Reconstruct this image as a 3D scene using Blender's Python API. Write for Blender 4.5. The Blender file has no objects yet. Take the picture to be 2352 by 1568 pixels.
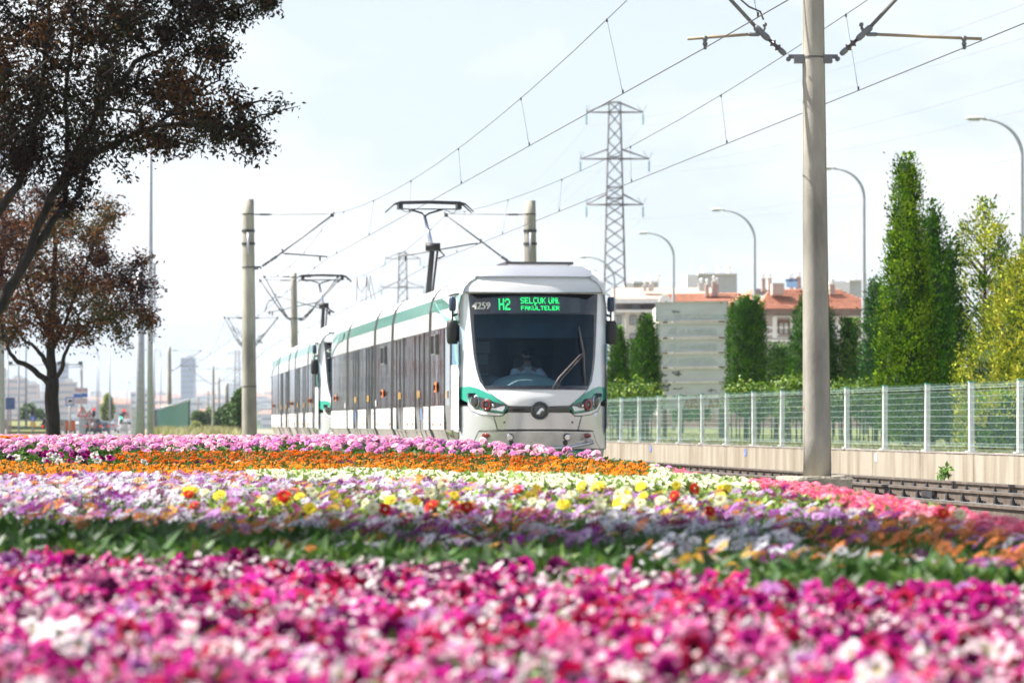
import bpy, math, random
import numpy as np
from mathutils import Vector, Matrix
from mathutils.geometry import delaunay_2d_cdt

random.seed(7)
rng = np.random.default_rng(7)
scene = bpy.context.scene
COL = scene.collection
PI = math.pi

# ------------------------------------------------------------------ camera, sky, sun, exposure
FPX, XC, YH, EYE = 8500.0, 1176.0, 973.0, 0.75      # focal length, centre, horizon (in 2352-wide pixels), eye height
cam_data = bpy.data.cameras.new('camera')
cam = bpy.data.objects.new('camera', cam_data)
COL.objects.link(cam)
cam.location = (0, 0, EYE)
cam.rotation_euler = (PI / 2, 0, 0)
cam_data.sensor_width = 36
cam_data.lens = 36 * FPX / 2352
cam_data.shift_y = (YH - 784) / 2352
cam_data.clip_start = 0.1
cam_data.clip_end = 40000
cam_data.dof.use_dof = True
cam_data.dof.focus_distance = 34.0
cam_data.dof.aperture_fstop = 5.2
scene.camera = cam

SUN_EL, SUN_AZ = math.radians(52), math.radians(-83)   # azimuth from +Y (view direction), negative = left
sun_dir = Vector((math.sin(SUN_AZ) * math.cos(SUN_EL), math.cos(SUN_AZ) * math.cos(SUN_EL), math.sin(SUN_EL)))
world = bpy.data.worlds.new('World')
scene.world = world
world.use_nodes = True
wn = world.node_tree
for n in list(wn.nodes):
    wn.nodes.remove(n)
def N(tree, kind, **kw):
    n = tree.nodes.new(kind)
    for k, v in kw.items():
        if k in n.inputs:
            n.inputs[k].default_value = v
        else:
            setattr(n, k, v)
    return n
sky = N(wn, 'ShaderNodeTexSky', sky_type='NISHITA', sun_disc=False, sun_elevation=SUN_EL, sun_rotation=SUN_AZ,
        air_density=1.0, dust_density=2.0, ozone_density=1.0)
tc = N(wn, 'ShaderNodeTexCoord')
mp = N(wn, 'ShaderNodeMapping')
mp.inputs['Scale'].default_value = (7, 7, 17)
mp.inputs['Location'].default_value = (3.1, 0.4, 1.3)
no = N(wn, 'ShaderNodeTexNoise', Scale=1.0, Detail=7.0, Roughness=0.55, Distortion=0.25)
cr = N(wn, 'ShaderNodeValToRGB')
cr.color_ramp.elements[0].position = 0.42
cr.color_ramp.elements[0].color = (0.0, 0.0, 0.0, 1)
cr.color_ramp.elements[1].position = 0.60
cr.color_ramp.elements[1].color = (1, 1, 1, 1)
haze_up = N(wn, 'ShaderNodeMix', data_type='RGBA', blend_type='MIX')
haze_up.inputs[0].default_value = 0.75
haze_up.inputs[7].default_value = (5.35, 6.0, 6.55, 1)
mixc = N(wn, 'ShaderNodeMix', data_type='RGBA', blend_type='MIX')
mixc.inputs[7].default_value = (7.1, 7.15, 7.2, 1)
bg = N(wn, 'ShaderNodeBackground', Strength=0.06)
wo = N(wn, 'ShaderNodeOutputWorld')
L = wn.links.new
L(tc.outputs['Generated'], mp.inputs['Vector'])
L(mp.outputs[0], no.inputs['Vector'])
L(no.outputs['Fac'], cr.inputs['Fac'])
L(sky.outputs[0], haze_up.inputs[6])
L(haze_up.outputs[2], mixc.inputs[6])
# the whitening of the air and the closeness of the clouds fade towards the zenith
sx = N(wn, 'ShaderNodeSeparateXYZ')
L(tc.outputs['Generated'], sx.inputs[0])
fade = N(wn, 'ShaderNodeMapRange')
for k_, v_ in (('From Min', 0.10), ('From Max', 0.40), ('To Min', 0.9), ('To Max', 0.10)):
    fade.inputs[k_].default_value = v_
L(sx.outputs['Z'], fade.inputs['Value'])
L(fade.outputs[0], haze_up.inputs[0])
fade2 = N(wn, 'ShaderNodeMapRange')
for k_, v_ in (('From Min', 0.12), ('From Max', 0.5), ('To Min', 1.0), ('To Max', 0.35)):
    fade2.inputs[k_].default_value = v_
L(sx.outputs['Z'], fade2.inputs['Value'])
cmul = N(wn, 'ShaderNodeMath', operation='MULTIPLY')
L(cr.outputs['Color'], cmul.inputs[0]); L(fade2.outputs[0], cmul.inputs[1])
L(cmul.outputs[0], mixc.inputs[0])
L(mixc.outputs[2], bg.inputs['Color'])
L(bg.outputs[0], wo.inputs['Surface'])

sd = bpy.data.lights.new('sun', 'SUN')
sd.energy = 5.0
sd.angle = math.radians(0.53)
sd.color = (1.0, 0.95, 0.87)
so = bpy.data.objects.new('sun', sd)
COL.objects.link(so)
so.rotation_euler = sun_dir.to_track_quat('Z', 'Y').to_euler()
so.location = (-30, 20, 60)

vs = scene.view_settings
vs.view_transform = 'Standard'
vs.look = 'None'
vs.exposure = 1.42
vs.gamma = 1.0
vs.use_curve_mapping = False
scene.render.engine = 'CYCLES'
cy = scene.cycles
cy.use_denoising = True
cy.max_bounces = 7
cy.transparent_max_bounces = 14
cy.diffuse_bounces = 3
cy.glossy_bounces = 3
cy.transmission_bounces = 4
cy.volume_bounces = 0
cy.sample_clamp_indirect = 8.0
cy.caustics_reflective = False
cy.caustics_refractive = False

# ------------------------------------------------------------------ helpers
def P(x, y, Y):
    """picture position (2352-wide) at distance Y -> point in the world"""
    return Vector(((x - XC) * Y / FPX, Y, EYE - (y - YH) * Y / FPX))

def tag(o, label=None, cat=None, group=None, kind=None):
    if label: o['label'] = label
    if cat: o['category'] = cat
    if group: o['group'] = group
    if kind: o['kind'] = kind
    return o

def empty(name, loc=(0, 0, 0), rz=0.0):
    o = bpy.data.objects.new(name, None)
    COL.objects.link(o)
    o.location = loc
    o.rotation_euler = (0, 0, rz)
    o.empty_display_size = 0.2
    return o

def link(name, me, parent=None, loc=(0, 0, 0), rot=(0, 0, 0), scale=(1, 1, 1)):
    o = bpy.data.objects.new(name, me)
    COL.objects.link(o)
    o.parent = parent
    o.location = loc
    o.rotation_euler = rot
    o.scale = scale
    return o

class MB:
    def __init__(s):
        s.v, s.f, s.sm, s.mi = [], [], [], []
        s.m = 0
    def add(s, vs, fs, smooth=False, m=None):
        b = len(s.v)
        s.v.extend(tuple(p) for p in vs)
        for f in fs:
            s.f.append(tuple(i + b for i in f))
            s.sm.append(smooth)
            s.mi.append(s.m if m is None else m)
        return s
    def box(s, c, size, rz=0.0, mat=None, m=None, chamfer=0.0):
        x, y, z = size[0] / 2, size[1] / 2, size[2] / 2
        pts = [Vector((a, b, d)) for d in (-z, z) for a, b in ((-x, -y), (x, -y), (x, y), (-x, y))]
        R = mat if mat is not None else Matrix.Rotation(rz, 3, 'Z')
        c = Vector(c)
        pts = [c + R @ p for p in pts]
        return s.add(pts, [(0, 3, 2, 1), (4, 5, 6, 7), (0, 1, 5, 4), (1, 2, 6, 5), (2, 3, 7, 6), (3, 0, 4, 7)], False, m)
    def bar(s, a, b, w, h=None, m=None):
        """rectangular bar from a to b"""
        a, b = Vector(a), Vector(b)
        h = h or w
        d = (b - a)
        q = d.normalized().to_track_quat('Y', 'Z').to_matrix()
        return s.box((a + b) / 2, (w, d.length, h), mat=q, m=m)
    def tube(s, pts, r, n=6, cap=True, m=None, smooth=True):
        pts = [Vector(p) for p in pts]
        k = len(pts)
        rs = list(r) if hasattr(r, '__len__') else [r] * k
        vs, fs = [], []
        up = Vector((0, 0, 1))
        prev = None
        for i, p in enumerate(pts):
            t = (pts[min(i + 1, k - 1)] - pts[max(i - 1, 0)]).normalized()
            if prev is None:
                a = t.cross(up)
                if a.length < 0.1:
                    a = t.cross(Vector((1, 0, 0)))
            else:
                a = prev - t * prev.dot(t)
            a.normalize()
            prev = a
            b = t.cross(a)
            for j in range(n):
                an = 2 * PI * j / n
                vs.append(p + (a * math.cos(an) + b * math.sin(an)) * rs[i])
        for i in range(k - 1):
            for j in range(n):
                fs.append((i * n + j, i * n + (j + 1) % n, (i + 1) * n + (j + 1) % n, (i + 1) * n + j))
        s.add(vs, fs, smooth, m)
        if cap:
            b = len(s.v) - k * n
            s.f.append(tuple(b + j for j in range(n))[::-1]); s.sm.append(False); s.mi.append(s.m if m is None else m)
            s.f.append(tuple(b + (k - 1) * n + j for j in range(n))); s.sm.append(False); s.mi.append(s.m if m is None else m)
        return s
    def lathe(s, c, prof, n=12, axis='Z', m=None, smooth=True, cap=True):
        """profile list of (r, h) along an axis from c"""
        c = Vector(c)
        Q = axis if not isinstance(axis, str) else {'Z': Vector((0, 0, 1)), 'Y': Vector((0, 1, 0)), 'X': Vector((1, 0, 0))}[axis]
        Q = Q.normalized().to_track_quat('Z', 'Y').to_matrix()
        vs, fs = [], []
        for r, h in prof:
            for j in range(n):
                a = 2 * PI * j / n
                vs.append(c + Q @ Vector((r * math.cos(a), r * math.sin(a), h)))
        for i in range(len(prof) - 1):
            for j in range(n):
                fs.append((i * n + j, i * n + (j + 1) % n, (i + 1) * n + (j + 1) % n, (i + 1) * n + j))
        if cap:
            fs.append(tuple(range(n))[::-1]); fs.append(tuple((len(prof) - 1) * n + j for j in range(n)))
        return s.add(vs, fs, smooth, m)
    def loft(s, rings, closed=True, cap=True, smooth=True, m=None):
        n = len(rings[0])
        vs = [p for r in rings for p in r]
        fs = []
        for i in range(len(rings) - 1):
            for j in range(n if closed else n - 1):
                fs.append((i * n + j, i * n + (j + 1) % n, (i + 1) * n + (j + 1) % n, (i + 1) * n + j))
        if cap and closed:
            fs.append(tuple(range(n))[::-1]); fs.append(tuple((len(rings) - 1) * n + j for j in range(n)))
        return s.add(vs, fs, smooth, m)
    def prism(s, poly, off, m=None):
        """polygon of 3-D points extruded by off"""
        n = len(poly)
        off = Vector(off)
        a = [Vector(p) for p in poly]
        vs = a + [p + off for p in a]
        fs = [tuple(range(n)), tuple(range(n, 2 * n))[::-1]] + [(i, n + i, n + (i + 1) % n, (i + 1) % n) for i in range(n)]
        return s.add(vs, fs, False, m)
    def mesh(s, name, mats):
        me = bpy.data.meshes.new(name)
        me.from_pydata([tuple(p) for p in s.v], [], s.f)
        for mm in (mats if isinstance(mats, (list, tuple)) else [mats]):
            me.materials.append(mm)
        me.polygons.foreach_set('use_smooth', s.sm)
        me.polygons.foreach_set('material_index', s.mi)
        me.update()
        return me
    def build(s, name, mats, parent=None, **kw):
        return link(name, s.mesh(name, mats), parent, **kw)

# ------------------------------------------------------------------ materials
_mats = {}
def mat(name, col, rough=0.6, metal=0.0, var=0.12, scale=3.0, bump=0.0, bscale=40.0, coat=0.0, emit=None, estr=1.0,
        spec=0.5, col2=None, stretch=None, detail=5.0, ramp=(0.35, 0.65), trans=0.0, alpha=1.0):
    if name in _mats:
        return _mats[name]
    m = bpy.data.materials.new(name)
    m.use_nodes = True
    t = m.node_tree
    b = t.nodes['Principled BSDF']
    b.inputs['Roughness'].default_value = rough
    b.inputs['Metallic'].default_value = metal
    b.inputs['Coat Weight'].default_value = coat
    b.inputs['Coat Roughness'].default_value = 0.08
    b.inputs['Specular IOR Level'].default_value = spec
    b.inputs['Alpha'].default_value = alpha
    lk = t.links.new
    tcn = N(t, 'ShaderNodeTexCoord')
    mpn = N(t, 'ShaderNodeMapping')
    if stretch:
        mpn.inputs['Scale'].default_value = stretch
    lk(tcn.outputs['Object'], mpn.inputs[0])
    nz = N(t, 'ShaderNodeTexNoise', Scale=scale, Detail=detail, Roughness=0.6)
    lk(mpn.outputs[0], nz.inputs['Vector'])
    rp = N(t, 'ShaderNodeValToRGB')
    rp.color_ramp.elements[0].position, rp.color_ramp.elements[1].position = ramp
    c1 = col2 if col2 else tuple(c * (1 - 2 * var) for c in col)
    rp.color_ramp.elements[0].color = (*c1, 1)
    rp.color_ramp.elements[1].color = (*(col if col2 else tuple(min(1, c * (1 + var * 0.6)) for c in col)), 1)
    lk(nz.outputs['Fac'], rp.inputs['Fac'])
    lk(rp.outputs[0], b.inputs['Base Color'])
    if bump:
        nb = N(t, 'ShaderNodeTexNoise', Scale=bscale, Detail=4.0)
        lk(tcn.outputs['Object'], nb.inputs['Vector'])
        bp = N(t, 'ShaderNodeBump', Strength=bump, Distance=0.02)
        lk(nb.outputs['Fac'], bp.inputs['Height'])
        lk(bp.outputs[0], b.inputs['Normal'])
    if emit:
        b.inputs['Emission Color'].default_value = (*emit, 1)
        b.inputs['Emission Strength'].default_value = estr
    _mats[name] = m
    return m

def col_mat(name, rough=0.55, transl=0.3, bump=0.0, spec=0.4):
    """petals and leaves: colour from the mesh, some light passing through"""
    m = bpy.data.materials.new(name)
    m.use_nodes = True
    t = m.node_tree
    b = t.nodes['Principled BSDF']
    out = t.nodes['Material Output']
    b.inputs['Roughness'].default_value = rough
    b.inputs['Specular IOR Level'].default_value = spec
    at = N(t, 'ShaderNodeAttribute', attribute_name='Col')
    nz = N(t, 'ShaderNodeTexNoise', Scale=60.0, Detail=3.0)
    tcn = N(t, 'ShaderNodeTexCoord')
    t.links.new(tcn.outputs['Object'], nz.inputs['Vector'])
    mr = N(t, 'ShaderNodeMapRange')
    mr.inputs['To Min'].default_value = 0.75
    mr.inputs['To Max'].default_value = 1.2
    t.links.new(nz.outputs['Fac'], mr.inputs['Value'])
    mul = N(t, 'ShaderNodeMix', data_type='RGBA', blend_type='MULTIPLY')
    mul.inputs[0].default_value = 1.0
    t.links.new(at.outputs['Color'], mul.inputs[6])
    t.links.new(mr.outputs[0], mul.inputs[7])
    t.links.new(mul.outputs[2], b.inputs['Base Color'])
    tr = N(t, 'ShaderNodeBsdfTranslucent')
    t.links.new(mul.outputs[2], tr.inputs['Color'])
    mx = N(t, 'ShaderNodeMixShader')
    mx.inputs[0].default_value = transl
    t.links.new(b.outputs[0], mx.inputs[1])
    t.links.new(tr.outputs[0], mx.inputs[2])
    t.links.new(mx.outputs[0], out.inputs['Surface'])
    _mats[name] = m
    return m

def glass_mat(name, tint=(0.35, 0.45, 0.5), refl=1.0):
    m = bpy.data.materials.new(name)
    m.use_nodes = True
    t = m.node_tree
    for n in list(t.nodes):
        t.nodes.remove(n)
    o = N(t, 'ShaderNodeOutputMaterial')
    tr = N(t, 'ShaderNodeBsdfTransparent')
    tr.inputs[0].default_value = (*tint, 1)
    gl = N(t, 'ShaderNodeBsdfGlossy', Roughness=0.03)
    gl.inputs[0].default_value = (refl * .6, refl * .82, refl, 1)
    fr = N(t, 'ShaderNodeFresnel', IOR=1.5)
    mx = N(t, 'ShaderNodeMixShader')
    t.links.new(fr.outputs[0], mx.inputs[0])
    t.links.new(tr.outputs[0], mx.inputs[1])
    t.links.new(gl.outputs[0], mx.inputs[2])
    t.links.new(mx.outputs[0], o.inputs['Surface'])
    _mats[name] = m
    return m

# colour-carrying templates: V (n,3), F (m,3) triangles, C (n,3)
def mesh_from(name, V, F, C, material, smooth=False):
    me = bpy.data.meshes.new(name)
    V = np.asarray(V, dtype=np.float32); F = np.asarray(F, dtype=np.int32)
    me.vertices.add(len(V)); me.vertices.foreach_set('co', V.ravel())
    me.loops.add(F.size); me.loops.foreach_set('vertex_index', F.ravel())
    me.polygons.add(len(F))
    me.polygons.foreach_set('loop_start', np.arange(0, F.size, 3, dtype=np.int32))
    me.polygons.foreach_set('loop_total', np.full(len(F), 3, dtype=np.int32))
    if smooth:
        me.polygons.foreach_set('use_smooth', np.ones(len(F), dtype=bool))
    at = me.color_attributes.new('Col', 'FLOAT_COLOR', 'POINT')
    c4 = np.ones((len(V), 4), dtype=np.float32); c4[:, :3] = C
    at.data.foreach_set('color', c4.ravel())
    me.materials.append(material)
    me.update(calc_edges=True)
    return me

def rotmats(yaw, tilt, tdir):
    """rotation: spin by yaw about z, then tilt away from vertical towards direction tdir"""
    n = len(yaw)
    cz, sz = np.cos(yaw), np.sin(yaw)
    Rz = np.zeros((n, 3, 3)); Rz[:, 0, 0] = cz; Rz[:, 0, 1] = -sz; Rz[:, 1, 0] = sz; Rz[:, 1, 1] = cz; Rz[:, 2, 2] = 1
    kx, ky = -np.sin(tdir), np.cos(tdir)
    c, s_ = np.cos(tilt), np.sin(tilt)
    Rt = np.zeros((n, 3, 3))
    Rt[:, 0, 0] = c + kx * kx * (1 - c); Rt[:, 0, 1] = kx * ky * (1 - c); Rt[:, 0, 2] = ky * s_
    Rt[:, 1, 0] = kx * ky * (1 - c); Rt[:, 1, 1] = c + ky * ky * (1 - c); Rt[:, 1, 2] = -kx * s_
    Rt[:, 2, 0] = -ky * s_; Rt[:, 2, 1] = kx * s_; Rt[:, 2, 2] = c
    return Rt @ Rz

def scatter(T, pos, R, sc, tint=None):
    """numpy-instance one template; returns V, F, C"""
    V, F, C = T
    V = np.asarray(V); F = np.asarray(F); C = np.asarray(C)
    n = len(pos)
    sc = np.asarray(sc)
    sv = sc[:, None, None] if sc.ndim == 1 else sc[:, None, :]
    W = np.einsum('nij,nkj->nki', R, V[None] * sv) + pos[:, None, :]
    FF = (F[None] + (np.arange(n) * len(V))[:, None, None]).reshape(-1, 3)
    CC = np.broadcast_to(C[None], (n, len(V), 3)).copy()
    if tint is not None:
        CC *= tint[:, None, :]
    return W.reshape(-1, 3), FF, np.clip(CC.reshape(-1, 3), 0, 1)

def merge(parts):
    Vs, Fs, Cs, b = [], [], [], 0
    for V, F, C in parts:
        Vs.append(V); Fs.append(F + b); Cs.append(C); b += len(V)
    return np.concatenate(Vs), np.concatenate(Fs), np.concatenate(Cs)

# common materials
M_conc = mat('weathered_concrete', (0.37, 0.35, 0.305), 0.9, var=0.26, scale=1.3, detail=11, bump=0.2, bscale=30, stretch=(1, 1, 0.35))
M_galv = mat('galvanised_steel', (0.43, 0.45, 0.52), 0.5, metal=0.12, var=0.08, scale=8)
M_dark = mat('dark_fitting', (0.035, 0.035, 0.04), 0.5, var=0.1)
M_wire = mat('wire_metal', (0.09, 0.085, 0.08), 0.5, metal=0.5)
M_steel = mat('pylon_steel', (0.13, 0.115, 0.10), 0.7, metal=0.2, var=0.25, scale=1.5)
M_white = mat('white_paint', (0.80, 0.80, 0.78), 0.45, var=0.04)
M_black = mat('black_rubber', (0.015, 0.016, 0.018), 0.55, var=0.1)
M_rust = mat('rusty_steel', (0.16, 0.09, 0.055), 0.85, var=0.35, scale=6)
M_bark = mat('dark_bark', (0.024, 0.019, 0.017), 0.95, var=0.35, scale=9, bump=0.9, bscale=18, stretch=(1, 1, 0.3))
M_leaf = col_mat('leaf_tissue', 0.5, 0.30)
M_tleaf = col_mat('purple_leaf_tissue', 0.6, 0.22, spec=0.12)
M_petal = col_mat('petal_tissue', 0.6, 0.35, spec=0.12)
M_needle = col_mat('conifer_tissue', 0.85, 0.09, spec=0.04)
# ------------------------------------------------------------------ track geometry
def track_x(Y):
    if Y <= 110:
        t = Y - 65
        return 1.375 - 0.1235 * t + 0.00021 * t * t
    return track_x(110) - 0.1046 * (Y - 110)
def track_dir(Y):
    s = (-0.1235 + 0.00042 * (Y - 65)) if Y <= 110 else -0.1046
    return Vector((s, 1, 0)).normalized()
def side_pt(Y, u, z):
    """point u metres to the right of the line between the two tracks"""
    d = track_dir(Y)
    return Vector((track_x(Y) + d.y * u, Y - d.x * u, z))
TRK = 1.6           # each track's offset from the middle line
LEFT, RIGHT = -TRK, TRK

def grid_sheet(name, xs, ys, zf, material, kind='structure', smooth=True):
    V = [(x, y, zf(x, y)) for y in ys for x in xs]
    n = len(xs)
    F = [(j * n + i, j * n + i + 1, (j + 1) * n + i + 1, (j + 1) * n + i) for j in range(len(ys) - 1) for i in range(n - 1)]
    me = bpy.data.meshes.new(name)
    me.from_pydata(V, [], F)
    me.materials.append(material)
    if smooth:
        me.polygons.foreach_set('use_smooth', [True] * len(F))
    o = link(name, me)
    return tag(o, kind=kind)

def interp(x, pts):
    return float(np.interp(x, [p[0] for p in pts], [p[1] for p in pts]))

# ------------------------------------------------------------------ ground
GP = [(-60, -0.30), (900, -0.45), (1300, -2.5), (2200, -16), (3000, -16), (4500, 5), (6000, 34), (8000, 62), (9500, 92), (14000, 70)]
def ground_z(x, y):
    z = interp(y, GP)
    if y > 2500:
        k = min(1, (y - 2500) / 4000)
        z += k * (14 * math.sin(x / 700.0 + 1.0) + 6 * math.sin(x / 240.0) + (18 if x < -600 else 8) * math.sin(y / 1500.0))
    return z
M_ground = mat('dusty_ground', (0.27, 0.25, 0.21), 0.95, scale=0.15, col2=(0.19, 0.18, 0.13), detail=9, ramp=(0.38, 0.62))
xs = sorted(set([-9000, -5000] + list(range(-3000, 3001, 150)) + [-60, -30, -10, 10, 30, 60, 5000, 9000]))
ys = [-60, -20, 0, 20, 40, 70, 100, 150, 220, 300, 400, 550, 700, 900, 1100, 1300, 1600, 1900, 2200, 2600, 3000] + list(range(3300, 9501, 300)) + [11000, 14000]
o = grid_sheet('ground', xs, ys, ground_z, M_ground)

# road on the left
M_asph = mat('old_asphalt', (0.16, 0.155, 0.15), 0.85, var=0.15, scale=0.6, bump=0.2)
M_mark = mat('road_paint', (0.7, 0.7, 0.68), 0.7, var=0.06)
M_pave = mat('pink_paving', (0.40, 0.29, 0.24), 0.9, var=0.12, scale=1.0)
M_kerb = mat('kerb_concrete', (0.42, 0.40, 0.37), 0.9, var=0.1)
def strip(name, line, w0, w1, z, material, step=20):
    mb = MB()
    pts = []
    for (x0, y0), (x1, y1) in zip(line, line[1:]):
        k = max(1, int(abs(y1 - y0) / step))
        for i in range(k):
            pts.append((x0 + (x1 - x0) * i / k, y0 + (y1 - y0) * i / k))
    pts.append(line[-1])
    A = [Vector((x + w0, y, interp(y, GP) + z)) for x, y in pts]
    B = [Vector((x + w1, y, interp(y, GP) + z)) for x, y in pts]
    mb.loft([[a, b] for a, b in zip(A, B)], closed=False, cap=False, smooth=False)
    return mb
RL = [(-11.5, 125), (-31.5, 321), (-62, 596), (-96, 900)]
o = strip('road', RL, -34, 0, 0.012, M_asph).build('road', M_asph); tag(o, kind='structure')
o = strip('pavement', RL, 0.16, 3.4, 0.10, M_pave).build('pavement', M_pave); tag(o, kind='structure')
mb = MB()
for (x0, y0), (x1, y1) in zip(RL, RL[1:]):
    mb.bar((x0 + 0.08, y0, interp(y0, GP) + 0.05), (x1 + 0.08, y1, interp(y1, GP) + 0.05), 0.16, 0.14)
o = mb.build('kerb', M_kerb); tag(o, kind='structure')
mb = MB()
for lane in (-3.6, -7.2, -10.8):
    y = 190.0
    while y < 640:
        x = interp(y, [(b, a) for a, b in RL]) + lane
        x2 = interp(y + 4, [(b, a) for a, b in RL]) + lane
        z = interp(y, GP) + 0.018
        mb.add([(x - .08, y, z), (x + .08, y, z), (x2 + .08, y + 4, z), (x2 - .08, y + 4, z)], [(0, 1, 2, 3)])
        y += 12
o = mb.build('road_marking', M_mark); tag(o, kind='structure')
# raised traffic island with reddish kerb at the far left
mb = MB()
mb.prism([(-38, 262, -0.33), (-31.0, 262, -0.33), (-36.5, 320, -0.33), (-48, 330, -0.33)], (0, 0, 0.2))
o = mb.build('traffic_island', mat('red_island_kerb', (0.20, 0.12, 0.10), 0.9)); tag(o, kind='structure')

# ------------------------------------------------------------------ ballast and track bed
M_bed = mat('ballast_grey', (0.27, 0.25, 0.225), 0.95, scale=14, col2=(0.11, 0.10, 0.09), bump=1.0, bscale=22, detail=3)
mb = MB()
rows = []
for Y in range(-30, 420, 10):
    rows.append([side_pt(Y, u, z) for u, z in ((-3.9, -0.29), (-3.5, -0.20), (0, -0.19), (4.0, -0.19), (4.85, -0.23))])
mb.loft(rows, closed=False, cap=False, smooth=False)
o = mb.build('track_bed', M_bed); tag(o, kind='structure')

mb = MB()
mb.loft([[side_pt(Y, u, -.20) + Vector((0, 0, 0)) for u in (-10, -3.8)] for Y in range(44, 320, 12)], closed=False, cap=False, smooth=False)
o = mb.build('grass_verge', mat('green_verge', (0.15, 0.16, 0.06), 0.95, scale=0.8, col2=(0.08, 0.12, 0.03), detail=9)); tag(o, kind='structure')
# loose stones, dense where the bed shows beside the flowers
def rock_template(seed):
    r = np.random.default_rng(seed)
    V = [(0, 0, 1), (0, 0, -1)] + [(math.cos(a), math.sin(a), 0) for a in np.linspace(0, 2 * PI, 5, endpoint=False)]
    V = np.array(V) * (0.75 + 0.5 * r.random((7, 1)))
    V[:, 2] *= 0.7
    F = [(0, 2 + i, 2 + (i + 1) % 5) for i in range(5)] + [(1, 2 + (i + 1) % 5, 2 + i) for i in range(5)]
    return V, np.array(F), np.ones((7, 3))
parts = []
for k in range(3):
    n = 8200
    Y = 30 + 42 * rng.random(n) ** 1.3
    u = -3.3 + 8.0 * rng.random(n)
    pos = np.array([side_pt(a, b, -0.175) for a, b in zip(Y, u)])
    g = 0.24 + 0.26 * rng.random(n)
    tint = np.stack([g, g * 0.94, g * 0.86], 1)
    parts.append(scatter(rock_template(k), pos, rotmats(rng.random(n) * 6.3, rng.random(n) * 0.9, rng.random(n) * 6.3), 0.022 + 0.026 * rng.random(n), tint))
M_stone = col_mat('crushed_stone', 0.95, 0.0)
o = link('ballast_gravel', mesh_from('ballast_gravel', *merge(parts), M_stone))
tag(o, 'grey crushed stone ballast between the rails and the flowers', 'gravel', kind='stuff')

# ------------------------------------------------------------------ rails: two tracks, each track a thing
M_railside = mat('rusty_rail_web', (0.115, 0.088, 0.07), 0.8, scale=5, var=0.22)
M_railtop = mat('polished_rail_head', (0.40, 0.40, 0.41), 0.28, metal=0.85, var=0.05)
M_sleeper = mat('concrete_sleeper', (0.36, 0.34, 0.30), 0.95, var=0.15)
def rail_mesh(name, u, y0, y1, step=3.0):
    prof = [(-0.036, 0.0), (0.036, 0.0), (0.036, -0.03), (0.010, -0.045), (0.010, -0.125), (0.07, -0.145), (0.07, -0.158),
            (-0.07, -0.158), (-0.07, -0.145), (-0.010, -0.125), (-0.010, -0.045), (-0.036, -0.03)]
    mb = MB()
    rows = []
    Y = y0
    while Y <= y1:
        rows.append([side_pt(Y, u + a, b) for a, b in prof]); Y += step
    n = len(prof)
    vs = [p for r in rows for p in r]
    fs, mi = [], []
    for i in range(len(rows) - 1):
        for j in range(n):
            f = (i * n + j, (i + 1) * n + j, (i + 1) * n + (j + 1) % n, i * n + (j + 1) % n)
            mb.f.append(f); mb.sm.append(False); mb.mi.append(1 if j == 0 else 0)
    mb.v = vs
    return mb.mesh(name, [M_railside, M_railtop])
# a rail fastening: base plate, clip and bolt
fm = MB()
fm.box((0, 0, -0.150), (0.30, 0.15, 0.02))
for s_ in (-1, 1):
    fm.box((s_ * 0.105, 0, -0.128), (0.05, 0.11, 0.03))
    fm.lathe((s_ * 0.115, 0, -0.115), [(0.026, 0), (0.026, 0.045), (0.016, 0.046), (0.016, 0.085)], 6, smooth=False)
    fm.bar((s_ * 0.055, -0.05, -0.12), (s_ * 0.11, 0.05, -0.10), 0.02)
fast_me = fm.mesh('rail_fastening', M_dark)
sl_me = MB().box((0, 0, -0.225), (2.3, 0.24, 0.12)).mesh('sleeper', M_sleeper)
def tramway(side, label):
    root = empty('tramway_track', side_pt(46, side, 0))
    tag(root, label, 'track')
    inv = root.location
    for u in (side - 0.7535, side + 0.7535):
        o = link('rail', rail_mesh('rail', u, -30, 420), root)
        o.location = -inv
    Y = 34.0 if side > 0 else 46.0
    cnt = 0
    while cnt < (120 if side > 0 else 20):
        d = track_dir(Y)
        a = math.atan2(-d.x, d.y)
        p = side_pt(Y, side, 0) - inv
        link('sleeper', sl_me, root, p, (0, 0, a))
        if cnt < 95:
            for u in (side - 0.7535, side + 0.7535):
                link('rail_fastening', fast_me, root, side_pt(Y, u, 0) - inv, (0, 0, a))
        Y += 0.70
        cnt += 1
    return root
tramway(RIGHT, 'empty brown steel tram track on ballast beside the concrete wall')
tramway(LEFT, 'tram track carrying the two trams behind the flower bed')
# rail joint plates on the near rail
rt = bpy.data.objects['tramway_track']
for Y, u in ((43.6, RIGHT - 0.7535), (40.2, RIGHT + 0.7535), (61.0, RIGHT - 0.7535)):
    p = side_pt(Y, u - 0.03, -0.08) - rt.location
    d = track_dir(Y)
    MB().box((0, 0, 0), (0.03, 0.6, 0.075)).build('joint_plate', M_dark, rt, loc=p, rot=(0, 0, math.atan2(-d.x, d.y)))

# ------------------------------------------------------------------ retaining wall and fence (straight line)
WY0, WY1 = 33.0, 96.0
def wall_x(Y):           # from the fence posts in the photograph
    return 14.5 + (93 - XC) / FPX * Y
WDIR = Vector(((93 - XC) / FPX, 1, 0)).normalized()
WANG = math.atan2(-WDIR.x, WDIR.y)
def wall_pt(Y, u, z):
    return Vector((wall_x(Y) + WDIR.y * u, Y - WDIR.x * u, z))
def wallmat():
    m = mat('stained_wall_concrete', (0.31, 0.28, 0.23), 0.92, scale=2.6, col2=(0.20, 0.165, 0.12), stretch=(1, 1, 0.16), bump=0.3, bscale=25, detail=9, ramp=(0.38, 0.60))
    return m
M_wall = wallmat()
M_wallcap = mat('wall_coping', (0.34, 0.32, 0.29), 0.9, scale=5, bump=0.8, bscale=35, var=0.12)
wroot = empty('retaining_wall', wall_pt(60, 0, -0.3))
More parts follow.
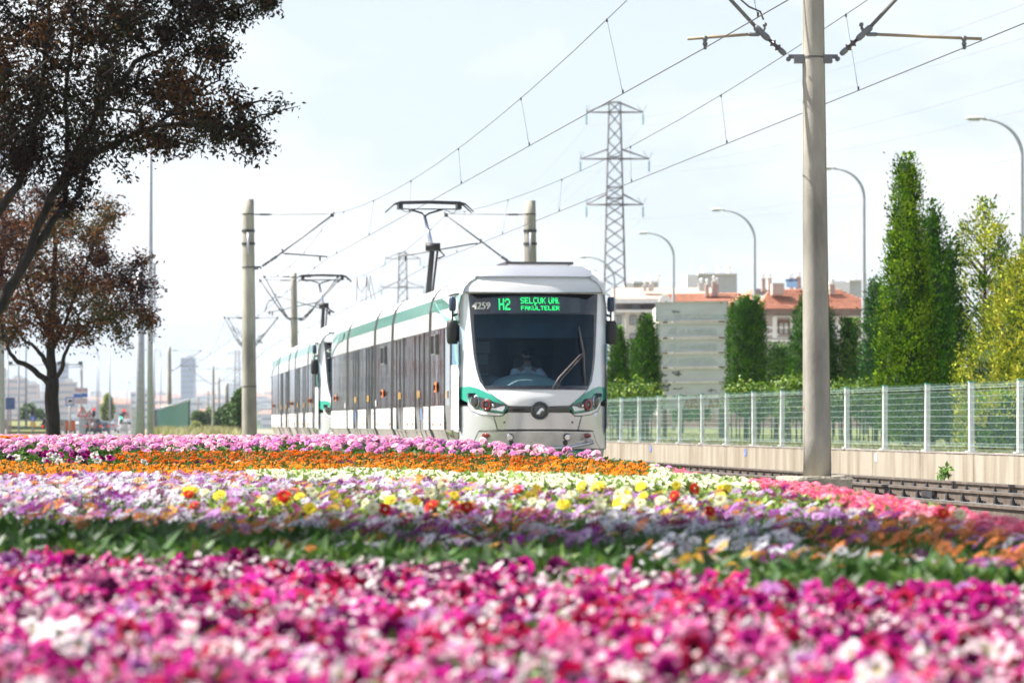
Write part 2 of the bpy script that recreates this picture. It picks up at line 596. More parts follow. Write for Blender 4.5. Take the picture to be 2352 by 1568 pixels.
tag(wroot, 'long low stained concrete retaining wall beside the empty track', 'wall')
Y = WY0
while Y < WY1 - 0.1:
    Y2 = min(Y + 3.5, WY1)
    mb = MB()
    zt = 0.285
    a0, a1, b0, b1 = wall_pt(Y + 0.012, 0, 0), wall_pt(Y2 - 0.012, 0, 0), wall_pt(Y + 0.012, 0.26, 0), wall_pt(Y2 - 0.012, 0.26, 0)
    for i in range(1):
        mb.prism([Vector((p.x, p.y, -0.35)) - wroot.location for p in (a0, a1, b1, b0)], (0, 0, zt + 0.35))
    mb.build('wall_panel', M_wall, wroot)
    # rough broken top edge
    cm = MB()
    k = 8
    for i in range(k):
        ya, yb = Y + 0.012 + (Y2 - Y - 0.024) * i / k, Y + 0.012 + (Y2 - Y - 0.024) * (i + 1) / k
        q = [wall_pt(ya, -0.006 - 0.01 * rng.random(), zt), wall_pt(yb, -0.006 - 0.01 * rng.random(), zt), wall_pt(yb, 0.266, zt), wall_pt(ya, 0.266, zt)]
        cm.prism([p - wroot.location for p in q], (0, 0, 0.012 + 0.014 * rng.random()))
    cm.build('coping', M_wallcap, wroot)
    Y = Y2
def wall_tag(px, col, w, h, zc, sub):
    Y = 14.5 * FPX / (px - 93)
    o = MB().box((0, 0, 0), (0.006, w, h)).build('marker_plate', mat('plate_' + sub, col, 0.5, var=0.1), None, loc=wall_pt(Y, -0.006, zc), rot=(0, 0, WANG))
    t = MB()
    for i in range(3):
        t.box((-0.004, -w * 0.22 + w * 0.22 * i, h * (0.25 - 0.25 * i)), (0.002, w * 0.28, h * 0.12))
    t.build('number_mark', M_white, o)
    return o
tag(wall_tag(1495, (0.05, 0.14, 0.50), 0.22, 0.14, 0.16, 'blue'), 'small blue number plate on the concrete wall nearest the tram', 'sign')
tag(wall_tag(1713, (0.05, 0.14, 0.50), 0.20, 0.14, 0.16, 'blue'), 'small blue number plate on the wall beside the large concrete mast', 'sign')
tag(wall_tag(2013, (0.60, 0.66, 0.74), 0.17, 0.15, 0.17, 'faded'), 'small faded white plate with blue print on the concrete wall', 'sign')

# fence
M_fpost = mat('fence_post_white', (0.74, 0.75, 0.75), 0.45, var=0.06, scale=6)
M_fgreen = mat('fence_cap_green', (0.10, 0.34, 0.27), 0.5)
M_fwire = mat('fence_wire_grey_green', (0.13, 0.24, 0.21), 0.5, metal=0.1)
froot = empty('mesh_fence', wall_pt(60, 0.13, 0.29))
tag(froot, 'white post and welded wire mesh fence standing on the concrete wall', 'fence')
FPX_POSTS = [2560, 2448, 2343, 2232, 2130, 2033, 1946, 1867, 1797, 1732, 1670, 1614, 1562, 1513, 1469, 1427, 1390, 1354]
PY = [14.63 * FPX / (x - 93) for x in FPX_POSTS]
for _ in range(5): PY.insert(0, PY[0] - 2.88)
pm = MB()
pm.box((0, 0, 0.545), (0.075, 0.095, 1.09)); pm.box((0, 0, 0.008), (0.16, 0.16, 0.016))
post_me = pm.mesh('post', M_fpost)
cap_me = MB().box((0, 0, 1.10), (0.085, 0.105, 0.022)).mesh('post_cap', M_fgreen)
bolt_me = MB().box((0.055, -0.03, 0), (0.03, 0.03, 0.035)).mesh('clip', M_dark)
for i, Y in enumerate(PY):
    p = wall_pt(Y, 0.13, 0.31) - froot.location
    tilt = (rng.random() - 0.5) * 0.02
    po = link('post', post_me, froot, p, (tilt * 0.6, tilt, WANG + PI * 0))
    link('post_cap', cap_me, po)
    for z in (0.12, 0.42, 0.72, 1.0):
        link('clip', bolt_me, po, (0, 0, z))
# wire profile with stiffening folds: (height, bulge)
folds = [0.03, 0.085, 0.14, 0.35, 0.56, 0.77, 0.95, 1.0, 1.05]
def fold_u(z):
    u = 0.0
    for c in (0.085, 1.0):
        u = max(u, 0.035 - abs(z - c) * 0.7)
    return u
zs_v = [0.01, 0.04, 0.085, 0.13, 0.35, 0.65, 0.955, 1.0, 1.045, 1.09]
zs_h = [0.035, 0.085, 0.135, 0.245, 0.35, 0.455, 0.56, 0.665, 0.77, 0.875, 0.955, 1.0, 1.045]
for i in range(len(PY) - 1):
    Ya, Yb = PY[i], PY[i + 1]
    vm = MB()
    hm = MB()
    c0 = wall_pt(Ya, 0.13, 0.31)
    Lr = (wall_pt(Yb, 0.13, 0.31) - c0).length
    bow = 0.03 * (rng.random() - 0.5)
    def q(t, z):
        return Vector((-0.045 - fold_u(z) - bow * math.sin(PI * t / Lr), t, z))
    nv = int(Lr / 0.05)
    for k in range(1, nv):
        t = Lr * k / nv
        pts = [q(t, z) for z in zs_v]
        for a, b in zip(pts, pts[1:]):
            r = 0.0016
            vm.add([a + Vector((0, -r, 0)), a + Vector((r, r, 0)), a + Vector((-r, r, 0)), b + Vector((0, -r, 0)), b + Vector((r, r, 0)), b + Vector((-r, r, 0))],
                   [(0, 1, 4, 3), (1, 2, 5, 4), (2, 0, 3, 5)])
    for z in zs_h:
        hm.tube([q(0.04, z), q(Lr * 0.33, z), q(Lr * 0.66, z), q(Lr - 0.04, z)], 0.0030, 4, cap=False)
    v = vm.build('wire_panel', M_fwire, froot, loc=c0 - froot.location, rot=(0, 0, WANG))
    v['kind'] = 'stuff'
    hm.build('horizontal_wires', mat('fence_bar_pale', (0.45, 0.53, 0.52), 0.4, metal=0.3), v)

# weeds: a young shoot at the foot of the wall, a weedy bush at the end of the wall
def leaf_template(L=1.0, w=0.42, fold=0.18, droop=0.25):
    V = [(0, 0, 0), (L * 0.45, w / 2, fold * w), (L * 0.45, -w / 2, fold * w), (L * 0.5, 0, -0.02 * L), (L, 0, -droop * L)]
    F = [(0, 3, 1), (0, 2, 3), (1, 3, 4), (3, 2, 4)]
    return np.array(V), np.array(F), np.ones((5, 3))
def leaf_cloud(pos, size, cols, tilt=(0.2, 1.4), T=None, dirs=None):
    """pos (n,3) leaves with random direction"""
    n = len(pos)
    T = T or leaf_template()
    yaw = rng.random(n) * 2 * PI if dirs is None else dirs + (rng.random(n) - 0.5) * 1.2
    ti = tilt[0] + (tilt[1] - tilt[0]) * rng.random(n)
    R = rotmats(yaw, ti, rng.random(n) * 2 * PI)
    cols = np.asarray(cols)
    c = cols[rng.integers(0, len(cols), n)] * (0.65 + 0.7 * rng.random((n, 1)))
    return scatter(T, pos, R, size * (0.6 + 0.7 * rng.random(n)), c)
def small_plant(name, loc, h, w, n, cols, size, label, cat='plant', group=None):
    root = empty(name, loc)
    tag(root, label, cat, group)
    mb = MB()
    tips = []
    for k in range(max(3, n // 30)):
        a = rng.random() * 6.28
        e = Vector((math.cos(a) * w * 0.5 * rng.random(), math.sin(a) * w * 0.5 * rng.random(), h * (0.55 + 0.45 * rng.random())))
        mb.tube([(0, 0, 0), e * 0.5 + Vector((0, 0, h * 0.08)), e], [0.012, 0.008, 0.003], 4, cap=False)
        tips.append(e)
    mb.build('stem', mat('green_stem', (0.10, 0.16, 0.04), 0.7), root)
    tips = np.array([list(t) for t in tips])
    t = rng.integers(0, len(tips), n)
    f = 0.25 + 0.8 * rng.random((n, 1))
    pos = tips[t] * f + (rng.random((n, 3)) - 0.5) * np.array([w * 0.35, w * 0.35, h * 0.2])
    pos[:, 2] = np.maximum(pos[:, 2], 0.01)
    o = link('foliage', mesh_from('foliage', *leaf_cloud(pos, size, cols), M_leaf), root)
    return root
small_plant('young_tree_shoot', P(2169, 1100, 48.6), 0.17, 0.34, 60, [(0.10, 0.22, 0.03), (0.16, 0.28, 0.05)], 0.10,
            'green seedling growing at the foot of the concrete wall')
small_plant('roadside_weed', wall_pt(96.4, -0.2, -0.2), 1.0, 0.7, 260, [(0.12, 0.20, 0.05), (0.20, 0.24, 0.08)], 0.10,
            'leafy weed between the tram and the end of the wall')

# ------------------------------------------------------------------ lawn behind the fence, paved strip and far low wall
M_lawn = mat('dry_lawn', (0.20, 0.21, 0.075), 0.95, scale=0.5, col2=(0.11, 0.14, 0.04), detail=10, bump=0.6, bscale=8)
mb = MB()
rows = []
for Y in list(range(40, 260, 8)):
    z = 0.285 + max(0, (Y - 130)) * 0.0012
    rows.append([Vector((wall_x(min(Y, 96)) + (0.2 if Y < 97 else 0.2 - (Y - 96) * 0.127), Y, z - 0.02)), Vector((26, Y, z)), Vector((60, Y, z))])
mb.loft(rows, closed=False, cap=False, smooth=False)
o = mb.build('lawn', M_lawn); tag(o, kind='structure')
mb = MB()
mb.prism([(3, 250, 0.42), (60, 250, 0.42), (60, 262, 0.42), (3, 262, 0.42)], (0, 0, 0.12))
o = mb.build('pavement', mat('pale_paving', (0.62, 0.58, 0.54), 0.9, var=0.06)); tag(o, kind='structure')
mb = MB()
mb.box((30, 266, 0.9), (56, 0.3, 1.0))
o = mb.build('garden_wall', mat('pink_plaster', (0.55, 0.36, 0.29), 0.9, var=0.2, scale=0.5)); tag(o, 'long low pink garden wall beyond the lawn', 'wall')

# grass tufts along the wall top and on the verges
def tuft_template(nb=6):
    V, F = [], []
    r = np.random.default_rng(3)
    for k in range(nb):
        a = r.random() * 6.28; l = 0.6 + 0.6 * r.random()
        d = np.array([math.cos(a), math.sin(a)])
        b = len(V)
        V += [(d[1] * .05, -d[0] * .05, 0), (-d[1] * .05, d[0] * .05, 0), (d[0] * .45, d[1] * .45, l)]
        F.append((b, b + 1, b + 2))
    return np.array(V), np.array(F), np.ones((len(V), 3))
def grass(name, n, fn, size, cols, label):
    pos = np.array([fn() for _ in range(n)])
    cols = np.asarray(cols)
    c = cols[rng.integers(0, len(cols), n)] * (0.7 + 0.6 * rng.random((n, 1)))
    R = rotmats(rng.random(n) * 6.3, rng.random(n) * 0.3, rng.random(n) * 6.3)
    o = link(name, mesh_from(name, *scatter(tuft_template(), pos, R, size * (0.5 + rng.random(n)), c), M_leaf))
    return tag(o, label, 'grass', kind='stuff')
def f1():
    Y = 48 + 130 * rng.random() ** 1.3
    return wall_pt(min(Y, 96), 0, 0.27) + Vector((0.35 + 9 * rng.random() ** 1.5, max(0, Y - 96), 0.0)) if Y < 96 else Vector((wall_x(96) - (Y - 96) * .127 + .4 + 14 * rng.random(), Y, 0.27 + max(0, (Y - 130)) * 0.0012))
grass('lawn_grass', 9000, f1, 0.09, [(0.20, 0.22, 0.06), (0.26, 0.24, 0.09), (0.12, 0.16, 0.04)], 'short dry grass behind the mesh fence')
def f2():
    Y = 150 + 230 * rng.random()
    t = rng.random()
    x = P(352 + 190 * t, 0, Y).x
    return Vector((x, Y, interp(Y, GP)))
grass('verge_grass', 5200, f2, 0.75, [(0.34, 0.32, 0.13), (0.24, 0.26, 0.08), (0.42, 0.38, 0.22)], 'tall dry grass and weeds below the green fence')
# ------------------------------------------------------------------ signboard with stacked white panels
SY = 118.0
sroot = empty('panel_signboard', P(1590, 1009, SY))
sroot.location.z = 0.27
tag(sroot, 'tall blank white signboard of stacked panels behind the mesh fence', 'signboard')
M_panel = mat('faded_white_panel', (0.60, 0.61, 0.66), 0.8, spec=.2, scale=0.8, var=0.05, stretch=(1, 1, 4))
M_ghost = mat('faded_blue_lettering', (0.47, 0.52, 0.56), 0.6, scale=6, var=0.08)
M_ghost2 = mat('pale_lettering', (0.56, 0.57, 0.56), 0.6, var=0.04)
M_graf = mat('black_graffiti', (0.05, 0.05, 0.055), 0.7)
M_orange_g = mat('orange_graffiti', (0.55, 0.30, 0.10), 0.7, var=0.2, scale=8)
def SP(x, y, dy=0.0):
    return P(x, y, SY + dy) - sroot.location
rowsY = [(695, 754), (758, 796), (799, 836.5), (840.5, 876), (880, 909)]
rowsY = [(694, 754.5), (760, 797), (803, 838), (843, 873.5), (877, 908)]
rowsY = [(693.5, 736.5), (742, 773), (778.5, 807.5), (812.5, 841), (846, 875), (879, 905.5)]
for k, (ya, yb) in enumerate(rowsY):
    x0, x1 = 1506.5 + k * 0.6, 1672 + k * 0.3
    a, b, c, d = SP(x0, ya + 1.5), SP(x1, ya - 0.5), SP(x1 + .5, yb - 1), SP(x0 + .5, yb + 1)
    pn = MB().prism([a, b, c, d], (0, 0.10, 0)).build('panel', M_panel, sroot)
    fm = MB()
    o3 = Vector((0, -0.012, 0))
    for p, q in ((a, b), (b, c), (c, d), (d, a)):
        fm.bar(p + o3, q + o3, 0.05, 0.035)
    fm.build('frame', mat('panel_edge', (0.66, 0.66, 0.65), 0.5), pn)
    g = MB(); g2 = MB()
    off = Vector((0, -0.004, 0))
    def rect(mb, xa, ya_, xb, yb_):
        off = Vector((0, -.004 - .0012 * (len(g.f) + len(g2.f)), 0))
        mb.add([SP(xa, yb_) + off, SP(xb, yb_) + off, SP(xb, ya_) + off, SP(xa, ya_) + off], [(0, 1, 2, 3)])
    if k == 0:
        rect(g, 1549, 722, 1668, 733)
        r_ = np.random.default_rng(5)
        xx = 1566
        while xx < 1640:
            w_ = 4 + 6 * r_.random()
            rect(g2, xx, 725, xx + w_, 730); xx += w_ + 2
        off = Vector((0, -0.004, 0))
    elif k in (1, 2, 3):
        g.add([SP(1533, yb - 5) + off, SP(1554, yb - 5) + off, SP(1554, ya + 9) + off, SP(1541, ya + 12) + off, SP(1535, yb - 11) + off], [(0, 1, 2, 3, 4)])
        if k == 3:
            g.add([SP(1559, yb - 5) + off, SP(1648, yb - 5) + off, SP(1646, yb - 12) + off, SP(1634, ya + 8) + off, SP(1590, ya + 9) + off, SP(1559, ya + 13) + off], [(0, 1, 2, 3, 4, 5)])
        else:
            rect(g2, 1559, ya + 13, 1560.5, yb - 4)
            r_ = np.random.default_rng(k)
            for x in range(1562, 1644, 6):
                h_ = 4 + 9 * r_.random()
                rect(g if x % 3 else g2, x, yb - 5 - h_, x + 4.4, yb - 6)
            rect(g, 1595, yb - 16, 1640, yb - 12)
            rect(g, 1628, yb - 17, 1646, yb - 5)
    if g.f: g.build('faded_lettering', M_ghost, pn)
    if g2.f: g2.build('pale_lettering', M_ghost2, pn)
    # black marker scribbles
    gr = MB()
    def scrib(cx, cy, w, h, seed, n=14):
        r_ = np.random.default_rng(seed)
        pts = [SP(cx - w / 2 + w * (i / n) + (r_.random() - .5) * w * 0.25, cy + (r_.random() - .5) * h) + Vector((0, -0.016, 0)) for i in range(n + 1)]
        gr.tube(pts, 0.010, 4)
    if k == 0:
        scrib(1553, 716, 17, 5, 2, 10)
        gr.box(SP(1547, 718) + Vector((0, -0.012, 0)), (0.03, 0.01, 0.03))
    if k == 4:
        scrib(1526, 861, 12, 8, 3, 12); scrib(1553, 858, 22, 12, 4, 16); scrib(1556, 853, 12, 3, 9, 5)
    if k == 5:
        scrib(1527, 887, 18, 14, 6, 18); scrib(1530, 896, 14, 6, 7, 12)
        gr.tube([SP(1547 + t * 2, 893.5 - 1.2 * math.sin(t * .7) - (2 if t > 5 else 0)) + Vector((0, -0.016, 0)) for t in range(12)], 0.010, 4)
        gr.tube([SP(1546, 894) + Vector((0, -0.016, 0)), SP(1551, 891) + Vector((0, -0.016, 0))], 0.012, 4)
        scrib(1633, 896, 14, 3, 8, 7); gr.tube([SP(1633, 891) + Vector((0, -0.016, 0)), SP(1633.5, 901) + Vector((0, -0.016, 0))], 0.010, 4)
    if gr.f: gr.build('graffiti', M_graf, pn)
# lowest panel with orange letters, half hidden by the fence
pn = MB().prism([SP(1511, 913), SP(1671, 912), SP(1671, 938), SP(1511, 939)], (0, 0.10, 0)).build('panel', M_panel, sroot)
og = MB()
def OL(pts):
    og.tube([SP(x, y) + Vector((0, -0.02, 0)) for x, y in pts], 0.035, 5)
OL([(1572, 936), (1577, 917), (1583, 936)]); OL([(1574, 929), (1582, 929)])
OL([(1588, 936), (1588, 917), (1598, 917), (1600, 923), (1590, 927), (1602, 936)])
OL([(1607, 936), (1608, 917)]); OL([(1619, 917), (1609, 927), (1621, 936)])
OL([(1628, 936), (1633, 917), (1639, 936)]); OL([(1630, 929), (1637, 929)])
OL([(1643, 922), (1647, 917), (1650, 926), (1646, 935)])
og.build('orange_lettering', M_orange_g, pn)
for xx, w_, m_, yt in ((1527, 0.13, M_rust, 694), (1657.5, 0.20, mat('grey_post', (0.16, 0.16, 0.155), 0.7), 694)):
    a, b = SP(xx, yt, 0.22), SP(xx, 1012, 0.22)
    MB().bar(a, b, w_).build('post', m_, sroot)
for k in range(5):
    yy = (rowsY[k][1] + rowsY[k + 1][0]) / 2
    for xx in (1530, 1656.5):
        mb = MB().box(SP(xx, yy, 0.02), (0.10, 0.1, 0.11))
        mb.build('bracket', M_rust, sroot)
for xx in (1530, 1656.5):
    MB().box(SP(xx, 694, 0.02), (0.07, 0.1, 0.06)).build('bracket', M_rust, sroot)

# ------------------------------------------------------------------ apartment houses beyond the trees
M_tile = mat('terracotta_roof', (0.50, 0.235, 0.155), 0.85, scale=2.5, var=0.14, bump=0.5, bscale=4)
M_tile2 = mat('faded_pink_roof', (0.45, 0.33, 0.27), 0.85, scale=1.5, var=0.08)
M_mauve = mat('mauve_render', (0.40, 0.35, 0.325), 0.9, var=0.05, scale=0.5)
M_cream = mat('cream_render', (0.62, 0.59, 0.54), 0.9, var=0.04, scale=0.5)
M_dgrey = mat('dark_grey_render', (0.17, 0.165, 0.18), 0.9, var=0.05)
M_lgrey = mat('light_grey_render', (0.50, 0.52, 0.51), 0.9, var=0.05)
M_wframe = mat('brown_window_frame', (0.20, 0.10, 0.06), 0.6)
M_glass_far = mat('window_glass', (0.10, 0.12, 0.14), 0.12, var=0.2, scale=0.6, spec=0.8)
M_curtain = mat('net_curtain', (0.50, 0.52, 0.52), 0.9)
M_metal_w = mat('white_metal_sheet', (0.72, 0.72, 0.71), 0.4, metal=0.2)
def slab(root, name, m_, x0, y0, x1, y1, Y, depth, chamf=0):
    a = [P(x0, y1, Y), P(x1, y1, Y), P(x1, y0, Y), P(x0, y0, Y)]
    return MB().prism([p - root.location for p in a], (0, depth, 0)).build(name, m_, root)
def window(root, x0, y0, x1, y1, Y, fm, trim=None, shade=None):
    c = [P(x0, y1, Y), P(x1, y1, Y), P(x1, y0, Y), P(x0, y0, Y)]
    c = [p - root.location for p in c]
    w = MB()
    o3 = Vector((0, -0.05, 0))
    ft = 0.12
    for i in range(4):
        w.bar(c[i] + o3, c[(i + 1) % 4] + o3, ft, 0.10)
    mid0, mid1 = (c[0] + c[1]) / 2 + o3, (c[2] + c[3]) / 2 + o3
    w.bar(mid0, mid1, ft * 0.8, 0.08)
    wo_ = w.build('window', fm, root)
    MB().prism([p + Vector((0, -0.02, 0)) for p in c], (0, 0.015, 0)).build('pane', M_glass_far, wo_)
    cm = MB()
    W_, H_ = c[1] - c[0], c[3] - c[0]
    for t in (0.12, 0.58):
        q = c[0] + W_ * t + H_ * 0.08
        cm.prism([q, q + W_ * 0.3, q + W_ * 0.3 + H_ * 0.8, q + H_ * 0.8], (0, -0.025, 0))
    cm.build('curtain', M_curtain, wo_)
    if shade:
        MB().prism([c[3] + H_ * -0.22 + Vector((0, -.06, 0)), c[2] + H_ * -0.22 + Vector((0, -.06, 0)), c[2] + Vector((0, -.06, 0)), c[3] + Vector((0, -.06, 0))], (0, -0.04, 0)).build('shutter_box', shade, wo_)
    if trim:
        t_ = MB()
        e = 0.28
        dx, dz = W_.normalized() * e, H_.normalized() * e
        q = [c[0] - dx - dz, c[1] + dx - dz, c[2] + dx + dz, c[3] - dx + dz]
        for i in range(4):
            t_.bar(q[i] + Vector((0, -0.03, 0)), q[(i + 1) % 4] + Vector((0, -0.03, 0)), 0.34, 0.06)
        t_.build('trim', trim, wo_)
    return wo_
def chimney(root, x, yt, yb, w_px, Y, m_, cap=True, depth=1.0):
    a = P(x - w_px / 2, yb, Y) - root.location; b = P(x + w_px / 2, yt, Y) - root.location
    w = b.x - a.x
    c = MB().box(((a.x + b.x) / 2, Y - root.location.y + depth / 2, (a.z + b.z) / 2), (w, depth, abs(b.z - a.z))).build('chimney', m_, root)
    if cap:
        k = MB()
        top = max(a.z, b.z)
        k.box(((a.x + b.x) / 2, Y - root.location.y + depth / 2, top + 0.06), (w * 1.25, depth * 1.2, 0.08))
        k.lathe(((a.x + b.x) / 2, Y - root.location.y + depth / 2, top + 0.12), [(w * .34, 0), (w * .34, .18), (w * .5, .22), (w * .2, .42)], 10)
        k.build('cowl', M_metal_w, c)

# main tiled house
HY = 280.0
h1 = empty('tiled_house', P(1850, 973, HY)); h1.location.z = 0.3
tag(h1, 'mauve apartment house with terracotta hipped roof and white banding behind the trees', 'house')
def HP(x, y, Y): return P(x, y, Y) - h1.location
slab(h1, 'wall', M_mauve, 1745, 712, 2022, 985, HY, 14)
mb = MB()
ev = [HP(1738, 714, HY - .7), HP(2034, 714, HY - .7), HP(2050, 714, HY + 15), HP(1720, 714, HY + 15)]
r0, r1 = HP(1768, 664, HY + 7), HP(1925, 664, HY + 7)
mb.add(ev + [r0, r1], [(0, 1, 5, 4), (1, 2, 5), (2, 3, 4, 5), (3, 0, 4)])
rf = mb.build('roof', M_tile, h1)
# rows of tiles as real courses on the front slope
for k in range(1, 11):
    t = k / 11
    a, b = ev[0].lerp(r0, t), ev[1].lerp(r1, t)
    MB().bar(a + Vector((0, -.02, .05)), b + Vector((0, -.02, .05)), 0.10, 0.09).build('tile_course', M_tile, rf)
MB().bar(HP(1738, 714.5, HY - .8), HP(2034, 714.5, HY - .8), 0.16, 0.30).build('gutter', mat('brown_gutter', (0.20, 0.13, 0.10), 0.7), h1)
for y in (752, 767, 782, 812, 842, 872):
    MB().bar(HP(1746, y, HY - .04), HP(2021, y, HY - .04), 0.06, 0.16).build('band', M_white, h1)
slab(h1, 'eave_band', mat('dark_mauve', (0.30, 0.265, 0.25), 0.9), 1745, 715, 2022, 724, HY - 0.12, 0.1)
slab(h1, 'balcony_wall', M_cream, 1908, 727, 1932, 985, HY - 0.3, 0.28)
window(h1, 1788, 735, 1812, 767, HY, M_wframe, M_white, M_wframe)
window(h1, 1788, 822, 1812, 852, HY, M_wframe, M_white, M_wframe)
window(h1, 1962, 735, 1990, 771, HY, M_wframe, M_white, M_wframe)
window(h1, 1962, 812, 1990, 848, HY, M_wframe, M_white, M_wframe)
window(h1, 1913, 745, 1927, 775, HY - 0.3, M_white)
chimney(h1, 1788, 650, 676, 27, HY + 2, M_mauve, False, 2.5)
chimney(h1, 1912, 655, 676, 12, HY + 4, M_mauve, True)
chimney(h1, 1768, 641, 665, 9, HY + 6, M_cream, True)
chimney(h1, 1754, 641, 668, 8, HY + 8, M_mauve, True)
chimney(h1, 1818, 640, 668, 9, HY + 8, M_mauve, True)
chimney(h1, 1835, 638, 668, 10, HY + 8, M_mauve, True)
# solar water heaters
for x in (1813, 1826):
    s_ = MB()
    a = HP(x - 6, 660, HY + 3)
    s_.add([a, a + Vector((.42, 0, 0)), a + Vector((.42, .8, .55)), a + Vector((0, .8, .55))], [(0, 1, 2, 3)])
    s_.tube([a + Vector((-.05, .85, .6)), a + Vector((.47, .85, .6))], .12, 8)
    s_.build('solar_panel', mat('solar_glass', (0.10, 0.16, 0.25), 0.1, spec=0.8), h1)

# lower wing with gable, further back
h2 = empty('gabled_house', P(1600, 973, 300)); h2.location.z = 0.3
tag(h2, 'terracotta roofed house with a white curved gable above the signboard', 'house')
def H2(x, y, Y): return P(x, y, Y) - h2.location
slab(h2, 'wall', M_cream, 1512, 700, 1740, 985, 301, 12)
mb = MB()
mb.add([H2(1536, 674, 306), H2(1720, 672, 306), H2(1748, 716, 299.5), H2(1510, 716, 299.5), H2(1500, 716, 314), H2(1760, 716, 314)], [(3, 2, 1, 0), (4, 0, 1, 5), (3, 0, 4), (2, 5, 1)])
rf2 = mb.build('roof', M_tile, h2)
for k in range(1, 9):
    t = k / 9
    a, b = H2(1510, 716, 299.5).lerp(H2(1536, 674, 306), t), H2(1748, 716, 299.5).lerp(H2(1720, 672, 306), t)
    MB().bar(a + Vector((0, -.02, .05)), b + Vector((0, -.02, .05)), 0.10, 0.09).build('tile_course', M_tile, rf2)
mb = MB()
mb.add([H2(1650, 713, 298), H2(1745, 713, 298), H2(1732, 662, 302), H2(1700, 675, 302)], [(0, 1, 2, 3)])
mb.add([H2(1745, 713, 298), H2(1770, 713, 306), H2(1732, 662, 302)], [(0, 1, 2)])
mb.build('hip_roof', M_tile, h2)
g = [H2(1509, 700, 298.5), H2(1516, 685, 298.5), H2(1524, 676.5, 298.5), H2(1530, 676, 298.5), H2(1540, 684, 298.5), H2(1552, 700, 298.5)]
MB().prism(g, (0, 1.2, 0)).build('gable', M_white, h2)
for x, yt, w_ in ((1640, 648, 8), (1647, 652, 8), (1624.5, 655, 8)):
    chimney(h2, x, yt, 680, w_, 304, M_mauve, True)
slab(h2, 'dormer', M_mauve, 1730, 663, 1763, 676, 306, 2)

# long pale block with dark attic storey
h3 = empty('white_apartment_block', P(1480, 973, 330)); h3.location.z = 0.3
tag(h3, 'white apartment block with dark grey attic band and faded roof beside the pylon', 'house')
def H3(x, y, Y): return P(x, y, Y) - h3.location
slab(h3, 'wall', M_cream, 1436, 717, 1640, 985, 330, 14)
slab(h3, 'side_wall', M_lgrey, 1408, 717, 1436, 985, 331, 13)
slab(h3, 'attic_wall', M_dgrey, 1408, 693, 1640, 712, 331, 12)
slab(h3, 'cornice', M_white, 1405, 711, 1642, 717, 329.3, 1)
mb = MB()
mb.add([H3(1402, 693, 329), H3(1642, 690, 329), H3(1650, 660, 338), H3(1404, 661, 338)], [(0, 1, 2, 3)])
mb.add([H3(1404, 661, 338), H3(1650, 660, 338), H3(1650, 700, 346), H3(1404, 700, 346)], [(0, 1, 2, 3)])
mb.build('roof', M_tile2, h3)
MB().bar(H3(1402, 691.5, 328.9), H3(1642, 690, 328.9), 0.2, 0.4).build('gutter', M_white, h3)
for x in (1412, 1447, 1480, 1512):
    for y in (724, 766, 812, 850):
        window(h3, x, y, x + 14, y + 21, 330, mat('grey_frame', (0.25, 0.25, 0.26), 0.6))
for x, yt, w_ in ((1496, 655, 12), (1481, 657, 8), (1612, 652, 14)):
    chimney(h3, x, yt, 668, w_, 333, M_lgrey, True)
slab(h3, 'window_strip', M_glass_far, 1450, 697, 1470, 708, 330.9, 0.1)
# flat roofed blocks behind
for (x0, y0, x1, y1, sp, lab) in ((1436, 648, 1512, 672, 1455, 'pale grey stair tower of a flat roofed block beside the pylon'),
                                  (1578, 629, 1693, 690, 1604, 'large pale grey flat roofed block rising above the signboard roofs'),
                                  (1905, 644, 1990, 700, 1952, 'light grey flat roofed block with rooftop tanks behind the tiled house')):
    h = empty('flat_roof_block', P((x0 + x1) / 2, 973, 370)); h.location.z = 0.3
    tag(h, lab, 'building')
    slab(h, 'side_wall', M_white, x0, y0 + 2, sp, 985, 369.6, 9)  # white stands in for sunlight on the side face
    slab(h, 'wall', M_lgrey, sp, y0, x1, 985, 370, 10)  # grey stands in for shade on the front
    slab(h, 'parapet', M_white, sp - 1, y0 - 1.6, x1 + 1, y0 + 1, 369.4, 11)
    c = P((x0 + x1) / 2, y0 - 2, 374) - h.location
    for dx in (-0.9, 0.6, 1.6):
        MB().lathe(c + Vector((dx, 0, 0)), [(.25, 0), (.28, .5), (.3, .55), (.1, .75)], 8).build('roof_tank', M_metal_w, h)
    MB().tube([c + Vector((-2.1, 0, 0)), c + Vector((-2.1, 0, 1.6))], .03, 4).build('aerial', M_metal_w, h)

# a red and white apartment block and a grey block beyond the left edge, seen mirrored in the tram windows
M_redwall = mat('dark_red_render', (0.26, 0.065, 0.05), 0.9, var=0.06)
for (cx, cy, w_, h_, m_, lab) in ((-69.5, 350, 13, 34, M_redwall, 'dark red apartment block with white balconies beyond the road'),
                                  (-54.5, 356, 8, 26, M_lgrey, 'grey apartment block with white balconies beyond the road')):
    b = empty('apartment_block', (cx, cy, -0.3)); tag(b, lab, 'building')
    MB().box((0, 0, h_ / 2), (w_, 16, h_)).build('wall', m_, b)
    wm = MB()
    for fl in range(int(h_ / 3)):
        for i in range(6):
            wm.box((w_ / 2 + .03, -6.5 + 2.6 * i, 1.8 + 3 * fl), (.1, 1.2, 1.5))
            wm.box((-w_ / 2 + w_ * (i + .5) / 6, -8.03, 1.8 + 3 * fl), (1.2, .1, 1.5))
    wo_ = wm.build('windows_far', M_lgrey if m_ is M_redwall else M_glass_far, b); wo_['kind'] = 'stuff'; wo_.name = 'window_grid'
    bm_ = MB()
    for fl in range(1, int(h_ / 3)):
        bm_.box((w_ / 2 + .6, 3.5, 3 * fl), (1.2, 3.2, .9)); bm_.box((-3, -8.6, 3 * fl), (3.2, 1.2, .9))
    bm_.build('balcony', M_white, b)
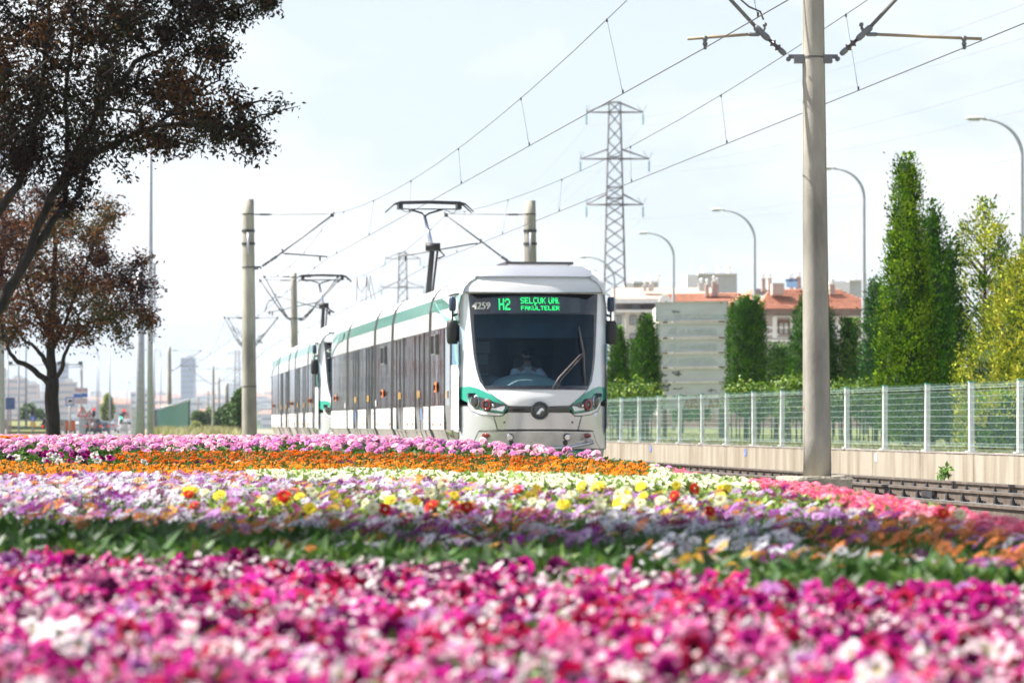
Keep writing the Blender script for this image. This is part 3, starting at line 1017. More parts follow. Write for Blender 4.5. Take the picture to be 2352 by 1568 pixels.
# ------------------------------------------------------------------ trams
LEFT = -1.54
M_twhite = mat('tram_white_lacquer', (0.80, 0.81, 0.82), 0.22, var=0.04, scale=1.4, coat=0.7)
M_tpearl = mat('tram_pearl_lacquer', (0.74, 0.77, 0.82), 0.22, metal=0.15, var=.02, coat=.8)
M_tsilver = mat('tram_silver_lacquer', (0.62, 0.64, 0.68), 0.26, metal=0.6, var=0.03, scale=0.8, coat=0.6)
M_troof = mat('tram_roof_grey', (0.50, 0.51, 0.54), 0.4, var=0.06, scale=1.0, coat=0.2)
M_tgreen = mat('tram_green_lacquer', (0.01, 0.30, 0.21), 0.2, var=0.05, scale=1.2, coat=0.8)
M_tpanel = mat('tram_white_panel', (0.74, 0.74, 0.74), 0.3, var=0.04, scale=3, bump=0.25, bscale=60)
M_tpattern = mat('tram_patterned_white', (0.78, 0.79, 0.80), 0.35, var=0.02, bump=0.0)
M_tskirt = mat('tram_polished_skirt', (0.60, 0.61, 0.60), 0.10, metal=0.8, var=0.05)
M_tglass = mat('tram_side_glass', (0.022, 0.026, 0.030), 0.03, var=0.2, scale=0.8, spec=1.0, coat=1.0)
M_tdoor = mat('tram_door_glass', (0.035, 0.037, 0.040), 0.05, var=0.2, scale=0.8, spec=1.0, coat=1.0)
M_tframe = mat('tram_dark_frame', (0.16, 0.16, 0.165), 0.3, coat=0.4)
M_bellow = mat('bellows_rubber', (0.02, 0.02, 0.022), 0.7)
M_amber = mat('amber_marker_lamp', (0.85, 0.22, 0.04), 0.3)
M_osign = mat('orange_sticker', (0.80, 0.17, 0.02), 0.4)
M_ysign = mat('yellow_sticker', (0.80, 0.45, 0.05), 0.4)
M_bsign = mat('blue_sticker', (0.12, 0.25, 0.60), 0.4)
M_redlamp = mat('red_lamp', (0.24, 0.008, 0.008), 0.15, coat=1.0)
M_chrome = mat('chrome', (0.75, 0.76, 0.78), 0.12, metal=1.0, var=0.02)
M_lens = mat('lamp_lens', (0.03, 0.033, 0.036), 0.12, spec=0.6)
M_gloss = mat('gloss_black', (0.012, 0.014, 0.02), 0.08, coat=1.0)
M_wind = glass_mat('tram_windscreen', (0.58, 0.76, 0.88), 0.70)
M_led = mat('green_led', (0.0, 0.6, 0.15), 0.5, emit=(0.02, 1.0, 0.22), estr=0.75)
def ripple(m, strength):
    t = m.node_tree; b = t.nodes['Principled BSDF']
    tcn = N(t, 'ShaderNodeTexCoord'); mp_ = N(t, 'ShaderNodeMapping'); mp_.inputs['Scale'].default_value = (1.7, 1.7, .10)
    nz_ = N(t, 'ShaderNodeTexNoise', Scale=1.6, Detail=2.0)
    t.links.new(tcn.outputs['Object'], mp_.inputs[0]); t.links.new(mp_.outputs[0], nz_.inputs['Vector'])
    bp = N(t, 'ShaderNodeBump', Strength=strength, Distance=.02)
    t.links.new(nz_.outputs['Fac'], bp.inputs['Height']); t.links.new(bp.outputs[0], b.inputs['Normal']); t.links.new(bp.outputs[0], b.inputs['Coat Normal'])
ripple(M_tglass, .5); ripple(M_tdoor, .4); ripple(M_tskirt, .3)
# embossed pattern on the brow and cab side (fine relief)
def emboss(m, strength):
    t = m.node_tree
    b = t.nodes['Principled BSDF']
    tcn = N(t, 'ShaderNodeTexCoord')
    waves = []
    for k in range(3):
        mp_ = N(t, 'ShaderNodeMapping'); mp_.inputs['Rotation'].default_value = (0, k * PI / 3, 0)
        t.links.new(tcn.outputs['Object'], mp_.inputs[0])
        w_ = N(t, 'ShaderNodeTexWave', Scale=22.0, wave_type='BANDS', bands_direction='X')
        t.links.new(mp_.outputs[0], w_.inputs['Vector']); waves.append(w_)
    a = N(t, 'ShaderNodeMath', operation='MAXIMUM'); c = N(t, 'ShaderNodeMath', operation='MULTIPLY')
    t.links.new(waves[0].outputs['Fac'], a.inputs[0]); t.links.new(waves[1].outputs['Fac'], a.inputs[1])
    t.links.new(a.outputs[0], c.inputs[0]); t.links.new(waves[2].outputs['Fac'], c.inputs[1])
    bp = N(t, 'ShaderNodeBump', Strength=strength, Distance=0.01)
    t.links.new(c.outputs[0], bp.inputs['Height']); t.links.new(bp.outputs[0], b.inputs['Normal'])
emboss(M_tpattern, 0.25)

FONT5 = {'H': ['10001'] * 3 + ['11111'] + ['10001'] * 3, '2': ['01110', '10001', '00001', '00110', '01000', '10000', '11111'],
 'S': ['01111', '10000', '10000', '01110', '00001', '00001', '11110'], 'E': ['11111', '10000', '10000', '11110', '10000', '10000', '11111'],
 'L': ['10000'] * 6 + ['11111'], 'C': ['01111', '10000', '10000', '10000', '10000', '10000', '01111', '00100', '01100'],
 'U': ['10001'] * 6 + ['01110'], 'K': ['10001', '10010', '10100', '11000', '10100', '10010', '10001'],
 'u': ['10001', '00000', '10001', '10001', '10001', '10001', '01110'], 'N': ['10001', '11001', '10101', '10011', '10001', '10001', '10001'],
 'i': ['1', '0', '1', '1', '1', '1', '1'], '.': ['0'] * 6 + ['1'], 'F': ['11111', '10000', '10000', '11110', '10000', '10000', '10000'],
 'A': ['01110', '10001', '10001', '11111', '10001', '10001', '10001'], 'T': ['11111', '00100', '00100', '00100', '00100', '00100', '00100'],
 'R': ['11110', '10001', '10001', '11110', '10100', '10010', '10001'], ' ': ['00']}
WF = 1.215
def z11(*p): return [((1800 + x / 3.36) / 1.7415, (1400 + y / 3.36) / 1.7415) for x, y in p]
def z8(*p): return [((1850 + x / 3.137) / 1.7415, (1100 + y / 3.137) / 1.7415) for x, y in p]
def zA(*p): return [((1500 + x / 1.425) / 1.7415, (750 + y / 1.425) / 1.7415) for x, y in p]
def zB(*p): return [((900 + x / 1.425) / 1.7415, (700 + y / 1.425) / 1.7415) for x, y in p]
def z4(*p): return [((1200 + x / 3.36) / 1.7415, (1350 + y / 3.36) / 1.7415) for x, y in p]

def rake(z):
    d = 0.0
    if z > 1.15: d += (min(z, 2.98) - 1.15) * 0.34
    if z < 0.95: d += (0.95 - z) * 0.22
    return d
def nose_depth(u, z):
    c = rake(z)
    return c + (0.88 - c) * (min(abs(u), WF) / WF) ** 2.8 + (1.5 * (z - 2.98) ** 1.6 if z > 2.98 else 0)

def nose_w(z):
    return interp(z, [(2.95, 1.0), (3.1, .985), (3.2, .95), (3.28, .90), (3.34, .82)])

class Cab:
    """the nose surface: u across, z up, S gives the world point"""
    def __init__(s, Yn, shift=0.0):
        d = track_dir(Yn + 2)
        s.back = d
        s.lat = Vector((d.y, -d.x, 0))
        s.O = side_pt(Yn, LEFT + shift, 0)
    def S(s, u, z, off=0.0):
        e = 0.01
        p = s.O + s.lat * (u * nose_w(z)) + s.back * nose_depth(u, z) + Vector((0, 0, z))
        if off:
            du = (nose_depth(u + e, z) - nose_depth(u - e, z)) / (2 * e)
            dz = (nose_depth(u, z + e) - nose_depth(u, z - e)) / (2 * e)
            n = (-s.back + s.lat * du + Vector((0, 0, 1)) * dz).normalized()
            p = p + n * off
        return p
    def inv(s, pt):
        x, y = pt
        k = (x - XC) / FPX
        d = 0.0
        for _ in range(90):
            A = s.O + s.back * d
            u = (k * A.y - A.x) / (s.lat.x - k * s.lat.y)
            Y = A.y + u * s.lat.y
            z = EYE - (y - YH) / FPX * Y
            u = max(-WF, min(WF, u / nose_w(z)))
            d = 0.85 * d + 0.15 * nose_depth(u, z)
        return (u, z)
REF = Cab(60.2)                       # the nearer tram, whose outlines were measured
def uz(pts): return [REF.inv(p) for p in pts]
def mirror(pts): return [(-u, z) for u, z in pts][::-1]

def patch(cab, name, poly, material, parent, off=0.0, thick=0.03, step=0.07, inv_loc=None):
    n = len(poly)
    # refine the boundary
    B = []
    for i in range(n):
        a, b = Vector(poly[i]), Vector(poly[(i + 1) % n])
        k = max(1, int((b - a).length / step))
        B += [a.lerp(b, j / k) for j in range(k)]
    m = len(B)
    us = [p.x for p in B]; zz = [p.y for p in B]
    pts = [Vector((p.x, p.y)) for p in B]
    def inside(x, y):
        c = False
        for i in range(m):
            x1, y1, x2, y2 = B[i].x, B[i].y, B[(i + 1) % m].x, B[(i + 1) % m].y
            if (y1 > y) != (y2 > y) and x < (x2 - x1) * (y - y1) / (y2 - y1) + x1: c = not c
        return c
    gx = np.arange(min(us) + step * .5, max(us), step); gy = np.arange(min(zz) + step * .5, max(zz), step)
    for x in gx:
        for y in gy:
            if inside(x, y) and min((Vector((x, y)) - b).length for b in B) > step * 0.35:
                pts.append(Vector((x, y)))
    vo, eo, fo, ov, oe, of = delaunay_2d_cdt(pts, [(i, (i + 1) % m) for i in range(m)], [list(range(m))], 1, 1e-5)
    loc = parent_loc(parent)
    mb = MB()
    V = [cab.S(p.x, p.y, off) - loc for p in vo]
    mb.add(V, [tuple(f) for f in fo], True)
    if thick:
        rim = []
        for i in range(m):
            a, b = B[i], B[(i + 1) % m]
            q = [cab.S(a.x, a.y, off), cab.S(b.x, b.y, off), cab.S(b.x, b.y, off - thick), cab.S(a.x, a.y, off - thick)]
            mb.add([p - loc for p in q], [(0, 1, 2, 3)], False)
    return mb.build(name, material, parent)
def parent_loc(o):
    l = Vector((0, 0, 0))
    while o is not None:
        l = l + Vector(o.location); o = o.parent
    return l
def seam(cab, mb, pts, loc, r=0.013, off=0.004, closed=False):
    q = []
    P_ = list(pts) + ([pts[0]] if closed else [])
    for a, b in zip(P_, P_[1:]):
        a, b = Vector(a), Vector(b)
        k = max(1, int((b - a).length / 0.08))
        q += [cab.S(*a.lerp(b, i / k), off) - loc for i in range(k)]
    q.append(cab.S(*P_[-1], off) - loc)
    mb.tube(q, r, 5)
def disc(cab, name, u, z, r, material, parent, off=0.01, h=0.02, ring=0.0, sx=1.0, n=18):
    loc = parent_loc(parent)
    e = 0.01
    p = cab.S(u, z, off)
    nrm = (cab.S(u, z, off + 0.05) - p).normalized()
    mb = MB()
    if ring:
        mb.lathe(p - loc, [(r, -.01), (r, h), (r - ring * .3, h + .008), (r - ring, h), (r - ring, -.01)], n, axis=nrm, cap=False)
    else:
        mb.lathe(p - loc, [(r, -.02), (r, h * .6), (r * .86, h), (r * .4, h * 1.15)], n, axis=nrm)
    if sx != 1.0:
        c = p - loc
        mb.v = [tuple(c + Vector(((Vector(v) - c).x * sx, (Vector(v) - c).y * sx, (Vector(v) - c).z))) for v in mb.v]
    return mb.build(name, material, parent)

SECS = [(61.0, 64.9), (65.3, 72.2), (72.65, 76.35), (76.8, 84.1), (84.6, 91.6)]
WPROF = [(0.20, -0.20), (0.40, -0.10), (0.62, -0.02), (0.66, 0.0), (1.06, 0.0), (2.37, 0.0), (2.68, -0.008), (2.90, -0.05),
         (3.00, -0.09), (3.09, -0.17), (3.16, -0.30), (3.20, -0.55), (3.22, -0.9)]
HW = 1.275
def hw(z, taper=0.0):
    return HW + interp(z, WPROF) - taper

def make_tram(dY, label, number, shift=0.0, fine=True):
    Yn = 60.2 + dY
    cab = Cab(Yn, shift)
    root = empty('tram', side_pt(Yn + 14, LEFT + shift, 0.0))
    tag(root, label, 'tram', 'white and green trams on the near track')
    RL_ = Vector(root.location)
    nsec = len(SECS)
    for si, (Ya, Yb) in enumerate(SECS):
        Ya += dY; Yb += dY
        A, B = side_pt(Ya, LEFT + shift, 0), side_pt(Yb, LEFT + shift, 0)
        d = (B - A).normalized(); lat = Vector((d.y, -d.x, 0)); Ls = (B - A).length
        sec = empty('body_section', A - RL_); sec.parent = root
        base = A
        def Q(t, s, z, off=0.0, tp=0.0):
            return d * t + lat * (s * (hw(z, tp) + off)) + Vector((0, 0, z))
        first, last = si == 0, si == nsec - 1
        def taper(t):
            if first: return 0.06 * max(0, 1 - t / 1.6)
            if last: return 0.10 * max(0, (t - Ls + 1.8) / 1.8)
            return 0.0
        def wall(name, zs, t0, t1, m_, off=0.0, sides=(-1, 1), k=4, parent=sec, smooth=True):
            for s in sides[::-1]:
                mb = MB()
                rows = []
                for i in range(k + 1):
                    t = t0 + (t1 - t0) * i / k
                    rows.append([Q(t, s, z, off, taper(t)) for z in zs])
                mb.loft(rows if s > 0 else rows[::-1], closed=False, cap=False, smooth=smooth)
                o_ = mb.build(name, m_, parent)
            return o_
        # roof
        mb = MB(); rows = []
        zs = [2.90, 2.95, 3.00, 3.05, 3.09, 3.13, 3.16, 3.18, 3.20, 3.22]
        for i in range(5):
            t = Ls * i / 4
            l = [Q(t, -1, z, 0, taper(t)) for z in zs]
            r = [Q(t, 1, z, 0, taper(t)) for z in zs[::-1]]
            rows.append(l + r)
        mb.loft(rows, closed=False, cap=False)
        mb.build('roof', M_troof, sec)
        t0 = 0.0
        wall('green_band', [2.68, 2.79, 2.90], t0 if not first else 1.3, Ls if not last else Ls - 1.0, M_tgreen)
        if first: wall('white_band', [2.37, 2.52, 2.68], 0, Ls, M_twhite); wall('white_corner', [2.68, 2.9], 0, 1.3, M_twhite)
        elif last: wall('white_band', [2.37, 2.52, 2.68], 0, Ls, M_twhite); wall('white_corner', [2.68, 2.9], Ls - 1.0, Ls, M_twhite)
        else: wall('white_band', [2.37, 2.52, 2.68], 0, Ls, M_twhite)
        if first:
            wall('cab_side', [0.655, 1.06, 1.72], 0.0, 0.93, M_tpattern, 0.004)
            wall('cab_sun_glazing', [1.72, 2.37], 0.0, 0.93, M_wind, 0.0)  # clear glazing added to let the sun reach the driver
        wall('skirt', [0.20, 0.30, 0.40, 0.50, 0.62, 0.65], 0.0, Ls, M_tskirt)
        # window and door rhythm along the section (t ranges)
        doors, panels = [], []
        if si in (1, 3):
            dd = [(0.55, 2.05), (4.3 if si == 3 else 4.2, 5.75)] if si == 3 else [(0.85, 2.55), (4.75, 6.3)]
            doors = dd
            edges = [0.0] + [e for q in dd for e in q] + [Ls]
            panels = [(edges[i], edges[i + 1]) for i in range(0, len(edges), 2)]
        elif first:
            doors = [(0.95, 1.75)]; panels = [(1.75, Ls)]
        elif last:
            doors = [(Ls - 1.3, Ls - 0.55)]; panels = [(0.0, Ls - 1.3)]
        else:
            panels = [(0.12, Ls - 0.12)]
        for a, b in panels:
            pn = wall('lower_panel', [0.655, 0.86, 1.055], a + 0.02, b - 0.02, M_tpanel, 0.012, k=2)
            if fine:
                g = MB()
                for z in (0.76, 0.86, 0.96):
                    for s in (-1,):
                        g.bar(Q(a + .03, s, z, 0.013, taper(a)), Q(b - .03, s, z, 0.013, taper(b)), 0.006, 0.006)
                g.build('panel_groove', mat('panel_shadow_line', (0.45, 0.45, 0.46), 0.6), pn)
            # glazing above the panels, split into panes
            w = b - a
            k = max(1, round(w / 1.15))
            for i in range(k):
                p0, p1 = a + w * i / k + 0.015, a + w * (i + 1) / k - 0.015
                wig = 0.006 * (rng.random(2) - .5)
                for s in (-1, 1):
                    q = [Q(p0, s, 1.065, wig[0], taper(p0)), Q(p1, s, 1.065, wig[1], taper(p1)), Q(p1, s, 2.36, wig[1], taper(p1)), Q(p0, s, 2.36, wig[0], taper(p0))]
                    if s > 0: q = q[::-1]
                    wnd = MB().prism(q, lat * (-s * 0.03)).build('window', M_tglass, sec)
                    if s < 0 and i == 1 and fine and si in (2, 0):
                        # top-hung ventilation light
                        f_ = MB()
                        z0, z1 = (1.95, 2.28)
                        qq = [Q(p0 + .12, s, z0, .012), Q(p1 - .12, s, z0, .012), Q(p1 - .12, s, z1, .012), Q(p0 + .12, s, z1, .012)]
                        for j in range(4): f_.bar(qq[j], qq[(j + 1) % 4], 0.03, 0.02)
                        f_.build('vent_frame', M_tframe, sec)
        for a, b in doors:
            half = [(a + 0.02, (a + b) / 2 - 0.01), ((a + b) / 2 + 0.01, b - 0.02)] if b - a > 1 else [(a + .02, b - .02)]
            # one mesh per door: leaves with dark frame, depth kept at this level
            for s in (-1, 1):
                mb = MB()
                for (p0, p1) in half:
                    zs_ = [0.30, 0.62, 1.06, 2.36]
                    rows = [[Q(p0, s, z, 0.004, taper(p0)) for z in zs_], [Q(p1, s, z, 0.004, taper(p1)) for z in zs_]]
                    mb.loft(rows if s > 0 else rows[::-1], closed=False, cap=False, smooth=False, m=0)
                    for t in (p0, p1):
                        for za, zb in zip(zs_, zs_[1:]):
                            mb.bar(Q(t, s, za, 0.006, taper(t)), Q(t, s, zb, 0.006, taper(t)), 0.02, 0.008, m=1)
                mb.bar(Q(a, s, 2.36, .008), Q(b, s, 2.36, .008), .04, .02, m=1)
                mb.build('door', [M_tdoor, M_tframe], sec)
        # green swooshes on the end sections
        def sidepoly(name, pts, m_, off, tp=None):
            """polygon given in the picture of the nearer tram, carried on this tram's flank"""
            A0, B0 = side_pt(SECS[si][0], LEFT, 0), side_pt(SECS[si][1], LEFT, 0)
            d0 = (B0 - A0).normalized(); l0 = Vector((d0.y, -d0.x, 0))
            out = []
            for x, y in pts:
                k = (x - XC) / FPX
                O0 = A0 - l0 * (HW - (0.03 if first else 0))
                # O0 + d0*t on ray X = kY
                t = (k * O0.y - O0.x) / (d0.x - k * d0.y)
                Yp = O0.y + d0.y * t
                z = EYE - (y - YH) / FPX * Yp
                out.append((max(0.0, min(Ls, t)), z))
            for s in (-1, 1):
                q = [Q(t, s, z, off, taper(t)) for t, z in out]
                if s > 0: q = q[::-1]
                MB().add(q, [tuple(range(len(q)))], False).build(name, m_, sec)
        if first:
            sidepoly('green_swoosh', zA((306, 712), (350, 705), (385, 718), (408, 748), (424, 782), (475, 770), (470, 735), (445, 690), (405, 640), (306, 655)), M_tgreen, 0.014)
            sidepoly('white_swoosh', zA((385, 634), (440, 612), (470, 650), (478, 720), (470, 735), (445, 690), (405, 645)), M_twhite, 0.018)
            sidepoly('green_corner', zA((440, 606), (485, 600), (492, 690), (478, 700), (466, 645)), M_tgreen, 0.020)
            sidepoly('cab_side_panel', z4((2066, 400), (2100, 420), (2160, 500), (2198, 600), (2190, 1000), (2150, 1200), (2110, 1268), (2068, 1255)), M_tpattern, 0.016)
            sidepoly('green_flank', z4((2075, 95), (2200, 60), (2210, 600), (2198, 600), (2160, 480), (2110, 390), (2085, 280)), M_tgreen, 0.020)
            sidepoly('cab_window', z4((2172, 110), (2195, 95), (2198, 440), (2185, 430), (2176, 300)), M_tglass, 0.026)
        if last:
            sidepoly('green_swoosh', zB((672, 895), (640, 905), (615, 940), (602, 1000), (596, 1035), (610, 1030), (624, 990), (645, 955), (672, 945)), M_tgreen, 0.014)
        # stickers and marker lamps on the near flank
        for t, z, w_, h_, m_, nm in {0: [(2.9, 1.38, .34, .17, M_osign, 'orange_sticker'), (1.35, 1.24, .10, .12, M_ysign, 'yellow_sticker')],
                              1: [(1.55, 1.28, .10, .13, M_ysign, 'yellow_sticker'), (1.85, 1.28, .10, .13, M_ysign, 'yellow_sticker'), (5.3, 1.28, .10, .13, M_ysign, 'yellow_sticker'), (5.6, 1.28, .10, .13, M_ysign, 'yellow_sticker'), (1.2, 0.92, .16, .20, M_bsign, 'blue_sticker')],
                              2: [(1.75, 1.36, .42, .15, M_osign, 'orange_sticker'), (3.45, 1.17, .16, .13, M_white, 'number_plate')],
                              3: [(1.2, 1.28, .12, .13, M_ysign, 'yellow_sticker'), (1.5, 1.28, .12, .13, M_ysign, 'yellow_sticker'), (4.8, 1.28, .12, .13, M_ysign, 'yellow_sticker'), (5.1, 1.28, .12, .13, M_ysign, 'yellow_sticker'), (4.8, 0.90, .2, .22, M_bsign, 'blue_sticker')],
                              4: [(3.4, 1.36, .42, .15, M_osign, 'orange_sticker'), (0.3, 1.17, .16, .13, M_white, 'number_plate'), (6.0, 1.25, .10, .12, M_ysign, 'yellow_sticker')]}[si]:
            q = [Q(t, -1, z - h_ / 2, .018, taper(t)), Q(t + w_, -1, z - h_ / 2, .018, taper(t)), Q(t + w_, -1, z + h_ / 2, .018, taper(t)), Q(t, -1, z + h_ / 2, .018, taper(t))]
            st = MB().prism(q, lat * -0.004)
            if nm == 'orange_sticker':
                st.m = 1
                st.bar(Q(t + w_ * .5, -1, z - h_ * .3, .026), Q(t + w_ * .5, -1, z + h_ * .25, .026), w_ * .16, .006)
                st.bar(Q(t + w_ * .28, -1, z + h_ * .15, .026), Q(t + w_ * .72, -1, z + h_ * .15, .026), .006, h_ * .14)
            st.build(nm, [m_, M_dark], sec)
        lamps = MB()
        for t in ([2.2, 3.5] if first else [2.9, 3.9] if si == 1 else [0.3, 3.2] if si == 2 else [2.6, 3.6] if si == 3 else [0.6, 2.4]):
            q = MB()
            q.box(Q(t, -1, 0.74, .02), (0.02, 0.09, 0.045), mat=Matrix((lat, d, Vector((0, 0, 1)))).transposed())
            q.build('marker_lamp', M_amber, sec)
        # end bulkheads so the body is closed
        mb = MB()
        for t in (0.0, Ls):
            if first and t == 0.0: continue
            q = [Q(t, -1, z, -0.01, taper(t)) for z in (0.2, 0.62, 1.06, 2.37, 2.68, 2.9, 3.09, 3.2)] + [Q(t, 1, z, -0.01, taper(t)) for z in (3.2, 3.09, 2.9, 2.68, 2.37, 1.06, 0.62, 0.2)]
            mb.add(q, [tuple(range(len(q)))])
        mb.build('bulkhead', M_troof if not last else M_twhite, sec)
        # bogie / underframe
        MB().box(d * (Ls / 2) + Vector((0, 0, 0.2)), (1.9, Ls * 0.8, 0.28), rz=math.atan2(-d.x, d.y)).build('underframe', M_bellow, sec)
    # bellows between the sections
    for (a0, a1), (b0, b1) in zip(SECS, SECS[1:]):
        Ym0, Ym1 = a1 + dY - 0.04, b0 + dY + 0.04
        A, B = side_pt(Ym0, LEFT + shift, 0), side_pt(Ym1, LEFT + shift, 0)
        d = (B - A).normalized(); lat = Vector((d.y, -d.x, 0))
        bl = empty('articulation', A - RL_); bl.parent = root
        Lb = (B - A).length
        def ring(t, off, zs):
            l = [d * t + lat * -(hw(z) + off) + Vector((0, 0, z)) for z in zs]
            r = [d * t + lat * (hw(z) + off) + Vector((0, 0, z)) for z in zs[::-1]]
            return l + r
        zs = [0.2, 0.4, 0.62, 0.66, 1.06, 2.37, 2.68, 2.9, 2.97]
        mb = MB()
        k = 6
        mb.loft([ring(Lb * i / k, 0.012 if i % 2 else -0.015, zs) for i in range(k + 1)], closed=False, cap=False, smooth=False)
        mb.build('bellows', M_bellow, bl)
        zs = [2.95, 3.0, 3.05, 3.09, 3.13, 3.16, 3.20, 3.22]
        mb = MB()
        mb.loft([ring(Lb * i / 2, 0.03 if i == 1 else 0.02, zs) for i in range(3)], closed=False, cap=False)
        mb.build('roof_hoop', mat('hoop_grey', (0.30, 0.31, 0.33), 0.45), bl)
    # ---------------- nose
    nose = empty('front_end', cab.O - RL_); nose.parent = root
    loc = Vector(cab.O)
    Wl = uz(z8((75, 236), (90, 430), (112, 700), (140, 1000), (172, 1180), (215, 1330), (292, 1438)))
    mid_top = (0.0, uz(z8((880, 233)))[0][1]); mid_bot = (0.0, uz(z8((900, 1436)))[0][1])
    Wpoly = Wl + [mid_bot] + mirror(Wl) + [mid_top]
    Wi = uz(z8((140, 492), (150, 700), (175, 1000), (215, 1220), (275, 1388)))
    it, ib = (0.0, Wi[0][1]), (0.0, Wi[-1][1])
    Ipoly = Wi + [ib] + mirror(Wi) + [it]
    ws = patch(cab, 'windscreen', Ipoly, M_wind, nose, off=0.006, thick=0, step=.05)
    # black printed border: left, right, bottom strips and the display zone above
    bl_ = Wl + [mid_bot, ib] + Wi[::-1] + [(Wi[0][0], Wi[0][1]), (Wl[0][0], Wi[0][1])]
    lefthalf = [p for p in Wl if p[1] < Wi[0][1]]
    zc = Wi[0][1]
    ul = np.interp(zc, [p[1] for p in Wl[::-1]], [p[0] for p in Wl[::-1]])
    LB = [(float(ul), zc)] + lefthalf + [mid_bot, ib] + Wi[::-1]
    patch(cab, 'windscreen_border', LB, M_gloss, nose, off=.006, thick=0, step=.05)
    patch(cab, 'windscreen_border', mirror(LB), M_gloss, nose, off=.006, thick=0, step=.05)
    top = [(float(ul), zc)] + [p for p in Wl if p[1] > zc][::-1] + [mid_top] + mirror([p for p in Wl if p[1] > zc][::-1]) + [(-float(ul), zc)]
    patch(cab, 'display_panel', top, M_gloss, nose, off=.006, thick=0, step=.05)
    dsp = uz(z8((352, 290), (1470, 285), (1470, 478), (352, 480)))
    patch(cab, 'display_screen', dsp, mat('display_glass', (0.03, 0.045, 0.06), 0.15, coat=1.0), nose, off=0.010, thick=0)
    # lettering
    def led(text, x0, y0, x1, y1):
        (u0, za), (u1, zb) = uz(z8((x0, y0), (x1, y1)))
        rows_n = 7
        wtot = sum(len(FONT5[c][0]) + 1 for c in text) - 1
        cu, cz = (u1 - u0) / wtot, (za - zb) / rows_n
        mb = MB(); cx = 0
        for ch in text:
            for r, row in enumerate(FONT5[ch]):
                for c, b in enumerate(row):
                    if b == '1':
                        uu, zz_ = u0 + (cx + c + .5) * cu, za - (r + .5) * cz
                        h1_, h2_ = cu * .44, cz * .44
                        mb.add([cab.S(uu + a, zz_ + e, 0.015) - loc for a, e in ((-h1_, -h2_), (h1_, -h2_), (h1_, h2_), (-h1_, h2_))], [(0, 1, 2, 3)])
            cx += len(FONT5[ch][0]) + 1
        mb.build('led_lettering', M_led, nose)
    led('H2', 455, 297, 600, 440)
    led('SELCUK uNi.', 725, 285, 1212, 362)
    led('FAKuLTELER', 733, 390, 1214, 444)
    # fleet number
    cu_ = bpy.data.curves.new('number', 'FONT'); cu_.body = number; cu_.size = 1.0; cu_.offset = 0.0
    to = bpy.data.objects.new('number_tmp', cu_); COL.objects.link(to)
    bpy.context.view_layer.update()
    me = to.to_mesh()
    vv = [tuple(v.co) for v in me.vertices]; ff = [tuple(p.vertices) for p in me.polygons]
    to.to_mesh_clear(); bpy.data.objects.remove(to)
    xs_ = [v[0] for v in vv]; ys_ = [v[1] for v in vv]
    (u0, za), (u1, zb) = uz(z8((128, 345), (345, 428)))
    nb = MB()
    for sh_, so_ in ((-.006, .016), (.006, .0175), (0, .019)):
      nb.add([cab.S(u0 + sh_ + (v[0] - min(xs_)) / (max(xs_) - min(xs_)) * (u1 - u0) + 0.10 * (v[1] - min(ys_)) * 0.15, zb + (v[1] - min(ys_)) / (max(ys_) - min(ys_)) * (za - zb), so_) - loc for v in vv], ff)
    nb.build('fleet_number', M_white, nose)
    # header, pillars and lower panels
    zt = mid_top[1]
    zz = uz(z8((75, 236)))[0]
    patch(cab, 'brow', [(-WF, zt), (WF, zt), (WF, 3.16), (-WF, 3.16)], M_tpattern, nose, thick=0)
    patch(cab, 'roof_lip', [(-1.0, 3.155), (-0.9, 3.14), (0.9, 3.14), (1.0, 3.155), (1.06, 3.24), (0.95, 3.31), (-0.95, 3.31), (-1.06, 3.24)], M_tsilver, nose, off=0.05, thick=0.10)
    patch(cab, 'cab_roof', [(-WF, 3.16), (WF, 3.16), (WF, 3.33), (-WF, 3.33)], M_twhite, nose, off=0.0, thick=0)
    zsl = [2.9, 2.98, 3.06, 3.14, 3.22, 3.28, 3.33]; usl = list(np.linspace(-WF, WF, 11))[1:-1]
    ring0 = [cab.S(-WF, z_) for z_ in zsl] + [cab.S(u_, 3.33) for u_ in usl] + [cab.S(WF, z_) for z_ in zsl[::-1]]
    def back_ring(dd, drop, nar):
        o_ = []
        for z_ in zsl: o_.append(cab.O + cab.back * dd - cab.lat * ((WF + .05) * nose_w(z_) - nar) + Vector((0, 0, z_ - drop * (z_ - 2.9))))
        for u_ in usl: o_.append(cab.O + cab.back * dd + cab.lat * (u_ * .80) + Vector((0, 0, 3.34 - drop * .43)))
        for z_ in zsl[::-1]: o_.append(cab.O + cab.back * dd + cab.lat * ((WF + .05) * nose_w(z_) - nar) + Vector((0, 0, z_ - drop * (z_ - 2.9))))
        return o_
    MB().loft([[p - loc for p in q_] for q_ in (ring0, back_ring(1.5, .04, 0), back_ring(2.4, .25, .03), back_ring(3.2, .5, .12))], closed=False, cap=False).build('cab_roof_shell', M_twhite, nose)
    G0 = uz(z11((258, 485), (350, 505), (470, 555), (600, 625), (745, 718)))
    hoodL = uz(z11((490, 532), (560, 590), (640, 650), (745, 718)))
    wl_b = Wl[-1]
    pil = [(-WF, zt)] + [Wl[0]] + Wl[1:] + [hoodL[0]] + hoodL[1:] + G0[::-1][1:] + [(-WF, G0[0][1] - 0.02)]
    bandT = uz(z11((785, 748), (1190, 760)))
    hood = [hoodL[0]] + hoodL[1:] + [bandT[0]]
    hood_poly = hood + [(0, bandT[1][1])] + mirror(hood) + [(0, mid_bot[1])]
    GB = uz(z11((780, 728), (775, 780), (720, 850), (600, 838), (450, 815), (330, 780), (272, 720), (246, 640)))
    green = [(-WF, GB[-1][1])] + [(-WF, G0[0][1] - 0.02)] + G0 + GB[:-1]
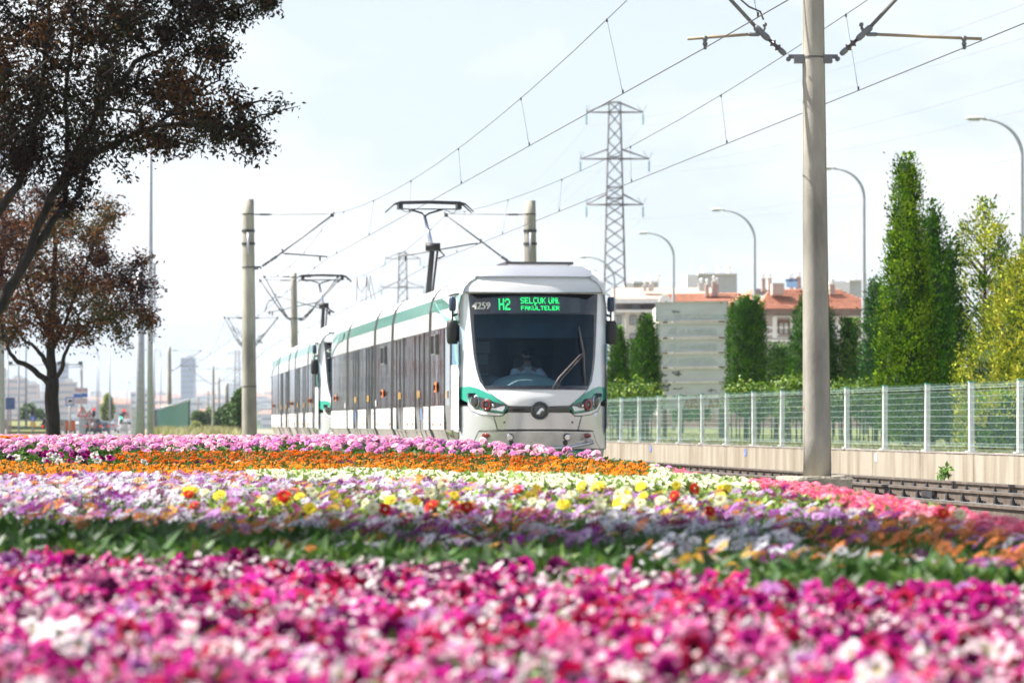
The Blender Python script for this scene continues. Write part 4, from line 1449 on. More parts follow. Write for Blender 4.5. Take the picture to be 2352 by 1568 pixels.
    lamp = uz(z11((282, 598), (400, 630), (640, 705), (740, 727), (776, 738), (755, 785), (728, 822), (600, 802), (480, 792), (350, 762), (300, 722)))
    lampsil = uz(z11((545, 772), (620, 780), (700, 755), (748, 752), (735, 790), (715, 822), (560, 800)))
    band = uz(z11((780, 748), (1000, 760), (1190, 762)))
    bandB = uz(z11((1190, 832), (1000, 830), (775, 828)))
    band_poly = band + [(0, band[-1][1]), (0, bandB[0][1])] + bandB
    rim = uz(z11((246, 640), (272, 720), (330, 780), (450, 815), (600, 838), (720, 850), (742, 848), (705, 876), (590, 880), (420, 862), (300, 815), (246, 745)))
    cen = uz(z11((742, 850), (780, 832), (1000, 832)))
    cenB = uz(z11((1000, 1066), (640, 1070), (592, 888), (705, 880)))
    cen_poly = cen + [(0, cen[-1][1]), (0, cenB[0][1])] + cenB
    cor = uz(z11((246, 745), (300, 815), (420, 862), (590, 884), (635, 1070), (392, 1080), (330, 1215), (300, 1330)))
    cor_poly = [(-WF, cor[0][1])] + cor[0:] + [(-WF, 0.34)]
    bum = uz(z11((392, 1090), (1000, 1080)))
    bum_poly = [bum[0], bum[1], (0, bum[1][1]), (0, 0.34), (-1.08, 0.34)] + uz(z11((330, 1225),))
    rec = uz(z11((545, 1112), (740, 1106), (1000, 1104)))
    recB = uz(z11((1000, 1292), (760, 1262), (540, 1200)))
    rec_poly = rec + [(0, rec[-1][1]), (0, recB[0][1])] + recB
    def whole(poly):
        i0 = max(i for i, p in enumerate(poly) if abs(p[0]) < 1e-6)
        rot = poly[i0 + 1:] + poly[:i0 + 1]
        Lp = [p for p in rot if abs(p[0]) >= 1e-6]
        mids = [p for p in poly if abs(p[0]) < 1e-6]
        return Lp + [mids[0]] + mirror(Lp) + [mids[-1]]
    band_w, cen_w, bum_w, rec_w = whole(band_poly), whole(cen_poly), whole(bum_poly), whole(rec_poly)
    patch(cab, 'black_band', band_w, M_gloss, nose, off=0.004, thick=0.02)
    patch(cab, 'centre_panel', cen_w, M_tsilver, nose, off=0.006, thick=0.02)
    patch(cab, 'bumper', bum_w, M_tsilver, nose, off=0.015, thick=0.03)
    patch(cab, 'bumper_recess', rec_w, mat('recess_silver', (0.50, 0.51, 0.52), 0.3, metal=0.6, coat=0.4), nose, off=0.018, thick=0.0)
    patch(cab, 'skirt', [(-WF, 0.34), (WF, 0.34), (WF * .98, 0.2), (-WF * .98, 0.2)], M_tgreen, nose, off=-0.02, thick=0.02)
    sm = MB(); seam(cab, sm, cen_w, loc, r=.009, off=.006, closed=True); seam(cab, sm, bum_w, loc, r=.014, off=.006, closed=True)
    sm.build('panel_gap', M_black, nose)
    for f in (lambda q: q, mirror):
        patch(cab, 'pillar', f(pil), M_tpearl, nose, off=-0.003, thick=0.02, step=.05)
        patch(cab, 'headlamp_surround', f(green), M_tgreen, nose, off=0.006, thick=0.02)
        hl = patch(cab, 'headlamp', f(lamp), M_gloss, nose, off=0.014, thick=0.01)
        patch(cab, 'lamp_trim', f(lampsil), M_tsilver, nose, off=0.022, thick=0.01)
        patch(cab, 'silver_rim', f(rim), M_twhite, nose, off=0.010, thick=0.02)
        patch(cab, 'corner_panel', f(cor_poly), M_tsilver, nose, off=0.0, thick=0.02)
        sm = MB()
        for pts, r_ in ((f(rim), .008), (f(cor_poly)[:], .005)):
            seam(cab, sm, pts, loc, r=r_, off=0.006, closed=True)
        sm.build('panel_gap', M_black, nose)
        ld = MB()      # bumper ledge
        seam(cab, ld, f(uz(z11((400, 1238), (540, 1262), (760, 1298), (1000, 1312)) ) + [(0, uz(z11((1000, 1312),))[0][1])]), loc, r=0.028, off=0.03)
        ld.build('bumper_ledge', M_tsilver, nose)
        s_ = 1 if f is mirror else -1
        def C(px, py):
            u, z = uz(z11((px, py)))[0]
            return (abs(u) * s_, z)
        for (px, py, r_, m_, nm) in ((345, 690, .088, M_lens, 'headlamp_lens'), (507, 735, .085, M_redlamp, 'tail_ring'), (592, 745, .025, M_chrome, 'small_lamp')):
            u, z = C(px, py)
            if nm == 'tail_ring':
                disc(cab, 'lamp_bowl', u, z, .105, M_dark, nose, off=.012, h=.012)
                disc(cab, nm, u, z, r_, m_, nose, off=.026, h=.02, ring=.026)
                disc(cab, 'lamp_core', u, z, .05, M_gloss, nose, off=.026, h=.012)
            else:
                if nm == 'headlamp_lens': disc(cab, 'lamp_bezel', u, z, .105, M_chrome, nose, off=.012, h=.010, ring=.010)
                disc(cab, nm, u, z, r_, m_, nose, off=.02, h=.02)
        u, z = C(495, 1145); disc(cab, 'tail_lamp', u, z, .042, M_redlamp, nose, off=.03, h=.012, sx=1.75)
        u, z = C(468, 1202); disc(cab, 'reflector', u, z, .042, mat('clear_reflector', (.6, .6, .6), .2), nose, off=.03, h=.012, sx=1.9)
        u, z = C(808, 1165); disc(cab, 'fog_lamp_bezel', u, z, .062, M_dark, nose, off=.03, h=.014); disc(cab, 'fog_lamp', u, z, .052, M_chrome, nose, off=.045, h=.012)
        u, z = C(828, 1242); disc(cab, 'socket', u, z, .040, M_dark, nose, off=.03, h=.012)
        u, z = C(733, 968); disc(cab, 'bolt', u, z, .016, M_dark, nose, off=.012, h=.01, n=8)
        # mirrors
        edge = cab.O + cab.lat * (s_ * (WF + 0.10)) + cab.back * 0.95
        for z0, z1, w_, m_ in ((2.06, 2.45, 0.20, M_black), (2.60, 2.84, 0.12, mat('navy_mirror', (0.03, 0.05, 0.10), 0.3))):
            mr = MB()
            c = edge - loc + Vector((0, 0, 0))
            rings = []
            for t in (0, .08, .3, .7, .92, 1):
                k = 1 - 0.3 * (abs(t - .5) * 2) ** 6
                zz_ = z0 + (z1 - z0) * t
                rings.append([c + cab.lat * (math.cos(a) * w_ / 2 * k * (1.15 if abs(math.cos(a)) < .9 else 1)) + cab.back * (math.sin(a) * .09 * k) + Vector((0, 0, zz_)) for a in [2 * PI * j / 10 for j in range(10)]])
            mr.loft(rings)
            mr.build('wing_mirror', m_, nose)
        ar = MB()
        ar.tube([edge - loc + Vector((0, 0, 2.45)), edge - loc + Vector((0, 0, 2.60))], .018, 6)
        ar.tube([edge - loc + Vector((0, 0, 2.52)), edge - loc - cab.lat * (s_ * .25) + cab.back * .1 + Vector((0, 0, 2.62))], .02, 6)
        ar.build('mirror_arm', M_black, nose)
    patch(cab, 'hood', hood_poly, M_tpattern, nose, off=0.008, thick=0.02)
    sm = MB(); seam(cab, sm, hood_poly, loc, r=.006, off=.010, closed=True)
    sm.build('hood_gap', mat('gap_grey', (0.10, 0.10, 0.11), 0.6), nose)
    u, z = uz(z11((1275, 812)))[0]
    u = 0.0
    disc(cab, 'emblem_ring', u, z, .150, M_gloss, nose, off=.02, h=.05, ring=.035, n=28)
    disc(cab, 'emblem', u, z, .122, mat('emblem_grey', (0.10, 0.105, 0.11), 0.25, metal=0.7), nose, off=.03, h=.02, n=28)
    rb = MB()
    c0 = cab.S(u, z, .062) - loc
    rb.add([c0 + cab.lat * a + Vector((0, 0, b)) for a, b in ((-.06, -.05), (.0, .03), (.045, .045), (.07, .0), (.03, .0), (-.01, -.06))], [(0, 1, 2, 3, 4, 5)])
    rb.build('emblem_relief', M_chrome, nose)
    # roof unit
    MB().box(cab.back * 2.9 + cab.lat * .30 + Vector((0, 0, 3.455)), (1.15, 1.3, 0.04), rz=math.atan2(-cab.back.x, cab.back.y)).build('roof_unit', M_dark, nose)
    MB().box(cab.back * 2.9 + cab.lat * .30 + Vector((0, 0, 3.34)), (1.0, 1.1, 0.20), rz=math.atan2(-cab.back.x, cab.back.y)).build('roof_unit_base', M_troof, nose)
    # wiper
    wp = MB()
    def SS(px, py, off): 
        u, z = uz(z8((px, py)))[0]
        return cab.S(u, z, off) - loc
    wp.tube([SS(1125, 1432, .02), SS(1200, 1300, .05), SS(1440, 1020, .07), SS(1500, 985, .06)], [.016, .014, .012, .012], 5)
    wp.tube([SS(1170, 1432, .02), SS(1235, 1310, .05), SS(1500, 1000, .06)], .010, 5)
    wp.tube([SS(1450, 650, .03), SS(1468, 810, .05), SS(1498, 985, .05), SS(1508, 1190, .04), SS(1525, 1385, .03)], [.008, .014, .016, .014, .008], 5)
    wp.build('wiper', mat('wiper_grey', (0.14, 0.12, 0.12), 0.5), nose)
    # interior behind the windscreen
    cabin = empty('cab_interior', cab.O - RL_); cabin.parent = root
    M_int = mat('cab_lining', (0.022, 0.038, 0.062), 0.8, var=0.1, scale=1.0)
    M_int2 = mat('pane_light_rail_pale', (0.26, 0.36, 0.38), 0.6, var=0.12, scale=2.0)
    def I(u, dd, z): return cab.lat * u + cab.back * dd + Vector((0, 0, z))
    MB().add([I(-1.14, 3.3, .5), I(1.14, 3.3, .5), I(1.14, 3.3, 2.95), I(-1.14, 3.3, 2.95)], [(0, 1, 2, 3)]).build('rear_partition', M_int, cabin)
    MB().add([I(-1.14, 1.0, 1.1), I(-1.14, 3.3, 1.1), I(-1.14, 3.3, 2.95), I(-1.14, 2.1, 2.95), I(-1.14, 2.1, 1.72), I(-1.14, 1.0, 1.72)], [(0, 1, 2, 3, 4, 5)]).add([I(1.14, 1.0, 1.1), I(1.14, 3.3, 1.1), I(1.14, 3.3, 2.95), I(1.14, 1.2, 2.95)], [(0, 3, 2, 1)]).build('side_lining', M_int, cabin)  # near-side lining cut open to let sun onto the driver
    MB().add([I(-1.14, .5, 2.90), I(1.14, .5, 2.90), I(1.14, 3.3, 2.90), I(-1.14, 3.3, 2.90)], [(0, 1, 2, 3)]).build('ceiling_lining', M_int, cabin)
    MB().box(I(0, 1.3, 1.22), (2.2, 1.6, 0.06), rz=math.atan2(-cab.back.x, cab.back.y)).build('cab_floor', M_int, cabin)
    for (u0, z0, u1, z1) in ((-0.86, 1.96, -0.42, 2.15), (-0.84, 1.76, -0.64, 1.94), (-0.62, 1.76, -0.46, 1.94)):
        MB().box(I((u0 + u1) / 2, 3.25, (z0 + z1) / 2), (u1 - u0, .04, z1 - z0), rz=math.atan2(-cab.back.x, cab.back.y)).build('partition_window', M_int2, cabin)  # opaque panes, their pale colour standing in for light behind the partition
    # visor and upper shelf
    MB().box(I(0.05, 1.2, 2.42), (2.1, .05, .50), rz=math.atan2(-cab.back.x, cab.back.y)).build('sun_blind', mat('blind_navy', (0.05, 0.085, 0.13), 0.7), cabin)
    MB().box(I(0.3, 3.2, 2.05), (.78, .05, .24), rz=math.atan2(-cab.back.x, cab.back.y)).build('rear_shelf', mat('shelf_navy', (0.04, 0.06, 0.085), 0.7), cabin)
    rings = []
    for t in np.linspace(0, PI / 2, 6):
        rings.append([I(-0.12 + math.cos(a) * .62 * math.cos(t), 0.85 + math.sin(a) * .42 * math.cos(t), 1.28 + .30 * math.sin(t)) for a in [2 * PI * j / 20 for j in range(20)]])
    MB().loft(rings).build('dashboard', mat('dashboard_grey_green', (0.42, 0.50, 0.47), 0.45, coat=0.3), cabin)
    MB().box(I(-.05, 1.2, 1.40), (2.1, .5, .25), rz=math.atan2(-cab.back.x, cab.back.y)).build('console', M_int, cabin)
    # steering desk arc
    MB().tube([I(-.80 + .35 * math.cos(a), .8, 1.32 + .25 * math.sin(a)) for a in np.linspace(PI, PI * .45, 10)], .02, 6).build('grab_rail', M_int2, cabin)
    return root, cab

def pantograph(tram_root, Yp, shift):
    """single-arm current collector"""
    c = side_pt(Yp, LEFT + shift, 0)
    d = track_dir(Yp); lat = Vector((d.y, -d.x, 0))
    root = empty('pantograph', c - Vector(tram_root.location)); root.parent = tram_root
    def I(u, t, z): return lat * u + d * t + Vector((0, 0, z))
    mb = MB()
    for s in (-1, 1):
        mb.bar(I(s * .35, -.5, 3.32), I(s * .35, 1.6, 3.32), .05, .05)
        for t in (-.4, 1.5): mb.lathe(I(s * .35, t, 3.2), [(.05, 0), (.08, .03), (.05, .05), (.08, .07), (.05, .1)], 8)
    mb.bar(I(-.35, 1.4, 3.32), I(.35, 1.4, 3.32), .06, .06)
    mb.build('base_frame', M_dark, root)
    knee = I(0.0, -0.1, 4.42)
    MB().tube([I(0, .9, 3.36), knee], [.065, .055], 8).tube([I(.12, 1.3, 3.36), I(.12, -.05, 4.40)], .025, 5).build('lower_arm', M_black, root)
    MB().tube([I(-.14, -0.12, 4.44), I(.16, -.12, 4.44)], .085, 8).tube([I(.14, -.1, 4.38), I(.26, -.1, 4.26), I(.12, -.1, 4.20)], .02, 5).build('knee_joint', M_black, root)
    MB().tube([knee, I(-0.10, .55, 5.12)], [.055, .035], 8).build('upper_arm', M_chrome, root)
    hd = MB()
    z = 5.40
    for t in (.35, .75):
        hd.tube([I(-.92, t, z - .20), I(-.84, t, z - .12), I(-.74, t, z - .03), I(-.62, t, z), I(0, t, z + .015), I(.62, t, z), I(.74, t, z - .03), I(.84, t, z - .12), I(.92, t, z - .20)], [.012, .015, .02, .028, .028, .028, .02, .015, .012], 6)
    for u in (-.62, .62): hd.box(I(u, .55, z - .07), (.09, .46, .13), rz=math.atan2(-d.x, d.y))
    hd.build('contact_strips', M_black, root)
    MB().tube([I(-.62, .55, z - .13), I(.62, .55, z - .13)], .014, 5).tube([I(-.45, .55, z - .13), I(-.15, .55, 5.18), I(-.1, .55, 5.12), I(.0, .55, 5.18), I(.30, .55, z - .13)], .022, 5)\
        .tube([I(-.62, .5, z - .13), I(-.5, .5, z - .2), I(-.3, .5, z - .14)], .008, 4).tube([I(.3, .5, z - .14), I(.5, .5, z - .22), I(.62, .5, z - .1)], .008, 4).build('head_frame', M_dark, root)
    return root

tramA, cabA = make_tram(0.0, 'white and green tram in front, destination lit H2 on its front display', '4259')
tramA['label'] = 'nearer white and green tram with green lit destination display and raised pantograph'
pantograph(tramA, 77.6, 0)
tramB, cabB = make_tram(36.9, 'second white and green tram', '4261', shift=0.10, fine=False)
tramB['label'] = 'second white and green tram, half hidden behind the tail of the first'
pantograph(tramB, 115.8, 0.0)

# coupler cover between the trams
def person():
    """driver seated at the desk, seen through the windscreen"""
    cab = cabA
    root = empty('person', cab.O + cab.lat * 0.06 + cab.back * 2.0 + Vector((0, 0, 1.20)), math.atan2(-cab.back.x, cab.back.y))
    tag(root, 'man in sunglasses, white shirt and dark vest sitting at the controls of the tram', 'person')
    me = bpy.data.meshes.new('body')
    # local: x across, -y forward
    J = {'pelvis': (0, .05, -.10), 'waist': (0, .05, .08), 'chest': (0, .04, .30), 'neckb': (0, .03, .47), 'neck': (0, .01, .54), 'jaw': (0, -.015, .62), 'head': (0, 0, .71), 'crown': (0, .01, .78),
         'shl': (-.20, .04, .43), 'ell': (-.27, -.12, .20), 'wrl': (-.18, -.36, .16), 'shr': (.20, .04, .43), 'elr': (.32, -.12, .22), 'wrr': (.40, -.36, .16),
         'hipl': (-.11, 0, -.12), 'knl': (-.14, -.42, -.10), 'anl': (-.14, -.46, -.52), 'tol': (-.14, -.60, -.56), 'hipr': (.11, 0, -.12), 'knr': (.14, -.42, -.10), 'anr': (.14, -.46, -.52), 'tor': (.14, -.60, -.56),
         'hal': (-.15, -.43, .15), 'har': (.41, -.43, .15)}
    Rr = {'pelvis': (.15, .12), 'waist': (.155, .11), 'chest': (.175, .115), 'neckb': (.09, .07), 'neck': (.058, .062), 'jaw': (.066, .085), 'head': (.082, .10), 'crown': (.062, .078),
          'shl': .07, 'ell': .045, 'wrl': .028, 'shr': .07, 'elr': .045, 'wrr': .028, 'hipl': .09, 'knl': .065, 'anl': .042, 'tol': .035, 'hipr': .09, 'knr': .065, 'anr': .042, 'tor': .035, 'hal': (.035, .02), 'har': (.035, .02)}
    E = [('pelvis', 'waist'), ('waist', 'chest'), ('chest', 'neckb'), ('neckb', 'neck'), ('neck', 'jaw'), ('jaw', 'head'), ('head', 'crown'), ('neckb', 'shl'), ('shl', 'ell'), ('ell', 'wrl'), ('neckb', 'shr'), ('shr', 'elr'), ('elr', 'wrr'),
         ('pelvis', 'hipl'), ('hipl', 'knl'), ('knl', 'anl'), ('anl', 'tol'), ('pelvis', 'hipr'), ('hipr', 'knr'), ('knr', 'anr'), ('anr', 'tor'), ('wrl', 'hal'), ('wrr', 'har')]
    for s, w in (('l', -.15), ('r', .41)):
        for k, (dx, ln) in enumerate(((-.026, .05), (-.009, .065), (.009, .06), (.025, .045))):
            a, b = 'f%s%da' % (s, k), 'f%s%db' % (s, k)
            J[a] = (w + dx, -.43 - ln * .7, .150); J[b] = (w + dx * 1.05, -.43 - ln, .115)
            Rr[a] = .009; Rr[b] = .008
            E += [('ha' + s, a), (a, b)]
        t = 'th' + s
        J[t] = (w + (.04 if s == 'l' else -.04), -.45, .135); Rr[t] = .010; E += [('ha' + s, t)]
    names = list(J); idx = {n: i for i, n in enumerate(names)}
    me.from_pydata([J[n] for n in names], [(idx[a], idx[b]) for a, b in E], [])
    o = link('body', me, root)
    sk = o.modifiers.new('skin', 'SKIN')
    o.data.skin_vertices  # created with the modifier
    if not me.skin_vertices:
        bpy.context.view_layer.objects.active = o
        bpy.ops.mesh.customdata_skin_add()
    for n in names:
        r = Rr[n]
        me.skin_vertices[0].data[idx[n]].radius = r if isinstance(r, tuple) else (r, r)
    me.skin_vertices[0].data[0].use_root = True
    sb = o.modifiers.new('smooth', 'SUBSURF'); sb.levels = 2; sb.render_levels = 2
    me.materials.append(mat('skin_tone', (0.42, 0.25, 0.18), 0.55))
    M_vest = mat('navy_vest', (0.02, 0.03, 0.06), 0.8); M_shirt = mat('white_shirt', (0.84, 0.87, 0.90), 0.8)
    def torso(rows, n=18):
        return [[Vector((cx + math.cos(a) * rx, cy + math.sin(a) * ry, z)) for a in [2 * PI * j / n for j in range(n)]] for z, cx, cy, rx, ry in rows]
    sh = MB().loft(torso([(-.12, 0, .05, .185, .14), (.1, 0, .05, .185, .135), (.30, 0, .04, .205, .14), (.42, 0, .04, .20, .12), (.475, 0, .03, .11, .085), (.51, 0, .02, .072, .072)]), cap=False)
    for s, (a, b, c) in ((-1, ((-.19, .04, .42), (-.28, -.12, .21), (-.23, -.24, .185))), (1, ((.19, .04, .42), (.33, -.12, .23), (.37, -.24, .195)))):
        sh.tube([a, b, c], [.088, .068, .055], 12, cap=False)
    sh.build('shirt', M_shirt, root)
    MB().loft(torso([(-.14, 0, .05, .20, .152), (.1, 0, .05, .197, .147), (.28, 0, .04, .20, .150), (.38, 0, .045, .165, .14), (.445, 0, .045, .11, .11)]), cap=False).build('vest', M_vest, root)
    MB().add([(-.035, -.112, .44), (.035, -.112, .44), (0, -.125, .27)], [(0, 1, 2)]).add([(-.035, -.108, .44), (-.07, -.05, .50), (0, -.06, .50), (.07, -.05, .50), (.035, -.108, .44)], [(0, 1, 2, 3, 4)]).build('collar', M_shirt, root)
    MB().box((-.09, -.118, .26), (.06, .012, .035)).build('badge', mat('red_badge', (.45, .04, .05), .5), root)
    MB().loft([[Vector((math.cos(a) * r * .095, .022 + math.sin(a) * r * .108, z)) for a in [2 * PI * j / 14 for j in range(14)]] for z, r in ((.73, 1.0), (.77, 1.0), (.80, .85), (.825, .5))]).build('hair', mat('dark_hair', (.02, .016, .014), .8), root)
    fc = MB()
    fc.add([(0, -.122, .675), (-.014, -.098, .672), (.014, -.098, .672), (0, -.095, .715)], [(0, 1, 2), (0, 3, 1), (0, 2, 3)])
    for s in (-1, 1): fc.lathe((s * .086, .01, .69), [(.02, -.008), (.026, 0), (.02, .008)], 8, axis='X')
    fc.build('nose_and_ears', mat('skin_tone', (0, 0, 0)), root)
    MB().box((-.034, -.100, .712), (.052, .014, .036)).box((.034, -.100, .712), (.052, .014, .036)).bar((-.02, -.106, .722), (.02, -.106, .722), .006)\
        .bar((-.062, -.098, .718), (-.086, .0, .718), .005).bar((.062, -.098, .718), (.086, .0, .718), .005).build('sunglasses', mat('sunglass_black', (.01, .01, .012), .5, spec=.2), root)
    MB().loft([[Vector((math.cos(a) * .058 * r, -.03 + math.sin(a) * .072 * r, z)) for a in [PI + PI * j / 9 for j in range(10)]] for z, r in ((.60, .75), (.625, 1.06), (.655, 1.10))], closed=False, cap=False).build('beard', mat('dark_hair', (0, 0, 0)), root)
    MB().box((0, -.106, .652), (.036, .006, .006)).build('mouth', mat('lip', (.25, .09, .08), .6), root)
    # seat
    st = empty('driver_seat', Vector(root.location) + Vector((0, .28, -.3)), root.rotation_euler.z)
    tag(st, 'dark high backed seat behind the tram driver', 'seat')
    MB().prism([(-.24, 0, .1), (.24, 0, .1), (.22, .0, .95), (-.22, .0, .95)], (0, .10, 0)).build('backrest', M_black, st)
    MB().box((0, -.2, .06), (.5, .48, .12)).build('seat_pad', M_black, st)
    MB().lathe((0, -.2, -.35), [(.2, 0), (.06, .05), (.06, .38)], 10).build('pedestal', M_dark, st)
person()
# ------------------------------------------------------------------ overhead line
CW = 5.42            # contact wire height
M_ins = mat('brown_insulator', (0.06, 0.035, 0.03), 0.25, coat=0.6)
M_gins = mat('grey_clamp', (0.17, 0.18, 0.19), 0.5, metal=0.3)
M_arm = mat('grey_arm_tube', (0.18, 0.18, 0.18), 0.5, metal=0.4)
M_glassrod = mat('ochre_registration_rod', (0.34, 0.27, 0.18), 0.6)
M_strap = mat('steel_strap', (0.10, 0.09, 0.085), 0.6)
def mast_shaft(x0, x1, y0, y1, Y, root, wt, wb, lean=0.0):
    pass
def insulator(mb, a, b, n=3, r=0.055):
    a, b = Vector(a), Vector(b)
    d = (b - a); Ld = d.length
    prof = [(0.02, 0)]
    for i in range(n):
        t = Ld * (0.12 + 0.76 * i / n)
        w = Ld * 0.76 / n
        prof += [(0.025, t), (r, t + w * .35), (r * .8, t + w * .45), (0.025, t + w * .6)]
    prof.append((0.02, Ld))
    mb.lathe(a, prof, 10, axis=d)
def cantilever(root, u0, z0, u1, z1, lat, back, arm_u, arm_tip_u, r=0.028, tie=True, big=False):
    """bracket from the mast (u0,z0) out to the catenary wire (u1,z1) with the registration rod to arm_tip_u"""
    def I(u, z, t=0.0): return lat * u + back * t + Vector((0, 0, z))
    s = 1 if u1 > u0 else -1
    a, b = I(u0, z0), I(u1, z1)
    d = (b - a).normalized()
    cl = MB()
    cl.box(I(u0 + s * .04, z0 - .02), (0.12, 0.16, 0.10)); cl.box(I(u0 + s * .10, z0 + .01), (0.14, .05, .05)); cl.lathe(I(u0 + s * .17, z0 - .02, -.04), [(.030, 0), (.030, .08)], 8, axis='Y')
    cl.build('clamp', M_gins, root)
    p0 = a + Vector((s * .17, 0, 0)) * 1.0
    i0, i1, i2 = p0 + d * .05, p0 + d * .32, p0 + d * .56
    im = MB(); insulator(im, i0 + d * .08, i1 + d * .02, 2, .055); im.build('insulator', M_ins, root)
    gm = MB(); gm.lathe(i0, [(.025, 0), (.036, .03), (.036, .09), (.022, .12)], 8, axis=d); gm.lathe(i1, [(.025, 0), (.042, .04), (.042, .10), (.034, .12), (.044, .15), (.044, .22), (.03, .25)], 10, axis=d)
    gm.build('end_fitting', M_gins, root)
    MB().tube([i2 - d * .05, b], r * .85, 8).build('bracket_tube', M_arm, root)
    tp = MB()
    tp.box(b, (.10, .06, .10)); tp.tube([b + Vector((0, 0, -.04)), b + Vector((s * .06, 0, .10))], .02, 5); tp.build('wire_clamp', M_dark, root)
    if tie:
        tm = MB(); e = I(u0, z1 + .02)
        insulator(tm, e + Vector((s * .12, 0, 0)), e + Vector((s * .48, 0, 0)), 3, .04)
        tm.build('tie_insulator', M_ins, root)
        MB().tube([e, e + Vector((s * .14, 0, 0))], .02, 5).tube([e + Vector((s * .46, 0, 0)), b + Vector((-s * .1, 0, .03))], .008, 4).build('tie_rod', M_strap, root)
    # registration rod
    f = (arm_u - u0) / (u1 - u0)
    k = a.lerp(b, f)
    st = MB()
    st.lathe(k + Vector((0, 0, -.02)) - Vector(back) * .03, [(.028, 0), (.028, .06)], 8, axis='Y')
    st.tube([k + Vector((0, 0, -.05)), k + Vector((s * -.04 if arm_tip_u < arm_u and s > 0 else s * .04, 0, -.14))], .02, 5)
    q = 1 if arm_tip_u > arm_u else -1
    h = k + Vector((q * .06, 0, -.14))
    st.lathe(h, [(.018, 0), (.026, .02), (.026, .12), (.016, .15)], 8, axis=Vector((q, 0, 0)))
    st.build('hinge', M_gins, root)
    tip = I(arm_tip_u, CW + .10)
    MB().tube([h + Vector((q * .14, 0, 0)), tip + Vector((q * .22, 0, .01))], .020 if big else .022, 7).build('registration_rod', M_glassrod if big else M_arm, root)
    c_ = MB(); c_.lathe(tip + Vector((0, 0, -.02)), [(.022, -.06), (.034, -.03), (.02, 0), (.032, .01), (.032, .06), (.012, .07)], 8); c_.box(tip + Vector((0, 0, -.10)), (.04, .05, .04))
    c_.build('contact_clip', M_dark if not big else M_gins, root)

def cmast(Y, x_top, x_bot, y_top, wt, wb, label, z_bot=-0.25, group='concrete masts of the overhead line'):
    """tapered round concrete mast measured at its distance"""
    s = Y / FPX
    root = empty('overhead_line_mast', (((x_bot - XC) * s), Y, z_bot))
    tag(root, label, 'mast', group)
    zt = EYE - (y_top - YH) * s
    lean = (x_top - x_bot) * s
    n = 14
    rows = []
    for i in range(n + 1):
        t = i / n
        r = (wb + (wt - wb) * t) * s / 2
        z = (zt - z_bot) * t
        rows.append([Vector((lean * t + math.cos(a) * r, math.sin(a) * r, z)) for a in [2 * PI * j / 28 for j in range(28)]])
    shaft = MB().loft(rows).build('shaft', M_conc, root)
    # moulding seams left by the formwork
    sm = MB()
    for a in (0.35, PI + 0.35, 1.93 * PI):
        sm.tube([Vector((lean * t + math.cos(a) * ((wb + (wt - wb) * t) * s / 2 + .001), -abs(math.sin(a)) * ((wb + (wt - wb) * t) * s / 2 + .001), (zt - z_bot) * t)) for t in (0.01, .33, .66, .99)], .0022, 4)
    sm.build('casting_seam', mat('seam_concrete', (0.30, 0.28, 0.24), 0.9), root)
    def strap(z, thick=.03, h=.05, m_=M_strap, name='strap'):
        t = (z - z_bot) / (zt - z_bot)
        r = (wb + (wt - wb) * t) * s / 2
        o = MB().lathe((lean * t, 0, z - z_bot - h / 2), [(r - .01, 0), (r + thick * .4, 0), (r + thick * .4, h), (r - .01, h)], 20, cap=False, smooth=False).build(name, m_, root)
        return o
    return root, strap, zt, s, lean

lat, back = Vector((1, 0, 0)), Vector((0, 1, 0))
# mast A: the big one beside the flowers
mA, strapA, zt, s, lean = cmast(46.0, 1866, 1877, -150, 47, 65, 'large concrete mast with two wire brackets standing beside the flower bed', z_bot=0.10)
mA.location.z = 0.10
A0 = Vector(mA.location)
strapA(5.30, h=.022, thick=.02)
mastAx = P(1867.5, 0, 46).x - A0.x
rA = 25 * 46 / FPX
def cant_root(root, *a, **k): cantilever(root, *a, **k)
for sgn, u_tip, clipu, kf, xclip in ((-1, -2.75, -1.42, .0, 2.40), (1, 2.75, 1.42, .0, 5.62)):
    hub = empty('bracket_arm', (mastAx, 0, -A0.z)); hub.parent = mA
    # u is relative to the mast centre
    arm_u = sgn * 0.60
    cantilever(hub, sgn * rA, 5.30, sgn * 1.62, 6.66, lat, back, arm_u, xclip - (A0.x + mastAx), big=True)
# cable clipped along one bracket
MB().tube([Vector((mastAx - .62, -.06, 5.76 - A0.z)), Vector((mastAx - .66, -.08, 5.86 - A0.z)), Vector((mastAx - .80, -.08, 5.92 - A0.z)), Vector((mastAx - .95, -.07, 6.05 - A0.z)), Vector((mastAx - 1.0, -.06, 6.3 - A0.z))], .012, 5).build('feeder_cable', M_strap, mA)
rm = MB()
for a_, b_ in (((1843, 944), (1843, 933)), ((1843, 933), (1847, 933)), ((1847, 933), (1847, 938)), ((1847, 938), (1843, 938)), ((1844, 938), (1848, 944))):
    rm.tube([P(*a_, 45.83) - A0, P(*b_, 45.83) - A0], .004, 4)
rm.build('faint_red_mark', mat('faded_red_paint', (.45, .20, .15), .8), mA)
